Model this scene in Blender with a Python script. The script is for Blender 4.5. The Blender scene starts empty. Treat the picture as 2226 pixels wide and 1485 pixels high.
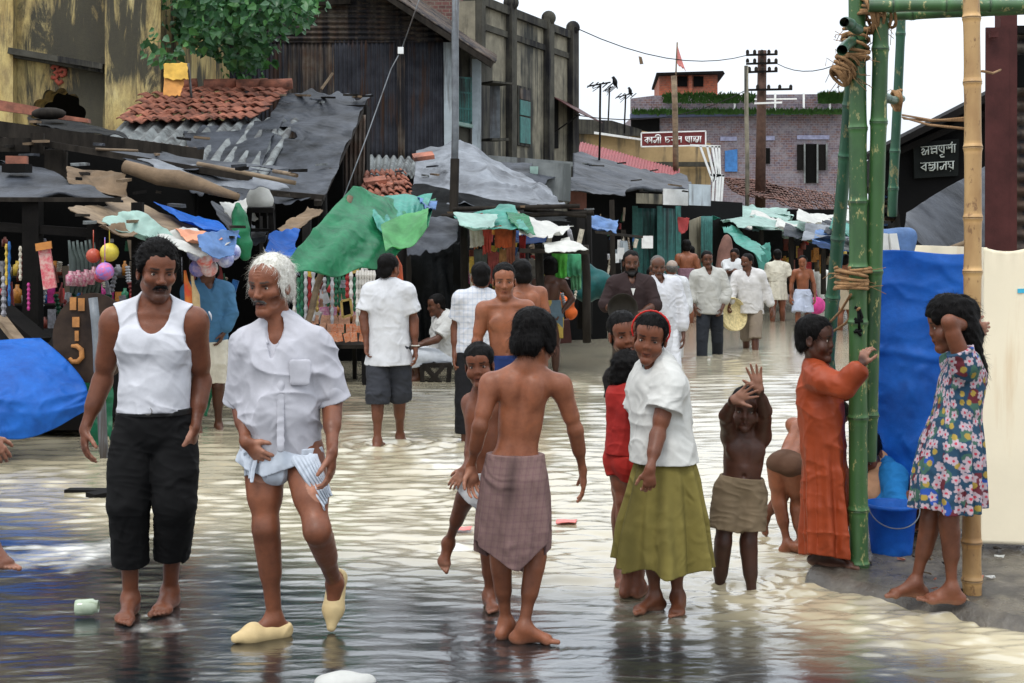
import bpy, bmesh, math, random
import numpy as np
from mathutils import Vector, Matrix
random.seed(7); rng = np.random.default_rng(7)
R = math.radians
scene = bpy.context.scene
C = scene.collection
# ---------------------------------------------------------------- camera
FPX, CX, HZ, CH = 3091.0, 1113.0, 505.0, 1.72
cam_d = bpy.data.cameras.new('camera'); cam = bpy.data.objects.new('camera', cam_d); C.objects.link(cam)
cam.location = (0, 0, CH); cam.rotation_euler = (R(90), 0, 0)
cam_d.sensor_width = 36; cam_d.lens = 36*FPX/2226; cam_d.shift_y = -(742.5-HZ)/2226
cam_d.clip_end = 2000; cam_d.clip_start = .1
cam_d.dof.use_dof = False
scene.camera = cam
# ---------------------------------------------------------------- world and sun
world = bpy.data.worlds.new('World'); scene.world = world; world.use_nodes = True
nt = world.node_tree; nt.nodes.clear()
wo = nt.nodes.new('ShaderNodeOutputWorld'); bg = nt.nodes.new('ShaderNodeBackground')
sky = nt.nodes.new('ShaderNodeTexSky'); sky.sky_type = 'NISHITA'; sky.sun_disc = False
SUN_EL, SUN_ROT = R(58), R(205)
sky.sun_elevation = SUN_EL; sky.sun_rotation = SUN_ROT; sky.dust_density = 6; sky.air_density = 1.2
mx = nt.nodes.new('ShaderNodeMixRGB'); mx.inputs['Fac'].default_value = .9
tcw = nt.nodes.new('ShaderNodeTexCoord'); nzw = nt.nodes.new('ShaderNodeTexNoise'); nzw.inputs['Scale'].default_value = 2.2; nzw.inputs['Detail'].default_value = 5
rmp = nt.nodes.new('ShaderNodeValToRGB'); rmp.color_ramp.elements[0].position = .3; rmp.color_ramp.elements[1].position = .75
rmp.color_ramp.elements[0].color = (.83, .90, 1, 1); rmp.color_ramp.elements[1].color = (.95, .98, 1, 1)
ml = nt.nodes.new('ShaderNodeVectorMath'); ml.operation = 'SCALE'; ml.inputs['Scale'].default_value = 8.4
sepw = nt.nodes.new('ShaderNodeSeparateXYZ'); nt.links.new(tcw.outputs['Generated'], sepw.inputs[0])
zz = nt.nodes.new('ShaderNodeMath'); zz.operation = 'MULTIPLY_ADD'; zz.use_clamp = False; nt.links.new(sepw.outputs[2], zz.inputs[0]); zz.inputs[1].default_value = 11.5; zz.inputs[2].default_value = 7.0   # overcast: zenith brighter than horizon
zm = nt.nodes.new('ShaderNodeMath'); zm.operation = 'MAXIMUM'; nt.links.new(zz.outputs[0], zm.inputs[0]); zm.inputs[1].default_value = 3.; nt.links.new(zm.outputs[0], ml.inputs['Scale'])
nt.links.new(tcw.outputs['Generated'], nzw.inputs['Vector']); nt.links.new(nzw.outputs['Fac'], rmp.inputs['Fac'])
nt.links.new(rmp.outputs['Color'], ml.inputs[0]); nt.links.new(ml.outputs[0], mx.inputs['Color2'])
nt.links.new(sky.outputs['Color'], mx.inputs['Color1']); nt.links.new(mx.outputs[0], bg.inputs['Color'])
bg.inputs['Strength'].default_value = .125
nt.links.new(bg.outputs[0], wo.inputs[0])
sd = bpy.data.lights.new('sun', 'SUN'); sun = bpy.data.objects.new('sun', sd); C.objects.link(sun)
sd.energy = 1.0; sd.angle = R(16); sd.color = (1, .96, .9)
sun.rotation_euler = Vector((-math.sin(SUN_ROT)*math.cos(SUN_EL)*-1, -math.cos(SUN_ROT)*math.cos(SUN_EL)*-1, math.sin(SUN_EL))).to_track_quat('Z', 'Y').to_euler()
scene.view_settings.view_transform = 'Standard'; scene.view_settings.look = 'None'
scene.view_settings.exposure = .32; scene.view_settings.gamma = 1
scene.render.resolution_x = 1024; scene.render.resolution_y = 683
try:
    scene.cycles.max_bounces = 6; scene.cycles.diffuse_bounces = 3; scene.cycles.glossy_bounces = 3
    scene.cycles.transparent_max_bounces = 6; scene.cycles.transmission_bounces = 3
except Exception: pass

def P(px, py, Y): return np.array([(px-CX)/FPX*Y, Y, CH-(py-HZ)/FPX*Y])
def Yg(py, z=0.): return (CH-z)*FPX/(py-HZ)
def nrm(v):
    v = np.asarray(v, float); return v/(np.linalg.norm(v)+1e-12)
# ---------------------------------------------------------------- object helpers
def tag(o, label=None, cat=None, group=None, kind=None):
    if label: o['label'] = label
    if cat: o['category'] = cat
    if group: o['group'] = group
    if kind: o['kind'] = kind
    return o
def empty(name, loc=(0, 0, 0), label=None, cat=None, group=None):
    o = bpy.data.objects.new(name, None); C.objects.link(o); o.location = tuple(float(v) for v in loc); o.empty_display_size = .1
    return tag(o, label, cat, group)
def link_mesh(name, me, mat, parent=None, smooth=False, label=None, cat=None, group=None, kind=None):
    o = bpy.data.objects.new(name, me); C.objects.link(o)
    if mat is not None:
        me.materials.append(mat)
    if smooth: me.shade_smooth()
    if parent is not None:
        o.parent = parent; o.matrix_parent_inverse = Matrix.Translation(parent.matrix_basis.translation).inverted() if parent.parent is None else (Matrix.Translation(parent.location).inverted())
        o.matrix_parent_inverse = Matrix.Identity(4)
        off = Vector((0, 0, 0)); p = parent
        while p is not None:
            off += p.location; p = p.parent
        o.location = -off
    return tag(o, label, cat, group, kind)
def np_mesh(name, V, F, col=None):
    me = bpy.data.meshes.new(name); V = np.asarray(V, np.float32); F = np.asarray(F, np.int32)
    n = F.shape[1]
    me.vertices.add(len(V)); me.vertices.foreach_set('co', V.ravel())
    me.loops.add(F.size); me.loops.foreach_set('vertex_index', F.ravel())
    me.polygons.add(len(F)); me.polygons.foreach_set('loop_start', np.arange(0, F.size, n, dtype=np.int32))
    me.update(calc_edges=True)
    if col is not None:
        a = me.color_attributes.new('Col', 'FLOAT_COLOR', 'POINT')
        c4 = np.ones((len(V), 4), np.float32); c4[:, :3] = col; a.data.foreach_set('color', c4.ravel())
    return me
class MB:
    """collects shapes and links them as one mesh object"""
    def __init__(s): s.v = []; s.f = []
    def add(s, vs, fs):
        o = len(s.v); s.v += [tuple(float(c) for c in v) for v in vs]; s.f += [tuple(i+o for i in f) for f in fs]; return s
    def box(s, c, d, rz=0, ax=None, j=0):
        c = np.asarray(c, float); h = np.asarray(d, float)/2
        if ax is None: ax = (np.array([math.cos(rz), math.sin(rz), 0]), np.array([-math.sin(rz), math.cos(rz), 0]), np.array([0, 0, 1.]))
        vs = [c+ax[0]*h[0]*a+ax[1]*h[1]*b+ax[2]*h[2]*e for e in (-1, 1) for b in (-1, 1) for a in (-1, 1)]
        if j: vs = [v+rng.uniform(-j, j, 3) for v in vs]
        return s.add(vs, [(0, 2, 3, 1), (4, 5, 7, 6), (0, 1, 5, 4), (2, 6, 7, 3), (0, 4, 6, 2), (1, 3, 7, 5)])
    def beam(s, a, b, w, t, up=(0, 0, 1), j=0):
        a = np.asarray(a, float); b = np.asarray(b, float); x = nrm(b-a); y = np.cross(up, x)
        if np.linalg.norm(y) < 1e-4: y = np.cross((0, 1, 0), x)
        y = nrm(y); z = np.cross(x, y)
        return s.box((a+b)/2, (np.linalg.norm(b-a), w, t), ax=(x, y, z), j=j)
    def tube(s, pts, r, n=8, cap=True):
        pts = [np.asarray(p, float) for p in pts]
        rr = [r]*len(pts) if np.isscalar(r) else list(r)
        rings = []; ref = None
        for i, p in enumerate(pts):
            t = nrm(pts[min(i+1, len(pts)-1)]-pts[max(i-1, 0)])
            if ref is None:
                ref = np.cross(t, (0, 0, 1.)) if abs(t[2]) < .9 else np.cross(t, (0, 1., 0))
            u = nrm(ref-t*np.dot(ref, t)); w = np.cross(t, u); ref = u
            rings.append([p+rr[i]*(u*math.cos(a)+w*math.sin(a)) for a in np.linspace(0, 2*math.pi, n, endpoint=False)])
        vs = [v for rg in rings for v in rg]
        fs = [(i*n+k, i*n+(k+1) % n, (i+1)*n+(k+1) % n, (i+1)*n+k) for i in range(len(pts)-1) for k in range(n)]
        if cap: fs += [tuple(range(n-1, -1, -1)), tuple((len(pts)-1)*n+k for k in range(n))]
        return s.add(vs, fs)
    def ball(s, c, r, n=10, sc=(1, 1, 1)):
        vs = []; fs = []; m = max(4, n//2+1)
        for i in range(m+1):
            th = math.pi*i/m
            for k in range(n):
                ph = 2*math.pi*k/n
                vs.append((c[0]+r*sc[0]*math.sin(th)*math.cos(ph), c[1]+r*sc[1]*math.sin(th)*math.sin(ph), c[2]+r*sc[2]*math.cos(th)))
        for i in range(m):
            for k in range(n):
                fs.append((i*n+k, (i+1)*n+k, (i+1)*n+(k+1) % n, i*n+(k+1) % n))
        return s.add(vs, fs)
    def lathe(s, c, prof, n=20):
        vs = [(c[0]+r*math.cos(a), c[1]+r*math.sin(a), c[2]+z) for r, z in prof for a in np.linspace(0, 2*math.pi, n, endpoint=False)]
        fs = [(i*n+k, i*n+(k+1) % n, (i+1)*n+(k+1) % n, (i+1)*n+k) for i in range(len(prof)-1) for k in range(n)]
        return s.add(vs, fs)
    def prism(s, poly, off):
        """poly: list of 3D points, extruded by off"""
        n = len(poly); poly = [np.asarray(p, float) for p in poly]; off = np.asarray(off, float)
        return s.add(poly+[p+off for p in poly], [tuple(range(n-1, -1, -1)), tuple(range(n, 2*n))]+[(i, (i+1) % n, (i+1) % n+n, i+n) for i in range(n)])
    def build(s, name, mat, parent=None, smooth=False, **kw):
        me = bpy.data.meshes.new(name); me.from_pydata(s.v, [], s.f); me.validate(); me.update()
        bm = bmesh.new(); bm.from_mesh(me); bmesh.ops.recalc_face_normals(bm, faces=bm.faces); bm.to_mesh(me); bm.free()
        return link_mesh(name, me, mat, parent, smooth, **kw)
# ---------------------------------------------------------------- smooth pseudo-noise in numpy
_K = rng.normal(size=(24, 3)); _PH = rng.uniform(0, 6.28, 24)
def snoise(p, f, o=0, n=6):
    """sum of warped sines, about -1..1; p (...,3)"""
    q = p*f; out = 0
    w = np.sin(q[..., 1]*1.7+q[..., 2]*.9+o)*.8
    for i in range(n):
        k = _K[(i+o*5) % 24]
        out = out+np.sin(q[..., 0]*k[0]+q[..., 1]*k[1]+q[..., 2]*k[2]+_PH[(i*3+o) % 24]+w)
    return out/n*1.5
def fbm(p, f, o=0): return snoise(p, f, o)+.5*snoise(p, f*2.1, o+1)+.25*snoise(p, f*4.3, o+2)
# ---------------------------------------------------------------- implicit surfaces
class Sdf:
    def __init__(s, h): s.h = h; s.pr = []; s.cut = []; s.disp = None; s.shell = None
    def cone(s, a, b, ra, rb, k=.02, flat=None, sub=False, cut=None):
        s.pr.append(('c', np.asarray(a, float), np.asarray(b, float), float(ra), float(rb), k, flat, sub, cut)); return s
    def ell(s, c, r, ax=None, k=.02, sub=False):
        s.pr.append(('e', np.asarray(c, float), np.asarray(r, float)*np.ones(3), ax, 0, k, None, sub, None)); return s
    def func(s, fn, lo, hi, k=.01, sub=False):
        s.pr.append(('f', np.asarray(lo, float), np.asarray(hi, float), fn, 0, k, None, sub, None)); return s
    def bbox(s, q):
        if q[0] == 'c': m = max(q[3], q[4]); m = m*(max(1, q[6][1]) if q[6] else 1); return np.minimum(q[1], q[2])-m, np.maximum(q[1], q[2])+m
        if q[0] == 'e': m = q[2].max(); return q[1]-m, q[1]+m
        return q[1], q[2]
    def mesh(s):
        h = s.h
        bb = [s.bbox(q) for q in s.pr if not q[7]]
        lo = np.min([b[0] for b in bb], 0)-4*h; hi = np.max([b[1] for b in bb], 0)+4*h
        n = np.ceil((hi-lo)/h).astype(int)+1
        ax = [(lo[i]+h*np.arange(n[i])).astype(np.float32) for i in range(3)]
        D = np.full(n, .3, np.float32)
        for q in s.pr:
            l, u = s.bbox(q); pad = q[5]+3*h
            i0 = np.maximum(((l-pad-lo)/h).astype(int), 0); i1 = np.minimum(((u+pad-lo)/h).astype(int)+2, n)
            if (i1 <= i0).any(): continue
            X = ax[0][i0[0]:i1[0], None, None]; Yv = ax[1][None, i0[1]:i1[1], None]; Z = ax[2][None, None, i0[2]:i1[2]]
            if q[0] == 'c':
                a, b, ra, rb = q[1:5]; ba = b-a
                x, y, z = X-a[0], Yv-a[1], Z-a[2]; sc = 1
                if q[6]:
                    f, rt = np.asarray(q[6][0], float), q[6][1]; g = 1/rt-1; cc = (x*f[0]+y*f[1]+z*f[2])*g
                    x, y, z = x+cc*f[0], y+cc*f[1], z+cc*f[2]; ba = ba+g*np.dot(ba, f)*f; sc = min(1, (1+rt)/2)
                L = ba.dot(ba)+1e-9
                t = np.clip((x*ba[0]+y*ba[1]+z*ba[2])/L, 0, 1)
                d = (np.sqrt((x-t*ba[0])**2+(y-t*ba[1])**2+(z-t*ba[2])**2)-(ra+(rb-ra)*t))*sc
            elif q[0] == 'e':
                c, r, A = q[1:4]; x, y, z = X-c[0], Yv-c[1], Z-c[2]
                if A is not None: x, y, z = (x*A[0][0]+y*A[0][1]+z*A[0][2], x*A[1][0]+y*A[1][1]+z*A[1][2], x*A[2][0]+y*A[2][1]+z*A[2][2])
                k0 = np.sqrt((x/r[0])**2+(y/r[1])**2+(z/r[2])**2)+1e-6
                k1 = np.sqrt((x/r[0]**2)**2+(y/r[1]**2)**2+(z/r[2]**2)**2)+1e-6
                d = k0*(k0-1)/k1
            else:
                pts = np.stack(np.broadcast_arrays(X, Yv, Z), -1); d = q[3](pts)
            if q[8] is not None:
                for (pp, nn) in q[8]: d = np.maximum(d, (X-pp[0])*nn[0]+(Yv-pp[1])*nn[1]+(Z-pp[2])*nn[2])
            sl = tuple(slice(i0[i], i1[i]) for i in range(3)); A0 = D[sl]; k = q[5]
            if q[7]:
                d = -d; m = np.maximum(k-np.abs(A0-d), 0)/k; D[sl] = np.maximum(A0, d)+m*m*k*.25
            else:
                m = np.maximum(k-np.abs(A0-d), 0)/k; D[sl] = np.minimum(A0, d)-m*m*k*.25
        if s.disp is not None or s.cut:
            pts = np.stack(np.meshgrid(*ax, indexing='ij'), -1)
            if s.disp is not None:
                near = np.abs(D) < .06
                D[near] += s.disp(pts[near])
            if s.shell: D = np.maximum(D, -(D+s.shell))
            for cu in s.cut:
                if callable(cu): D = np.maximum(D, cu(pts))
                else: D = np.maximum(D, ((pts-np.asarray(cu[0], np.float32))@np.asarray(cu[1], np.float32)))
        elif s.shell: D = np.maximum(D, -(D+s.shell))
        return surfnet(D, lo, h)
def surfnet(D, lo, h):
    S = D < 0; n = D.shape
    c = np.zeros([m-1 for m in n], np.int8)
    for i in (0, 1):
        for j in (0, 1):
            for k in (0, 1): c += S[i:n[0]-1+i, j:n[1]-1+j, k:n[2]-1+k]
    act = (c > 0) & (c < 8); idx = np.full(act.shape, -1, np.int32); ijk = np.argwhere(act); idx[act] = np.arange(len(ijk))
    cor = [(i, j, k) for i in (0, 1) for j in (0, 1) for k in (0, 1)]
    val = np.stack([D[ijk[:, 0]+a, ijk[:, 1]+b, ijk[:, 2]+e] for a, b, e in cor], 1)
    acc = np.zeros((len(ijk), 3)); cnt = np.zeros(len(ijk))
    for p in range(8):
        for q in range(p+1, 8):
            cp, cq = np.array(cor[p]), np.array(cor[q])
            if np.abs(cp-cq).sum() != 1: continue
            m = (val[:, p] < 0) != (val[:, q] < 0); vp, vq = val[m, p], val[m, q]; t = vp/(vp-vq)
            acc[m] += cp+t[:, None]*(cq-cp); cnt[m] += 1
    V = lo+h*(ijk+acc/cnt[:, None]); F = []
    for axn in range(3):
        o = [0, 0, 0]; o[axn] = 1; b1, b2 = [(1, 2), (2, 0), (0, 1)][axn]
        A = S[tuple(slice(0, n[i]-o[i]) for i in range(3))]; B = S[tuple(slice(o[i], n[i]) for i in range(3))]
        e = np.argwhere(A != B); e = e[(e[:, b1] > 0) & (e[:, b2] > 0) & (e[:, b1] < n[b1]-1) & (e[:, b2] < n[b2]-1)]
        d1 = np.zeros(3, int); d1[b1] = 1; d2 = np.zeros(3, int); d2[b2] = 1
        qd = [idx[tuple((e-d1-d2).T)], idx[tuple((e-d2).T)], idx[tuple(e.T)], idx[tuple((e-d1).T)]]
        qd = np.stack(qd, 1); inside = A[tuple(e.T)]; qd[~inside] = qd[~inside][:, ::-1]; F.append(qd)
    F = np.concatenate(F); F = F[(F >= 0).all(1)]
    return V, F
# ---------------------------------------------------------------- materials
MATS = {}
def con(c):
    """deepen the darker real-world colours"""
    l = max(c); k = min(1., (l/.42))**.38; return tuple(x*k for x in c)
def newmat(name):
    m = bpy.data.materials.new(name); m.use_nodes = True; n = m.node_tree; b = n.nodes['Principled BSDF']; MATS[name] = m; return m, n, b
def nd(n, typ, **kw):
    o = n.nodes.new(typ)
    for k, v in kw.items():
        if k in o.inputs: o.inputs[k].default_value = v
        else: setattr(o, k, v)
    return o
def noise(n, scale, detail=4, rough=.6, vec=None, dist=0):
    o = nd(n, 'ShaderNodeTexNoise', Scale=scale, Detail=detail, Roughness=rough, Distortion=dist)
    if vec is not None: n.links.new(vec, o.inputs['Vector'])
    return o.outputs['Fac']
def mapping(n, scale=(1, 1, 1), rot=(0, 0, 0), src='Object'):
    t = n.nodes.new('ShaderNodeTexCoord'); m = n.nodes.new('ShaderNodeMapping'); m.inputs['Scale'].default_value = scale; m.inputs['Rotation'].default_value = rot
    if src == 'World':
        g = n.nodes.new('ShaderNodeNewGeometry'); n.links.new(g.outputs['Position'], m.inputs['Vector'])
    else: n.links.new(t.outputs[src], m.inputs['Vector'])
    return m.outputs[0]
def ramp(n, fac, stops):
    o = n.nodes.new('ShaderNodeValToRGB'); n.links.new(fac, o.inputs['Fac']); e = o.color_ramp.elements
    while len(e) < len(stops): e.new(.5)
    for i, (p, c) in enumerate(stops):
        e[i].position = p; e[i].color = (tuple(c)+(1,))[:4] if not np.isscalar(c) else (c, c, c, 1)
    return o.outputs['Color']
def mixc(n, fac, a, b, mode='MIX'):
    o = n.nodes.new('ShaderNodeMixRGB'); o.blend_type = mode
    for key, v in (('Fac', fac), ('Color1', a), ('Color2', b)):
        if isinstance(v, bpy.types.NodeSocket): n.links.new(v, o.inputs[key])
        elif np.isscalar(v): o.inputs[key].default_value = v
        else: o.inputs[key].default_value = (tuple(v)+(1,))[:4]
    return o.outputs[0]
def math_(n, op, a, b=0., c=None):
    o = n.nodes.new('ShaderNodeMath'); o.operation = op
    for i, v in enumerate((a, b, c)):
        if v is None: continue
        if isinstance(v, bpy.types.NodeSocket): n.links.new(v, o.inputs[i])
        else: o.inputs[i].default_value = v
    return o.outputs[0]
def bump(n, b, hgt, strength=.3, dist=.01):
    o = nd(n, 'ShaderNodeBump', Strength=strength, Distance=dist); n.links.new(hgt, o.inputs['Height']); n.links.new(o.outputs[0], b.inputs['Normal']); return o
def stdmat(name, col, rough=.7, var=.25, scale=6, bumps=.3, bscale=40, bdist=.004, metal=0, spec=.4, streak=None, stretch=(1, 1, 1), translucent=0, col2=None):
    """noisy material: col varied; streak=(colour, amount, scale) adds vertical weathering"""
    if name in MATS: return MATS[name]
    m, n, b = newmat(name); v = mapping(n, stretch, src='World')
    if max(col) < .2: spec = spec*.4
    col = con(col); col2 = con(col2) if col2 else None
    f = noise(n, scale, 6, .65, v); c2 = col2 or tuple(x*(1-var*1.6) for x in col)
    c = ramp(n, f, [(.32, c2), (.62, col), (.8, tuple(min(1, x*(1+var)) for x in col))])
    if streak:
        sv = mapping(n, (1, 1, .06), src='World'); sf = noise(n, streak[2], 7, .7, sv, .3)
        big = noise(n, .8, 3, .5, v)
        ff = math_(n, 'ADD', sf, math_(n, 'MULTIPLY', math_(n, 'SUBTRACT', big, .5), .6))
        ff = ramp(n, ff, [(.62-streak[1]*.35, 0), (.72-streak[1]*.2, 1)])
        c = mixc(n, ff, c, streak[0])
    n.links.new(c, b.inputs['Base Color'])
    b.inputs['Roughness'].default_value = rough; b.inputs['Metallic'].default_value = metal; b.inputs['Specular IOR Level'].default_value = spec
    if bumps: bump(n, b, noise(n, bscale, 5, .6, v), bumps, bdist)
    return m
def cloth_attr(name, rough=.85, bs=260, scale=9, var=.12):
    m, n, b = newmat(name); a = nd(n, 'ShaderNodeAttribute', attribute_name='Col'); v = mapping(n, src='World')
    f = ramp(n, noise(n, scale, 5, .6, v), [(.3, 1-var*2), (.7, 1.0)])
    n.links.new(mixc(n, 1., a.outputs['Color'], f, 'MULTIPLY'), b.inputs['Base Color'])
    b.inputs['Roughness'].default_value = rough; b.inputs['Specular IOR Level'].default_value = .25
    bump(n, b, noise(n, bs, 3, .6, v), .25, .002); return m
def skin_mat():
    m, n, b = newmat('skin'); a = nd(n, 'ShaderNodeAttribute', attribute_name='Col'); v = mapping(n, src='World')
    f = ramp(n, noise(n, 10, 8, .72, v), [(.3, (.74, .64, .60)), (.5, (1.04, .97, .93)), (.72, (1.38, 1.22, 1.12))])
    n.links.new(mixc(n, 1., a.outputs['Color'], f, 'MULTIPLY'), b.inputs['Base Color'])
    r = ramp(n, noise(n, 30, 4, .6, v), [(.3, .30), (.7, .55)]); n.links.new(r, b.inputs['Roughness'])
    b.inputs['Specular IOR Level'].default_value = .32
    b.inputs['Subsurface Weight'].default_value = .05; b.inputs['Subsurface Radius'].default_value = (.012, .005, .003); b.inputs['Subsurface Scale'].default_value = 1
    bump(n, b, noise(n, 26, 5, .65, v), .35, .006); o = nd(n, 'ShaderNodeBump', Strength=.4, Distance=.0022); n.links.new(noise(n, 190, 4, .7, v), o.inputs['Height']); n.links.new(b.inputs['Normal'].links[0].from_socket, o.inputs['Normal']); n.links.new(o.outputs[0], b.inputs['Normal']); return m
M_SKIN = skin_mat()
M_CLOTH = cloth_attr('cloth_weave')
M_SHINE = cloth_attr('smooth_cloth', rough=.5, bs=120)
def hair_mat(name, c, c2, rough):
    m, n, b = newmat(name); v = mapping(n, src='World'); n.links.new(ramp(n, noise(n, 70, 4, .7, v), [(.35, c), (.7, c2)]), b.inputs['Base Color'])
    b.inputs['Roughness'].default_value = rough; b.inputs['Specular IOR Level'].default_value = .10 if c[0] < .01 else .25; bump(n, b, noise(n, 220, 3, .7, v), .6, .004); return m
M_HAIR = hair_mat('black_hair', (.0012, .001, .001), (.005, .004, .0038), .6)
M_WHITEHAIR = hair_mat('white_hair', (.42, .4, .34), (.8, .79, .74), .6)
M_GREYHAIR = hair_mat('grey_hair', (.03, .028, .026), (.14, .13, .12), .6)
# ---------------------------------------------------------------- people
def frame(yaw, pitch=0, roll=0):
    """r,f,u axes: yaw 0 faces the camera, +90 faces image right; pitch>0 looks down; roll>0 leans to image right"""
    y, p, o = R(yaw), R(pitch), R(roll)
    f = np.array([math.sin(y), -math.cos(y), 0.]); r = np.array([math.cos(y), math.sin(y), 0.]); u = np.array([0, 0, 1.])
    f, u = f*math.cos(p)-u*math.sin(p), u*math.cos(p)+f*math.sin(p)
    r, u = r*math.cos(o)-u*math.sin(o), u*math.cos(o)+r*math.sin(o)
    return r, f, u
def rot(v, ax, a):
    ax = nrm(ax); return v*math.cos(a)+np.cross(ax, v)*math.sin(a)+ax*np.dot(ax, v)*(1-math.cos(a))
def do_hand(S, w, d, pn, th, s, curl=25, spread=4, thumb=(.75, .65), tcurl=20, curls=None, minr=0):
    """w wrist, d finger direction, pn palm normal (fingers curl towards it), th thumb side"""
    d = nrm(d); pn = nrm(pn-d*np.dot(pn, d)); th0 = np.cross(pn, d); th = th0 if np.dot(th0, th) > 0 else -th0
    R_ = lambda x: max(x*s, minr)
    mid = w+d*.052*s
    S.cone(w, w+d*.05*s, R_(.027), R_(.033), .02, (pn, .55))
    base = [.029, .010, -.010, -.028]; ln = [.068, .077, .071, .056]
    for i in range(4):
        k0 = w+d*(.088-.006*abs(i-1.2))*s+th*base[i]*s
        S.cone(mid+th*base[i]*.6*s, k0, R_(.0125), R_(.0105), .01, (pn, .8))
        a = R(spread)*(1.3-i); dd = nrm(d*math.cos(a)+th*math.sin(a)); ax = np.cross(dd, pn)
        cu = (curls[i] if curls else curl*(1+.12*i)); p = k0
        for j, fr in enumerate((.45, .30, .25)):
            dd = rot(dd, ax, R(cu)*(.8 if j == 0 else 1)); q = p+dd*ln[i]*fr*s*1.08
            S.cone(p, q, R_(.0092-.001*j), R_(.0086-.0012*j), .0035); p = q
    t0 = w+d*.022*s+th*.020*s+pn*.004*s; td = nrm(th*thumb[0]+d*thumb[1]+pn*.25); t1 = t0+td*.036*s
    S.cone(t0, t1, R_(.0145), R_(.0115), .014)
    ax = np.cross(td, d+pn*.6); td = rot(td, ax, R(tcurl)); t2 = t1+td*.030*s; S.cone(t1, t2, R_(.0110), R_(.0095), .005)
    td = rot(td, ax, R(tcurl*.7)); S.cone(t2, t2+td*.022*s, R_(.0095), R_(.0078), .004)
def do_foot(S, an, d, s, side, minr=0, toes=True):
    """an ankle joint, d foot direction (unit), side = vector to big-toe side"""
    d = nrm(d); up = nrm(np.cross(side, d)); up = up if up[2] > 0 or abs(up[2]) < .2 and up[1] > 0 else -up
    if abs(up[2]) < .35 and up[2] < 0: up = -up
    side = nrm(side-d*np.dot(side, d)); R_ = lambda x: max(x*s, minr)
    hl = an-up*.045*s-d*.035*s
    S.cone(an, hl, R_(.034), R_(.030), .03)
    S.ell(hl-up*.004*s, np.array([.042, .031, .031])*s, (d, side, up), .02)
    ball = an+d*.125*s-up*.056*s
    S.cone(an+d*.01*s-up*.005*s, ball+side*.012*s+up*.006*s, R_(.036), R_(.021), .03, None)
    S.cone(hl+d*.03*s-up*.008*s-side*.006*s, ball-side*.022*s, R_(.024), R_(.018), .03)
    S.cone(ball+side*.022*s, ball-side*.030*s-d*.015*s, R_(.022), R_(.016), .02)
    if toes:
        for i, (o, l, r) in enumerate(((.030, .052, .0135), (.0105, .050, .0095), (-.005, .045, .009), (-.019, .038, .0085), (-.032, .029, .008))):
            b0 = ball+side*o*s+d*(.004-.006*i)*s; S.cone(b0, b0+d*l*s-up*(.006)*s+up*.002*s, R_(r*.95), R_(r), .004)
HAIRS = {}
def do_head(S, c, fr, s, e_open=.5, mouth=0, age=0, minr=0, kid=0):
    r, f, u = fr
    L = lambda x, y, z: c+(r*x+f*y+u*z)*s
    A = (r, f, u); E = lambda p, rad, k=.02, sub=False: S.ell(L(*p), np.array(rad)*s, A, k*s, sub)
    def CN(p, q, ra, rb, k=.01, sub=False, flat=None): S.cone(L(*p), L(*q), max(ra*s, minr), max(rb*s, minr), k*s, flat, sub)
    E((0, -.014, .045), (.074, .093, .079), .03)
    E((0, .026, -.026), (.0555, .062, .078), .035)
    E((0, .046, .045), (.060, .042, .046), .03)
    CN((-.043, -.004, -.056), (-.011, .064, -.100), .016, .016, .026); CN((.043, -.004, -.056), (.011, .064, -.100), .016, .016, .026)
    E((0, .070, -.098), (.019, .017, .016), .02)
    for q in (-1, 1):
        E((q*.042, .058, -.022-.014*kid), (.021+.005*kid, .022, .019+.008*kid), .025)                    # cheekbone
        CN((q*.014, .082-.005*kid, .020), (q*.043, .070-.003*kid, .023), .009-.001*kid, .008, .012)      # brow ridge
        E((q*.031, .095, .003), (.019, .017, .0125), .010, True)              # eye socket
        E((q*.031, .0655, .003), (.0150, .0160, .0140), .004)                 # eyeball bulge under lids
        CN((q*.018, .0790, .0095), (q*.042, .0730, .0085), .0042, .0040, .004)  # upper lid
        CN((q*.019, .0780, -.0065), (q*.041, .0725, -.0055), .0032, .0032, .005)  # lower lid
        E((q*(.0125-.001*kid), .0905-.007*kid, -.034+.003*kid), (.0090, .011, .0078), .006)                   # nostril wing
        E((q*.0065, .097-.009*kid, -.0425+.003*kid), (.0042, .006, .004), .003, True)
        E((q*.076, -.006, -.006), (.009, .019, .031), .008)                   # ear
        E((q*.084, .000, -.004), (.006, .010, .018), .006, True)
    CN((0, .083-.004*kid, .012), (0, .1015-.011*kid, -.029+.003*kid), .0082, .0112-.001*kid, .012)
    CN((0, .085, -.045), (0, .083, -.060), .008, .009, .012)
    g = mouth
    CN((-.021, .076, -.061+g*.3), (0, .0875, -.0575+g*.3), .0048, .0066, .006); CN((.021, .076, -.061+g*.3), (0, .0875, -.0575+g*.3), .0048, .0066, .006)
    CN((-.017, .077, -.0705-g), (.017, .077, -.0705-g), .0066, .0066, .005); E((0, .080, -.0715-g), (.013, .0075, .0068), .006)
    CN((-.021, .084, -.0642-g*.3), (.021, .084, -.0642-g*.3), .0020+g*.35, .0020+g*.35, .003, True)
    if age:
        for q in (-1, 1): CN((q*.020, .088, -.035), (q*.030, .080, -.060), .0028, .0028, .008, True)
        for z in (.050, .061, .072): CN((-.030, .0925-(z-.05)*.35, z), (.030, .0925-(z-.05)*.35, z), .002, .002, .006, True)
        E((-.045, .045, -.055), (.012, .02, .018), .02, True); E((.045, .045, -.055), (.012, .02, .018), .02, True)
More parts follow.
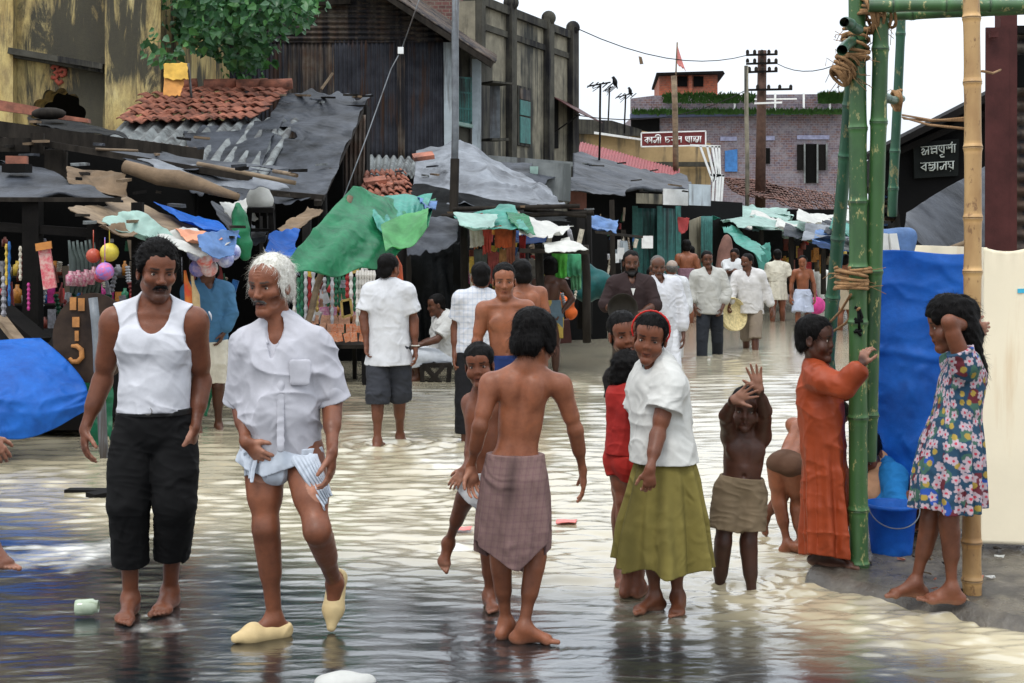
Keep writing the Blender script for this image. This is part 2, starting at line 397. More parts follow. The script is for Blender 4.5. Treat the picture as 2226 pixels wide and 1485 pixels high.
def eyes(parent, c, fr, s, gaze=0, mat=None):
    r, f, u = fr
    for q in (-1, 1):
        cc = c+(r*q*.031+f*.0668+u*.0015)*s; n1, n2 = 26, 20; V = []; F = []; col = []
        g = nrm(f*math.cos(R(gaze))+r*math.sin(R(gaze)))
        gr = nrm(np.cross(g, u)); gu = np.cross(gr, g)
        for i in range(n2+1):
            th = math.pi*i/n2
            for k in range(n1):
                ph = 2*math.pi*k/n1; V.append(cc+(g*math.cos(th)+(gr*math.cos(ph)+gu*math.sin(ph))*math.sin(th))*.0150*s)
                col.append((.004, .003, .003) if th < .17 else (.03, .013, .007) if th < .44 else (.012, .008, .006) if th < .5 else (.36, .31, .27))
        for i in range(n2):
            for k in range(n1): F.append((i*n1+k, i*n1+(k+1) % n1, (i+1)*n1+(k+1) % n1, (i+1)*n1+k))
        link_mesh('eye', np_mesh('eye', V, F, col), M_EYE, parent, True)
_m, _n, _b = newmat('wet_eye'); _a = nd(_n, 'ShaderNodeAttribute', attribute_name='Col'); _n.links.new(_a.outputs['Color'], _b.inputs['Base Color']); _b.inputs['Roughness'].default_value = .12; M_EYE = _m

def strands(V, F, mat, parent, c, fr, s, n, ln, wid, style, name='hair_strand'):
    """thin tapered hairs lying over the hair surface"""
    r, f, u = fr; fc = V[F]; nn = np.cross(fc[:, 2]-fc[:, 0], fc[:, 3]-fc[:, 1]); nn /= np.linalg.norm(nn, axis=1)[:, None]+1e-9
    cen = fc.mean(1); ii = rng.integers(0, len(F), n); vs = []; fs = []
    for i in ii:
        p = cen[i]; N = nn[i]; l = ln*rng.uniform(.5, 1.3)
        if np.dot(p-c, f)/s > .045 and np.dot(p-c, u)/s < .082: continue
        crown = c+(u*.11-f*.045)*s
        d = (p-crown); d = nrm(d-N*np.dot(d, N))
        if style == 'curly': d = nrm(rng.normal(size=3)); d = nrm(d+N*.5)
        elif style == 'messy': d = nrm(d+rng.normal(size=3)*.34+N*.12)
        elif style == 'long': d = nrm(d*.4+np.array([0, 0, -1.])*.8+rng.normal(size=3)*.16+N*.05)
        else: d = nrm(d+rng.normal(size=3)*.22+N*.12)
        if rng.random() < .03: d = nrm(d+N*.7)
        w = nrm(np.cross(d, N))*wid*.5; p = p-N*.001
        q1 = p+d*l*.5+N*l*.06; q2 = p+d*l+np.array([0, 0, -1])*l*.12+(N*l*.1 if style == 'curly' else 0)
        k = len(vs); vs += [p-w, p+w, q1-w*.8, q1+w*.8, q2]; fs += [(k, k+1, k+3, k+2), (k+2, k+3, k+4)]
    me = bpy.data.meshes.new(name); me.from_pydata([tuple(v) for v in vs], [], fs); me.update()
    return link_mesh(name, me, mat, parent, True)
def do_hair(parent, c, fr, s, style, mat, h, nst=0, stw=.0015):
    r, f, u = fr; L = lambda x, y, z: c+(r*x+f*y+u*z)*s; A = (r, f, u)
    S = Sdf(h); E = lambda p, rad, k=.02, sub=False: S.ell(L(*p), np.array(rad)*s, A, k*s, sub)
    def cutp(y0, z0, y1, z1):      # keep above the line (front y0,z0) -> (back y1,z1)
        d = np.array([y1-y0, z1-z0]); nn = nrm(np.array([d[1], -d[0]]));  # side test below
        nn = nn if nn[0] > 0 or nn[1] < 0 else -nn
        if nn[1] > 0: nn = -nn
        S.cut.append((L(0, y0, z0), f*nn[0]+u*nn[1]))
    sty = 'lie'
    if style == 'afro':
        E((0, -.016, .054), (.089, .103, .092)); E((0, -.06, -.01), (.068, .05, .06)); E((-.066, .02, .02), (.017, .03, .035), .02); E((.066, .02, .02), (.017, .03, .035), .02)
        amp, fq = .006, 55; cutp(.085, .058, -.09, -.085); sty = 'curly'
        E((0, .10, .0), (.058, .05, .066), .015, True)
    elif style == 'white':
        E((0, -.016, .050), (.081, .100, .083)); E((0, -.06, -.02), (.068, .047, .06)); E((-.070, -.005, .0), (.013, .034, .048), .02); E((.070, -.005, .0), (.013, .034, .048), .02)
        amp, fq = .004, 45; sty = 'messy'; E((0, .105, .015), (.056, .06, .082), .02, True); cutp(.09, .06, -.07, -.10)
        S.cut = []; S.cut.append((L(0, 0, -.052), -u))
        E((-.082, -.01, -.03), (.02, .022, .03), .01, True); E((.082, -.01, -.03), (.02, .022, .03), .01, True)
    elif style == 'short':
        E((0, -.015, .050), (.081, .100, .084)); E((0, -.06, -.02), (.068, .045, .06)); amp, fq = .0035, 60
        cutp(.085, .070, -.08, -.075); E((0, .105, .022), (.050, .05, .056), .012, True)
    elif style == 'bowl':
        E((0, -.014, .048), (.085, .104, .086)); E((0, -.05, -.02), (.074, .06, .07)); amp, fq = .003, 60
        cutp(.10, .050, -.08, -.08); E((0, .11, -.01), (.052, .05, .056), .012, True)
    elif style == 'mop':
        E((0, -.015, .050), (.090, .107, .087)); E((0, -.055, -.025), (.083, .062, .08)); E((-.075, .015, -.01), (.02, .035, .055)); E((.075, .015, -.01), (.02, .035, .055)); amp, fq = .005, 50
        S.cut.append((L(0, -.05, -.088), -u)); E((0, .11, -.03), (.056, .062, .090), .012, True)
    elif style == 'curlykid':
        E((0, -.015, .050), (.095, .110, .092)); E((0, -.055, -.02), (.09, .066, .08)); amp, fq = .011, 34; sty = 'curly'
        S.cut.append((L(0, -.05, -.09), -u)); E((0, .11, -.02), (.056, .062, .085), .012, True)
    elif style == 'tied':
        E((0, -.015, .050), (.083, .102, .084)); E((0, -.065, -.01), (.068, .045, .07)); E((0, -.115, -.045), (.03, .03, .035), .02); amp, fq = .0025, 55
        cutp(.085, .078, -.085, -.11); E((0, .105, .0), (.056, .05, .080), .012, True)
    elif style == 'long':
        E((0, -.015, .052), (.098, .116, .092)); E((0, -.06, -.03), (.098, .075, .11)); E((0, -.07, -.13), (.080, .05, .10), .04); E((0, -.075, -.24), (.055, .035, .08), .04); amp, fq = .009, 30; sty = 'messy'
        E((0, .10, -.03), (.054, .06, .085), .012, True)
    elif style == 'thin':
        E((0, -.014, .046), (.0765, .0955, .0805)); E((0, -.06, -.02), (.066, .042, .055)); amp, fq = .001, 60
        cutp(.075, .088, -.08, -.065); E((0, .10, .035), (.046, .05, .056), .012, True); sty = 'lie'
    elif style == 'balding':
        E((0, -.022, .020), (.080, .098, .07)); amp, fq = .002, 60
        cutp(.02, .05, -.08, -.075); S.cut.append((L(0, -.06, .065), nrm(u-f*.5))); sty = 'lie'
    S.disp = lambda p: (snoise(p, fq, 3)*amp+snoise(p, fq*2.3, 1)*amp*.5)*s
    V, F = S.mesh()
    o = link_mesh('hair', np_mesh('hair', V, F), mat, parent, True)
    if nst: strands(V, F, mat, o, c, fr, s, nst, (.022 if sty == 'curly' else .035 if sty in ('lie', 'messy') else .06)*s, stw, sty)
    return o
def skirt_fn(p, rows, nf, amp, ph):
    r, f = p.r, p.f; fh = nrm([f[0], f[1], 0]); rh = nrm([r[0], r[1], 0])
    cs = [p.J((a[0], a[1])) for a in rows]; zs = np.array([c[2] for c in cs]); rx = np.array([a[2] for a in rows]); ry = np.array([a[3] for a in rows]); T = (zs[0]-zs[-1])
    cxs = np.array([c[0] for c in cs]); y0 = p.PV[1]
    def fn(q):
        z = q[..., 2]; I = lambda v: np.interp(-z, -zs, v)
        dx, dy = q[..., 0]-I(cxs), q[..., 1]-y0; X = dx*rh[0]+dy*rh[1]; Yv = dx*fh[0]+dy*fh[1]
        a, b = I(rx), I(ry); th = np.arctan2(Yv/b, X/a); t = np.clip((zs[0]-z)/T, 0, 1)
        fold = np.sin(nf*th+ph+1.3*np.sin(2*th+1)+.8*t)+.5*np.sin(nf*1.7*th+2*ph+t*2)
        rr = np.sqrt((X/a)**2+(Yv/b)**2); g = 1+amp*t**.8*fold/np.maximum(a, .05)
        return np.maximum((rr-g)*np.minimum(a, b)*.9, z-zs[0])
    m = rx.max()*1.35+.03
    return fn, (cxs.min()-m, y0-m, zs[-1]-.03), (cxs.max()+m, y0+m, zs[0]+.01)
class Person:
    def __init__(p, label, Y, k=1., b=1., yaw=0, N=None, PV=None, head=None, hs=1., arms=None, legs=None, skin=(.22, .088, .042), hair='short', hairm=None,
                 h=.0042, sw=.175, hw=.085, bare=False, nst=0, mous=0, beard=0, gaze=0, group=None, face=True, mouth=0, age=0, stw=.0015, breast=0, shd=None, brow=1, hand=1., kid=0, pec=0):
        p.Y, p.k, p.b, p.h, p.skin, p.bare = Y, k, b, h, np.array(skin), bare
        J = lambda q: P(q[0], q[1], Y+(q[2] if len(q) > 2 else 0)); p.J = J
        p.minr = h*.85; p.kid = kid
        p.N = J(N); p.PV = J(PV); p.r, p.f, _ = frame(yaw); p.u = nrm(p.N-p.PV); p.f = nrm(p.f-p.u*np.dot(p.f, p.u)); p.r = np.cross(p.f, p.u)*-1
        if np.dot(p.r, frame(yaw)[0]) < 0: p.r = -p.r
        sg = 1 if p.r[0] >= -1e-6 else -1; p.sd = {'a': -p.r*sg, 'b': p.r*sg}
        p.hs = hs; p.hc = J(head[:3]); p.hf = frame(*head[3:]); p.gaze = gaze
        p.sh = {}; p.el = {}; p.wr = {}; p.hip = {}; p.kn = {}; p.an = {}; p.fd = {}; p.armd = arms or {}; p.legd = legs or {}
        p.root = empty('person', (p.PV[0], p.PV[1], 0), label, 'person', group)
        for q in 'ab':
            A = p.armd.get(q)
            p.sh[q] = p.N+p.sd[q]*sw*k-p.u*.045*k-p.f*.005
            if A:
                if 'sh' in A: p.sh[q] = J(A['sh'])
                p.el[q] = J(A['el']); p.wr[q] = J(A['wr'])
            p.hip[q] = p.PV+p.sd[q]*hw*k-p.u*.03*k
            G = p.legd.get(q)
            if G:
                if 'hip' in G: p.hip[q] = J(G['hip'])
                p.kn[q] = J(G['kn'])
                a = G['an']; p.an[q] = P(a[0], 0, Y+a[1]) if len(a) == 2 else J(a)
                if len(a) == 2: p.an[q][2] = .078*k+G.get('z', 0)
                fy, fp = G.get('foot', (yaw, 0)); p.fd[q] = frame(fy, fp)[1]
        p.body(hair, hairm, nst, mous, beard, face, mouth, age, stw, brow, hand, pec)
    def torso(p, S, e=0., lo=0, ex=0.):
        k, b = p.k, p.b; N, PV, r, f, u = p.N, p.PV, p.r, p.f, p.u; L = np.linalg.norm(N-PV); A = (r, f, u)
        pt = lambda t, y=0, x=0: PV+(N-PV)*t+f*y*k+r*x*k
        kb = k*b
        S.ell(pt(.66, -.005), (.148*kb+e, .103*kb+e, .36*L+e), A, .06)
        if e >= .015: S.cone(pt(.25), pt(.70, -.004), .130*kb+e, .146*kb+e, .05, (f, .74+ex*2))
        S.ell(pt(.32, .006), (.133*kb+e, .092*kb+e+ex, .30*L+e), A, .06)
        S.ell(pt(.03, -.005), (.147*kb+e, .100*kb+e, .22*L+e*.5), A, .05)
        for q in 'ab':
            if 0 < e < .015: S.ell(pt(.70, .075*p.b)+p.sd[q]*.072*kb, (.070*kb+e, .030*kb+e, .060*kb+e), A, .04); S.ell(pt(.76, -.080*p.b)+p.sd[q]*.078*kb, (.052*kb+e, .030*kb+e, .085*kb+e), A, .04)
            S.cone(pt(.80, -.01), p.sh[q], .075*kb+e, .052*kb+e, .05, (f, .85))
            S.cone(pt(1.0, -.01)+u*.02*k, p.sh[q], .042*kb+e, .040*kb+e, .04)
    def arm(p, S, q, e=0., fr=9, flare=0.):
        kb = p.k*(.35+.65*p.b)*.97; sh, el, wr = p.sh[q], p.el[q], p.wr[q]; m = p.minr
        a1 = nrm(el-sh); R_ = lambda x: max(x*kb, m)+e
        if fr >= 1:
            S.cone(sh, el, R_(.053), R_(.038), .03); S.ell(sh+a1*.03*kb, (R_(.056),)*3, None, .03)
            S.cone(sh+a1*.08*kb, sh+(el-sh)*.7, R_(.046), R_(.044), .03)
            if fr > 1:
                t = min(fr-1, 1); S.cone(el, el+(wr-el)*t, R_(.038), R_(.038+(.0235-.038)*t)+flare, .02)
                S.cone(el+(wr-el)*.08, el+(wr-el)*min(.5, t), R_(.040), R_(.034), .03)
        else:
            en = sh+(el-sh)*fr; n = nrm(el-sh)
            S.cone(sh, sh+(el-sh)*(fr+.12), R_(.050), R_(.050)+flare, .03, None, False, [(en, n)])
    def leg(p, S, q, e=0., fr=9, flare=0., kf=0.):
        kb = p.k*(.45+.55*p.b); hp, kn, an = p.hip[q], p.kn[q], p.an[q]; m = p.minr; R_ = lambda x: max(x*kb, m)+e
        f = p.f; kk = .04 if e == 0 else .012
        if fr >= 1:
            S.cone(hp, kn, R_(.082), R_(.052)+kf, kk); S.cone(hp, hp+(kn-hp)*.55, R_(.080), R_(.070)+kf*.5, kk)
            if fr > 1:
                t = min(fr-1, 1); bk = nrm(np.cross(np.cross(an-kn, f), an-kn)); bk = bk if np.dot(bk, f) < 0 else -bk
                S.cone(kn, kn+(an-kn)*t, R_(.049)+kf, R_(.049+(.031-.049)*t)+flare, kk)
                if t > .3: S.cone(kn+(an-kn)*.18+bk*.012*kb, kn+(an-kn)*.48+bk*.012*kb, R_(.048), R_(.038), kk)
        else:
            en = hp+(kn-hp)*fr
            S.cone(hp, hp+(kn-hp)*(fr+.12), R_(.088), R_(.080)+flare, .03, None, False, [(en, nrm(kn-hp))])
    def body(p, hair, hairm, nst, mous, beard, face, mouth, age, stw, brow, handk, pec):
        k, kb = p.k, p.k*p.b; S = Sdf(p.h); r, f, u = p.r, p.f, p.u; L = np.linalg.norm(p.N-p.PV); A = (r, f, u)
        p.torso(S)
        pt = lambda t, y=0, x=0: p.PV+(p.N-p.PV)*t+f*y*k+r*x*k
        for q in 'ab':
            x = p.sd[q]
            if p.bare or pec: S.ell(pt(.70, .075*p.b)+x*.072*kb, (.070*kb, .027*kb, .058*kb), A, .03); S.ell(pt(.76, -.080*p.b)+x*.078*kb, (.052*kb, .030*kb, .085*kb), A, .035)
            S.cone(pt(.95, .055*p.b)+x*.015*k, p.sh[q]+f*.035*k-x*.02*k+u*.022*k, .013*k, .014*k, .022)  # collar bone
        if p.bare:
            S.cone(pt(.12, -.115*p.b), pt(.92, -.118*p.b), .011*k, .011*k, .03, None, True)     # spine furrow
            S.cone(pt(.5, .118*p.b), pt(.80, .122*p.b), .007*k, .008*k, .03, None, True)
            S.ell(pt(.26, .104*p.b), (.008, .012, .010), A, .012, True)
        r2, f2, u2 = p.hf; s = p.hs
        hb = p.hc-u2*.055*s-f2*.022*s
        nr = .051*k*(.5+.5*p.b)*(.75+.25*s)
        S.cone(pt(1.0, -.012), hb, nr*1.12, nr, .03); S.cone(pt(.93, .02), p.hc-u2*.08*s+f2*.005*s, nr*.8, nr*.72, .03)
        for q in 'ab':
            if q in p.armd:
                p.arm(S, q); A_ = p.armd[q]
                if A_.get('hand', 1):
                    fa = nrm(p.wr[q]-p.el[q]); hd = np.array(A_['dir'], float) if 'dir' in A_ else fa
                    pn = np.array(A_['palm'], float) if 'palm' in A_ else -p.sd[q]*.8-p.f*.3
                    th = np.array(A_['th'], float) if 'th' in A_ else p.f
                    do_hand(S, p.wr[q], hd, pn, th, k*handk*A_.get('hsz', 1), **{kk: A_[kk] for kk in ('curl', 'spread', 'thumb', 'tcurl', 'curls') if kk in A_}, minr=p.minr)
            if q in p.legd:
                p.leg(S, q); d = p.fd[q]; sd = -p.sd[q]; sd = nrm(sd-d*np.dot(sd, d))
                G = p.legd[q]
                if 'side' in G: sd = np.array(G['side'], float)
                if G.get('do', 1): do_foot(S, p.an[q], d, k*G.get('fs', 1.), sd, p.minr, p.h < .006 and not G.get('shod'))
        do_head(S, p.hc, p.hf, s, mouth=mouth, age=age, minr=0, kid=p.kid)
        V, F = S.mesh()
        # skin colour
        c = np.ones((len(V), 3))*p.skin; q = V-p.hc
        hx, hy, hz = q@r2/s, q@f2/s, q@u2/s
        def paint(ctr, rad, col, amt=1., soft=1.):
            nonlocal c
            d = np.sqrt(((hx-ctr[0])/rad[0])**2+((hy-ctr[1])/rad[1])**2+((hz-ctr[2])/rad[2])**2); w = np.clip((1.15-d)/.3*soft, 0, 1)[:, None]*amt
            c = c*(1-w)+np.array(col)*w
        sk = p.skin
        nr_ = lambda ctr, rad: np.clip(1.6-np.linalg.norm(V-ctr, axis=1)/rad, 0, 1)[:, None]
        paint((0, .082, -.064), (.024, .016, .0125), (sk[0]*.85, sk[1]*.68, sk[2]*.75))
        paint((0, .085, -.0642), (.019, .02, .0017+mouth*.4), (.03, .012, .009))
        if mouth > .004: paint((0, .079, -.062), (.015, .012, .004), (.6, .56, .5))
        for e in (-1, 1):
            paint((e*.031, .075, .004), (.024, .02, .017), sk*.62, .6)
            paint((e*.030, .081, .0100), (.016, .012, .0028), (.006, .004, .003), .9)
            if brow:
                paint((e*.024, .09, .0235), (.014, .02, .0050), (.008, .006, .005) if hairm is None else (.05, .045, .04), .9)
                paint((e*.038, .08, .0250), (.011, .02, .0042), (.008, .006, .005) if hairm is None else (.05, .045, .04), .8)
            paint((e*.0065, .102, -.0425), (.005, .008, .003), (.02, .008, .006), .8)
        if beard: paint((0, .055, -.088), (.055, .05, .040), (.012, .009, .008), .55*beard); paint((0, .07, -.06), (.05, .03, .05), (.012, .009, .008), .3*beard)
        if hair: paint((0, -.04, .05), (.088, .100, .082), (.01, .008, .007) if hairm is None else (.3, .28, .25), .8)
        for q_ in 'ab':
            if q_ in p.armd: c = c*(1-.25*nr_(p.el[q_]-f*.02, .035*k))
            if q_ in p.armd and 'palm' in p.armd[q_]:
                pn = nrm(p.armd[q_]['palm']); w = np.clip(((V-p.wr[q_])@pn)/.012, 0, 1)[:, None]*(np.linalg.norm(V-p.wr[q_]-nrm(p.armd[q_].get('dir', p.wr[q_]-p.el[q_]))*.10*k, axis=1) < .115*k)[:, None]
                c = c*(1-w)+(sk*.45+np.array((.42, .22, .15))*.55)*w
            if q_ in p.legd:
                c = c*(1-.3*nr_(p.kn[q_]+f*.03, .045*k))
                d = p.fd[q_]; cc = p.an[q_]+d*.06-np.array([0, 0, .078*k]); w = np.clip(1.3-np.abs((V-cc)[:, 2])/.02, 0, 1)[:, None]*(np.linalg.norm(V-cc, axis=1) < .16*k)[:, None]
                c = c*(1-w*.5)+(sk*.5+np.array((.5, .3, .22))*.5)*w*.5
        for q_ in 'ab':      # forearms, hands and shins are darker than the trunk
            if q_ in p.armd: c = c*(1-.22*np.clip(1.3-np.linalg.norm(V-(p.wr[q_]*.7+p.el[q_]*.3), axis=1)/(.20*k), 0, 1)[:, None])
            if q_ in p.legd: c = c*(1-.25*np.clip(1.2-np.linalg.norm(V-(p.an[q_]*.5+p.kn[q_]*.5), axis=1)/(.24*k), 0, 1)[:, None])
        c = c*(1+.10*snoise(V, 9, 1)[:, None]*np.array((.7, 1, 1.2))+.06*snoise(V, 30, 2)[:, None])
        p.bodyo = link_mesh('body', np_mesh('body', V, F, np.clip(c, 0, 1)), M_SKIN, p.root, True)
        if face: eyes(p.root, p.hc, p.hf, s, p.gaze)
        hm = hairm or M_HAIR
        if hair: do_hair(p.root, p.hc, p.hf, s, hair, hm, min(p.h, .012), nst, stw)
        Lh = lambda x, y, z: p.hc+(r2*x+f2*y+u2*z)*s
        if mous:
            S = Sdf(min(p.h*.6, .004))
            for e in (-1, 1):
                S.cone(Lh(e*.003, .094, -.0485), Lh(e*.020, .088, -.0520), .0062*s*mous, .0055*s*mous, .004); S.cone(Lh(e*.020, .088, -.0520), Lh(e*.031, .077, -.0610), .0052*s*mous, .0022*s, .004)
            S.disp = lambda q: snoise(q, 260, 1)*.0009
            V, F = S.mesh(); o = link_mesh('moustache', np_mesh('moustache', V, F), M_GREYHAIR if hm is M_WHITEHAIR else hm, p.root, True)
            if p.h < .006: strands(V, F, M_GREYHAIR if hm is M_WHITEHAIR else hm, o, p.hc-u2*.3, p.hf, s, 160, .010, .0010, 'long', 'moustache_hair')
        if beard > 1:
            S = Sdf(min(p.h, .008)); 
            for e in (-1, 1):
                S.cone(Lh(e*.060, .01, -.035), Lh(e*.045, .035, -.085), .010*s, .016*s, .012); S.cone(Lh(e*.045, .035, -.085), Lh(0, .070, -.112), .016*s, .020*s, .012)
            S.disp = lambda q: snoise(q, 130, 1)*.002
            V, F = S.mesh(); link_mesh('beard', np_mesh('beard', V, F), hm, p.root, True)
    # ------------------------------------------------------------ garments
    def top(p, col, name='shirt', e=.012, sleeve=(.5, .5), hem=None, neck='crew', wr=.004, wf=16, ex=0., flare=.008, mat=None, hv=.01, shell=.010, cuff=None, hemt=None, o=3, h=None, skirt=None, paint=None, gather=0, arms='ab', srows=None, nf=7, amp=.02):
        if p.Y > 9: wr = wr*.5
        h = h or p.h; S = Sdf(h); k = p.k; r, f, u = p.r, p.f, p.u
        p.torso(S, e, ex=ex)
        pt = lambda t, y=0, x=0: p.PV+(p.N-p.PV)*t+f*y*k+r*x*k
        if neck != 'vest':
            for i, q in enumerate('ab'):
                if q in p.armd and q in arms and sleeve[i] > 0: p.arm(S, q, e*.9, sleeve[i], flare)
        hz = p.J((0, hem))[2] if hem else p.PV[2]-.08
        if srows:
            fn, lo_, hi_ = skirt_fn(p, srows, nf, amp, 1.); S.func(fn, lo_, hi_, .035); hz = p.J((0, srows[-1][1]))[2]
        elif skirt:      # continues below the pelvis
            S.cone(pt(.35), np.array([p.PV[0], p.PV[1], hz-.05]), .115*k*p.b+e, skirt*k, .05, (f, .78))
        else:
            S.cone(pt(.3), np.array([p.PV[0]+(p.PV-p.N)[0]*.1, p.PV[1], hz-.04]), .12*k*p.b+e, .132*k*p.b+e+gather, .05, (f, .86+ex*2))
        def cuts(q):
            d = q[..., 0]*0+(hz-q[..., 2])+snoise(q, 7, 2)*hv
            if hemt:
                d = hz-q[..., 2]+hemt(((q-p.PV)@r)/k, ((q-p.PV)@f)/k)
            return d
        S.cut.append(cuts)
        nt_ = pt(1.0)
        if neck == 'crew': S.ell(nt_+u*.03*k+f*.02*k, (.062*k, .075*k, .050*k), (r, f, u), .008, True)
        if neck in ('collar', 'v'):
            S.ell(nt_+u*.045*k+f*.015*k, (.060*k, .068*k, .055*k), (r, f, u), .008, True)
            S.cone(nt_+f*.08*k+u*.02*k, nt_+f*.14*k-u*(.13 if neck == 'v' else .07)*k, .045*k, .006*k, .008, None, True)
        if neck == 'vest':
            S.ell(nt_+u*.02*k+f*.075*k, (.078*k, .13*k, .135*k), (r, f, u), .008, True); S.ell(nt_-f*.06*k+u*.02*k, (.07*k, .1*k, .07*k), (r, f, u), .008, True)
            for q in 'ab': S.ell(p.sh[q]-u*.035*k+p.sd[q]*.022*k, (.062*k, .30*k, .115*k), (p.sd[q], f, u), .008, True)
        S.shell = shell if S.h < .005 else None
        cen = p.PV+(p.N-p.PV)*.5
        def disp(q):
            w = np.stack([q[..., 0]*1.0+.35*q[..., 2], q[..., 1]*1.0, q[..., 2]*.75-.3*q[..., 0]], -1)
            a = 1-np.abs(snoise(w, wf, o)); b = 1-np.abs(snoise(q*np.array([.7, .7, 1.3]), wf*1.6, o+1))
            cc_ = 1-np.abs(snoise(w, wf*3.1, o+2)); return -(a**3*1.3+b**3*.8+cc_**2*.35-.6)*wr
        S.disp = disp
        V, F = S.mesh()
        c = np.ones((len(V), 3))*np.array(con(col))
        if paint: c = paint(p, V, c)
        return link_mesh(name, np_mesh(name, V, F, c), mat or M_CLOTH, p.root, True)
    def pants(p, col, name='trousers', e=.012, fr=(1.9, 1.9), waist=0, flare=.01, wr=.004, wf=14, mat=None, kf=.012, shell=.010, o=5, cuff=0, sides='ab', notch=0):
        S = Sdf(p.h); k, kb = p.k, p.k*p.b; r, f, u = p.r, p.f, p.u; L = np.linalg.norm(p.N-p.PV)
        pt = lambda t, y=0, x=0: p.PV+(p.N-p.PV)*t+f*y*k+r*x*k
        S.ell(pt(.03, -.005), (.152*kb+e, .105*kb+e, .22*L+e), (r, f, u), .05); S.ell(pt(.22, .0), (.130*kb+e, .092*kb+e, .2*L+e), (r, f, u), .05)
        for i, q in enumerate('ab'):
            if q in p.legd and q in sides:
                p.leg(S, q, e, fr[i], flare, kf); S.ell(pt(-.06, -.035)+p.sd[q]*.066*kb, (.078*kb+e, .066*kb+e, .08*kb+e), (r, f, u), .03)
                t = fr[i]
                if t > 1:
                    en = p.kn[q]+(p.an[q]-p.kn[q])*(t-1); n = nrm(p.an[q]-p.kn[q])
                    S.cut.append(lambda P_, en=en, n=n: np.where(np.linalg.norm(P_-en, axis=-1) < .22*k, (P_-en)@n, -1.))
                    if cuff: S.cone(en-n*.035, en-n*.030+n*.028, max(.05*k, .04)+e+cuff, max(.05*k, .04)+e+cuff, .008)
        if notch: m_ = (p.kn['a']+p.kn['b'])/2; S.cone(p.PV*.35+m_*.65, m_, .004, notch, .015, (f, 3.), True)
        S.cut.append((pt(waist if waist else .12), u))
        S.shell = shell if S.h < .005 else None
        def disp(q):
            w = np.stack([q[..., 0], q[..., 1], q[..., 2]*.6], -1); a = 1-np.abs(snoise(w, wf, o)); b = 1-np.abs(snoise(q*np.array([.8, .8, 1.6]), wf*1.9, o+1))
            return -(a**2*.9+b**2*.5-.6)*wr
        S.disp = disp; V, F = S.mesh()
        return link_mesh(name, np_mesh(name, V, F, np.ones((len(V), 3))*np.array(con(col))), mat or M_CLOTH, p.root, True)
    def skirt(p, col, rows, name='skirt', nf=9, amp=.02, mat=None, hemf=None, shell=.010, e=.0, paint=None, ph=0., wr=.003, seed=2):
        """rows: (px centre, py, half width m, half depth m) from waist to hem"""
        S = Sdf(p.h); fn, lo_, hi_ = skirt_fn(p, rows, nf, amp, ph); S.func(fn, lo_, hi_); S.shell = shell if S.h < .005 else None
        r, f = p.r, p.f; fh = nrm([f[0], f[1], 0]); rh = nrm([r[0], r[1], 0]); cs = [p.J((a[0], a[1])) for a in rows]; zs = np.array([c[2] for c in cs]); cxs = np.array([c[0] for c in cs]); y0 = p.PV[1]
        S.cut.append((np.array([0, 0, zs[0]]), np.array([0, 0, 1.])))
        S.cut.append(lambda q: zs[-1]-q[..., 2]+(hemf((q[..., 0]-cxs[-1])*rh[0]+(q[..., 1]-y0)*rh[1], (q[..., 0]-cxs[-1])*fh[0]+(q[..., 1]-y0)*fh[1]) if hemf else 0)+snoise(q, 9, seed)*.006)
        S.disp = lambda q: -(1-np.abs(snoise(q*np.array([1, 1, .5]), 18, seed)))**2*wr
        V, F = S.mesh(); c = np.ones((len(V), 3))*np.array(con(col))
        if paint: c = paint(p, V, c)
        return link_mesh(name, np_mesh(name, V, F, c), mat or M_CLOTH, p.root, True)
# ================================================================ setting
def RP(px, py, A, B):
    """point where the sight line meets the vertical plane through A and B (x, y pairs)"""
    d = np.array([(px-CX)/FPX, 1, -(py-HZ)/FPX]); n = np.array([-(B[1]-A[1]), B[0]-A[0], 0.]); a = np.array([A[0], A[1], 0.])
    o = np.array([0, 0, CH]); t = np.dot(a-o, n)/np.dot(d, n); return o+d*t
def sheet(fn, nu, nv, th=.006):
    """thick sheet over fn(u, v) -> point"""
    u, v = np.meshgrid(np.linspace(0, 1, nu+1), np.linspace(0, 1, nv+1), indexing='ij'); Pt = fn(u, v)
    du = np.gradient(Pt, axis=0); dv = np.gradient(Pt, axis=1); n = np.cross(du, dv); n /= np.linalg.norm(n, axis=-1, keepdims=True)+1e-9
    V = np.concatenate([(Pt+n*th/2).reshape(-1, 3), (Pt-n*th/2).reshape(-1, 3)]); N = (nu+1)*(nv+1)
    idx = np.arange(N).reshape(nu+1, nv+1); a, b, c, d = idx[:-1, :-1], idx[1:, :-1], idx[1:, 1:], idx[:-1, 1:]
    F = np.stack([a, b, c, d], -1).reshape(-1, 4); F2 = F[:, ::-1]+N; E = []
    for ln in (idx[0, :], idx[-1, :][::-1], idx[:, 0][::-1], idx[:, -1]):
        E.append(np.stack([ln[:-1], ln[1:], ln[1:]+N, ln[:-1]+N], -1))
    return V, np.concatenate([F, F2]+E)
def bil(c, u, v):
    c = [np.asarray(x, float) for x in c]; u = u[..., None]; v = v[..., None]
    return c[0]*(1-u)*(1-v)+c[1]*u*(1-v)+c[2]*u*v+c[3]*(1-u)*v
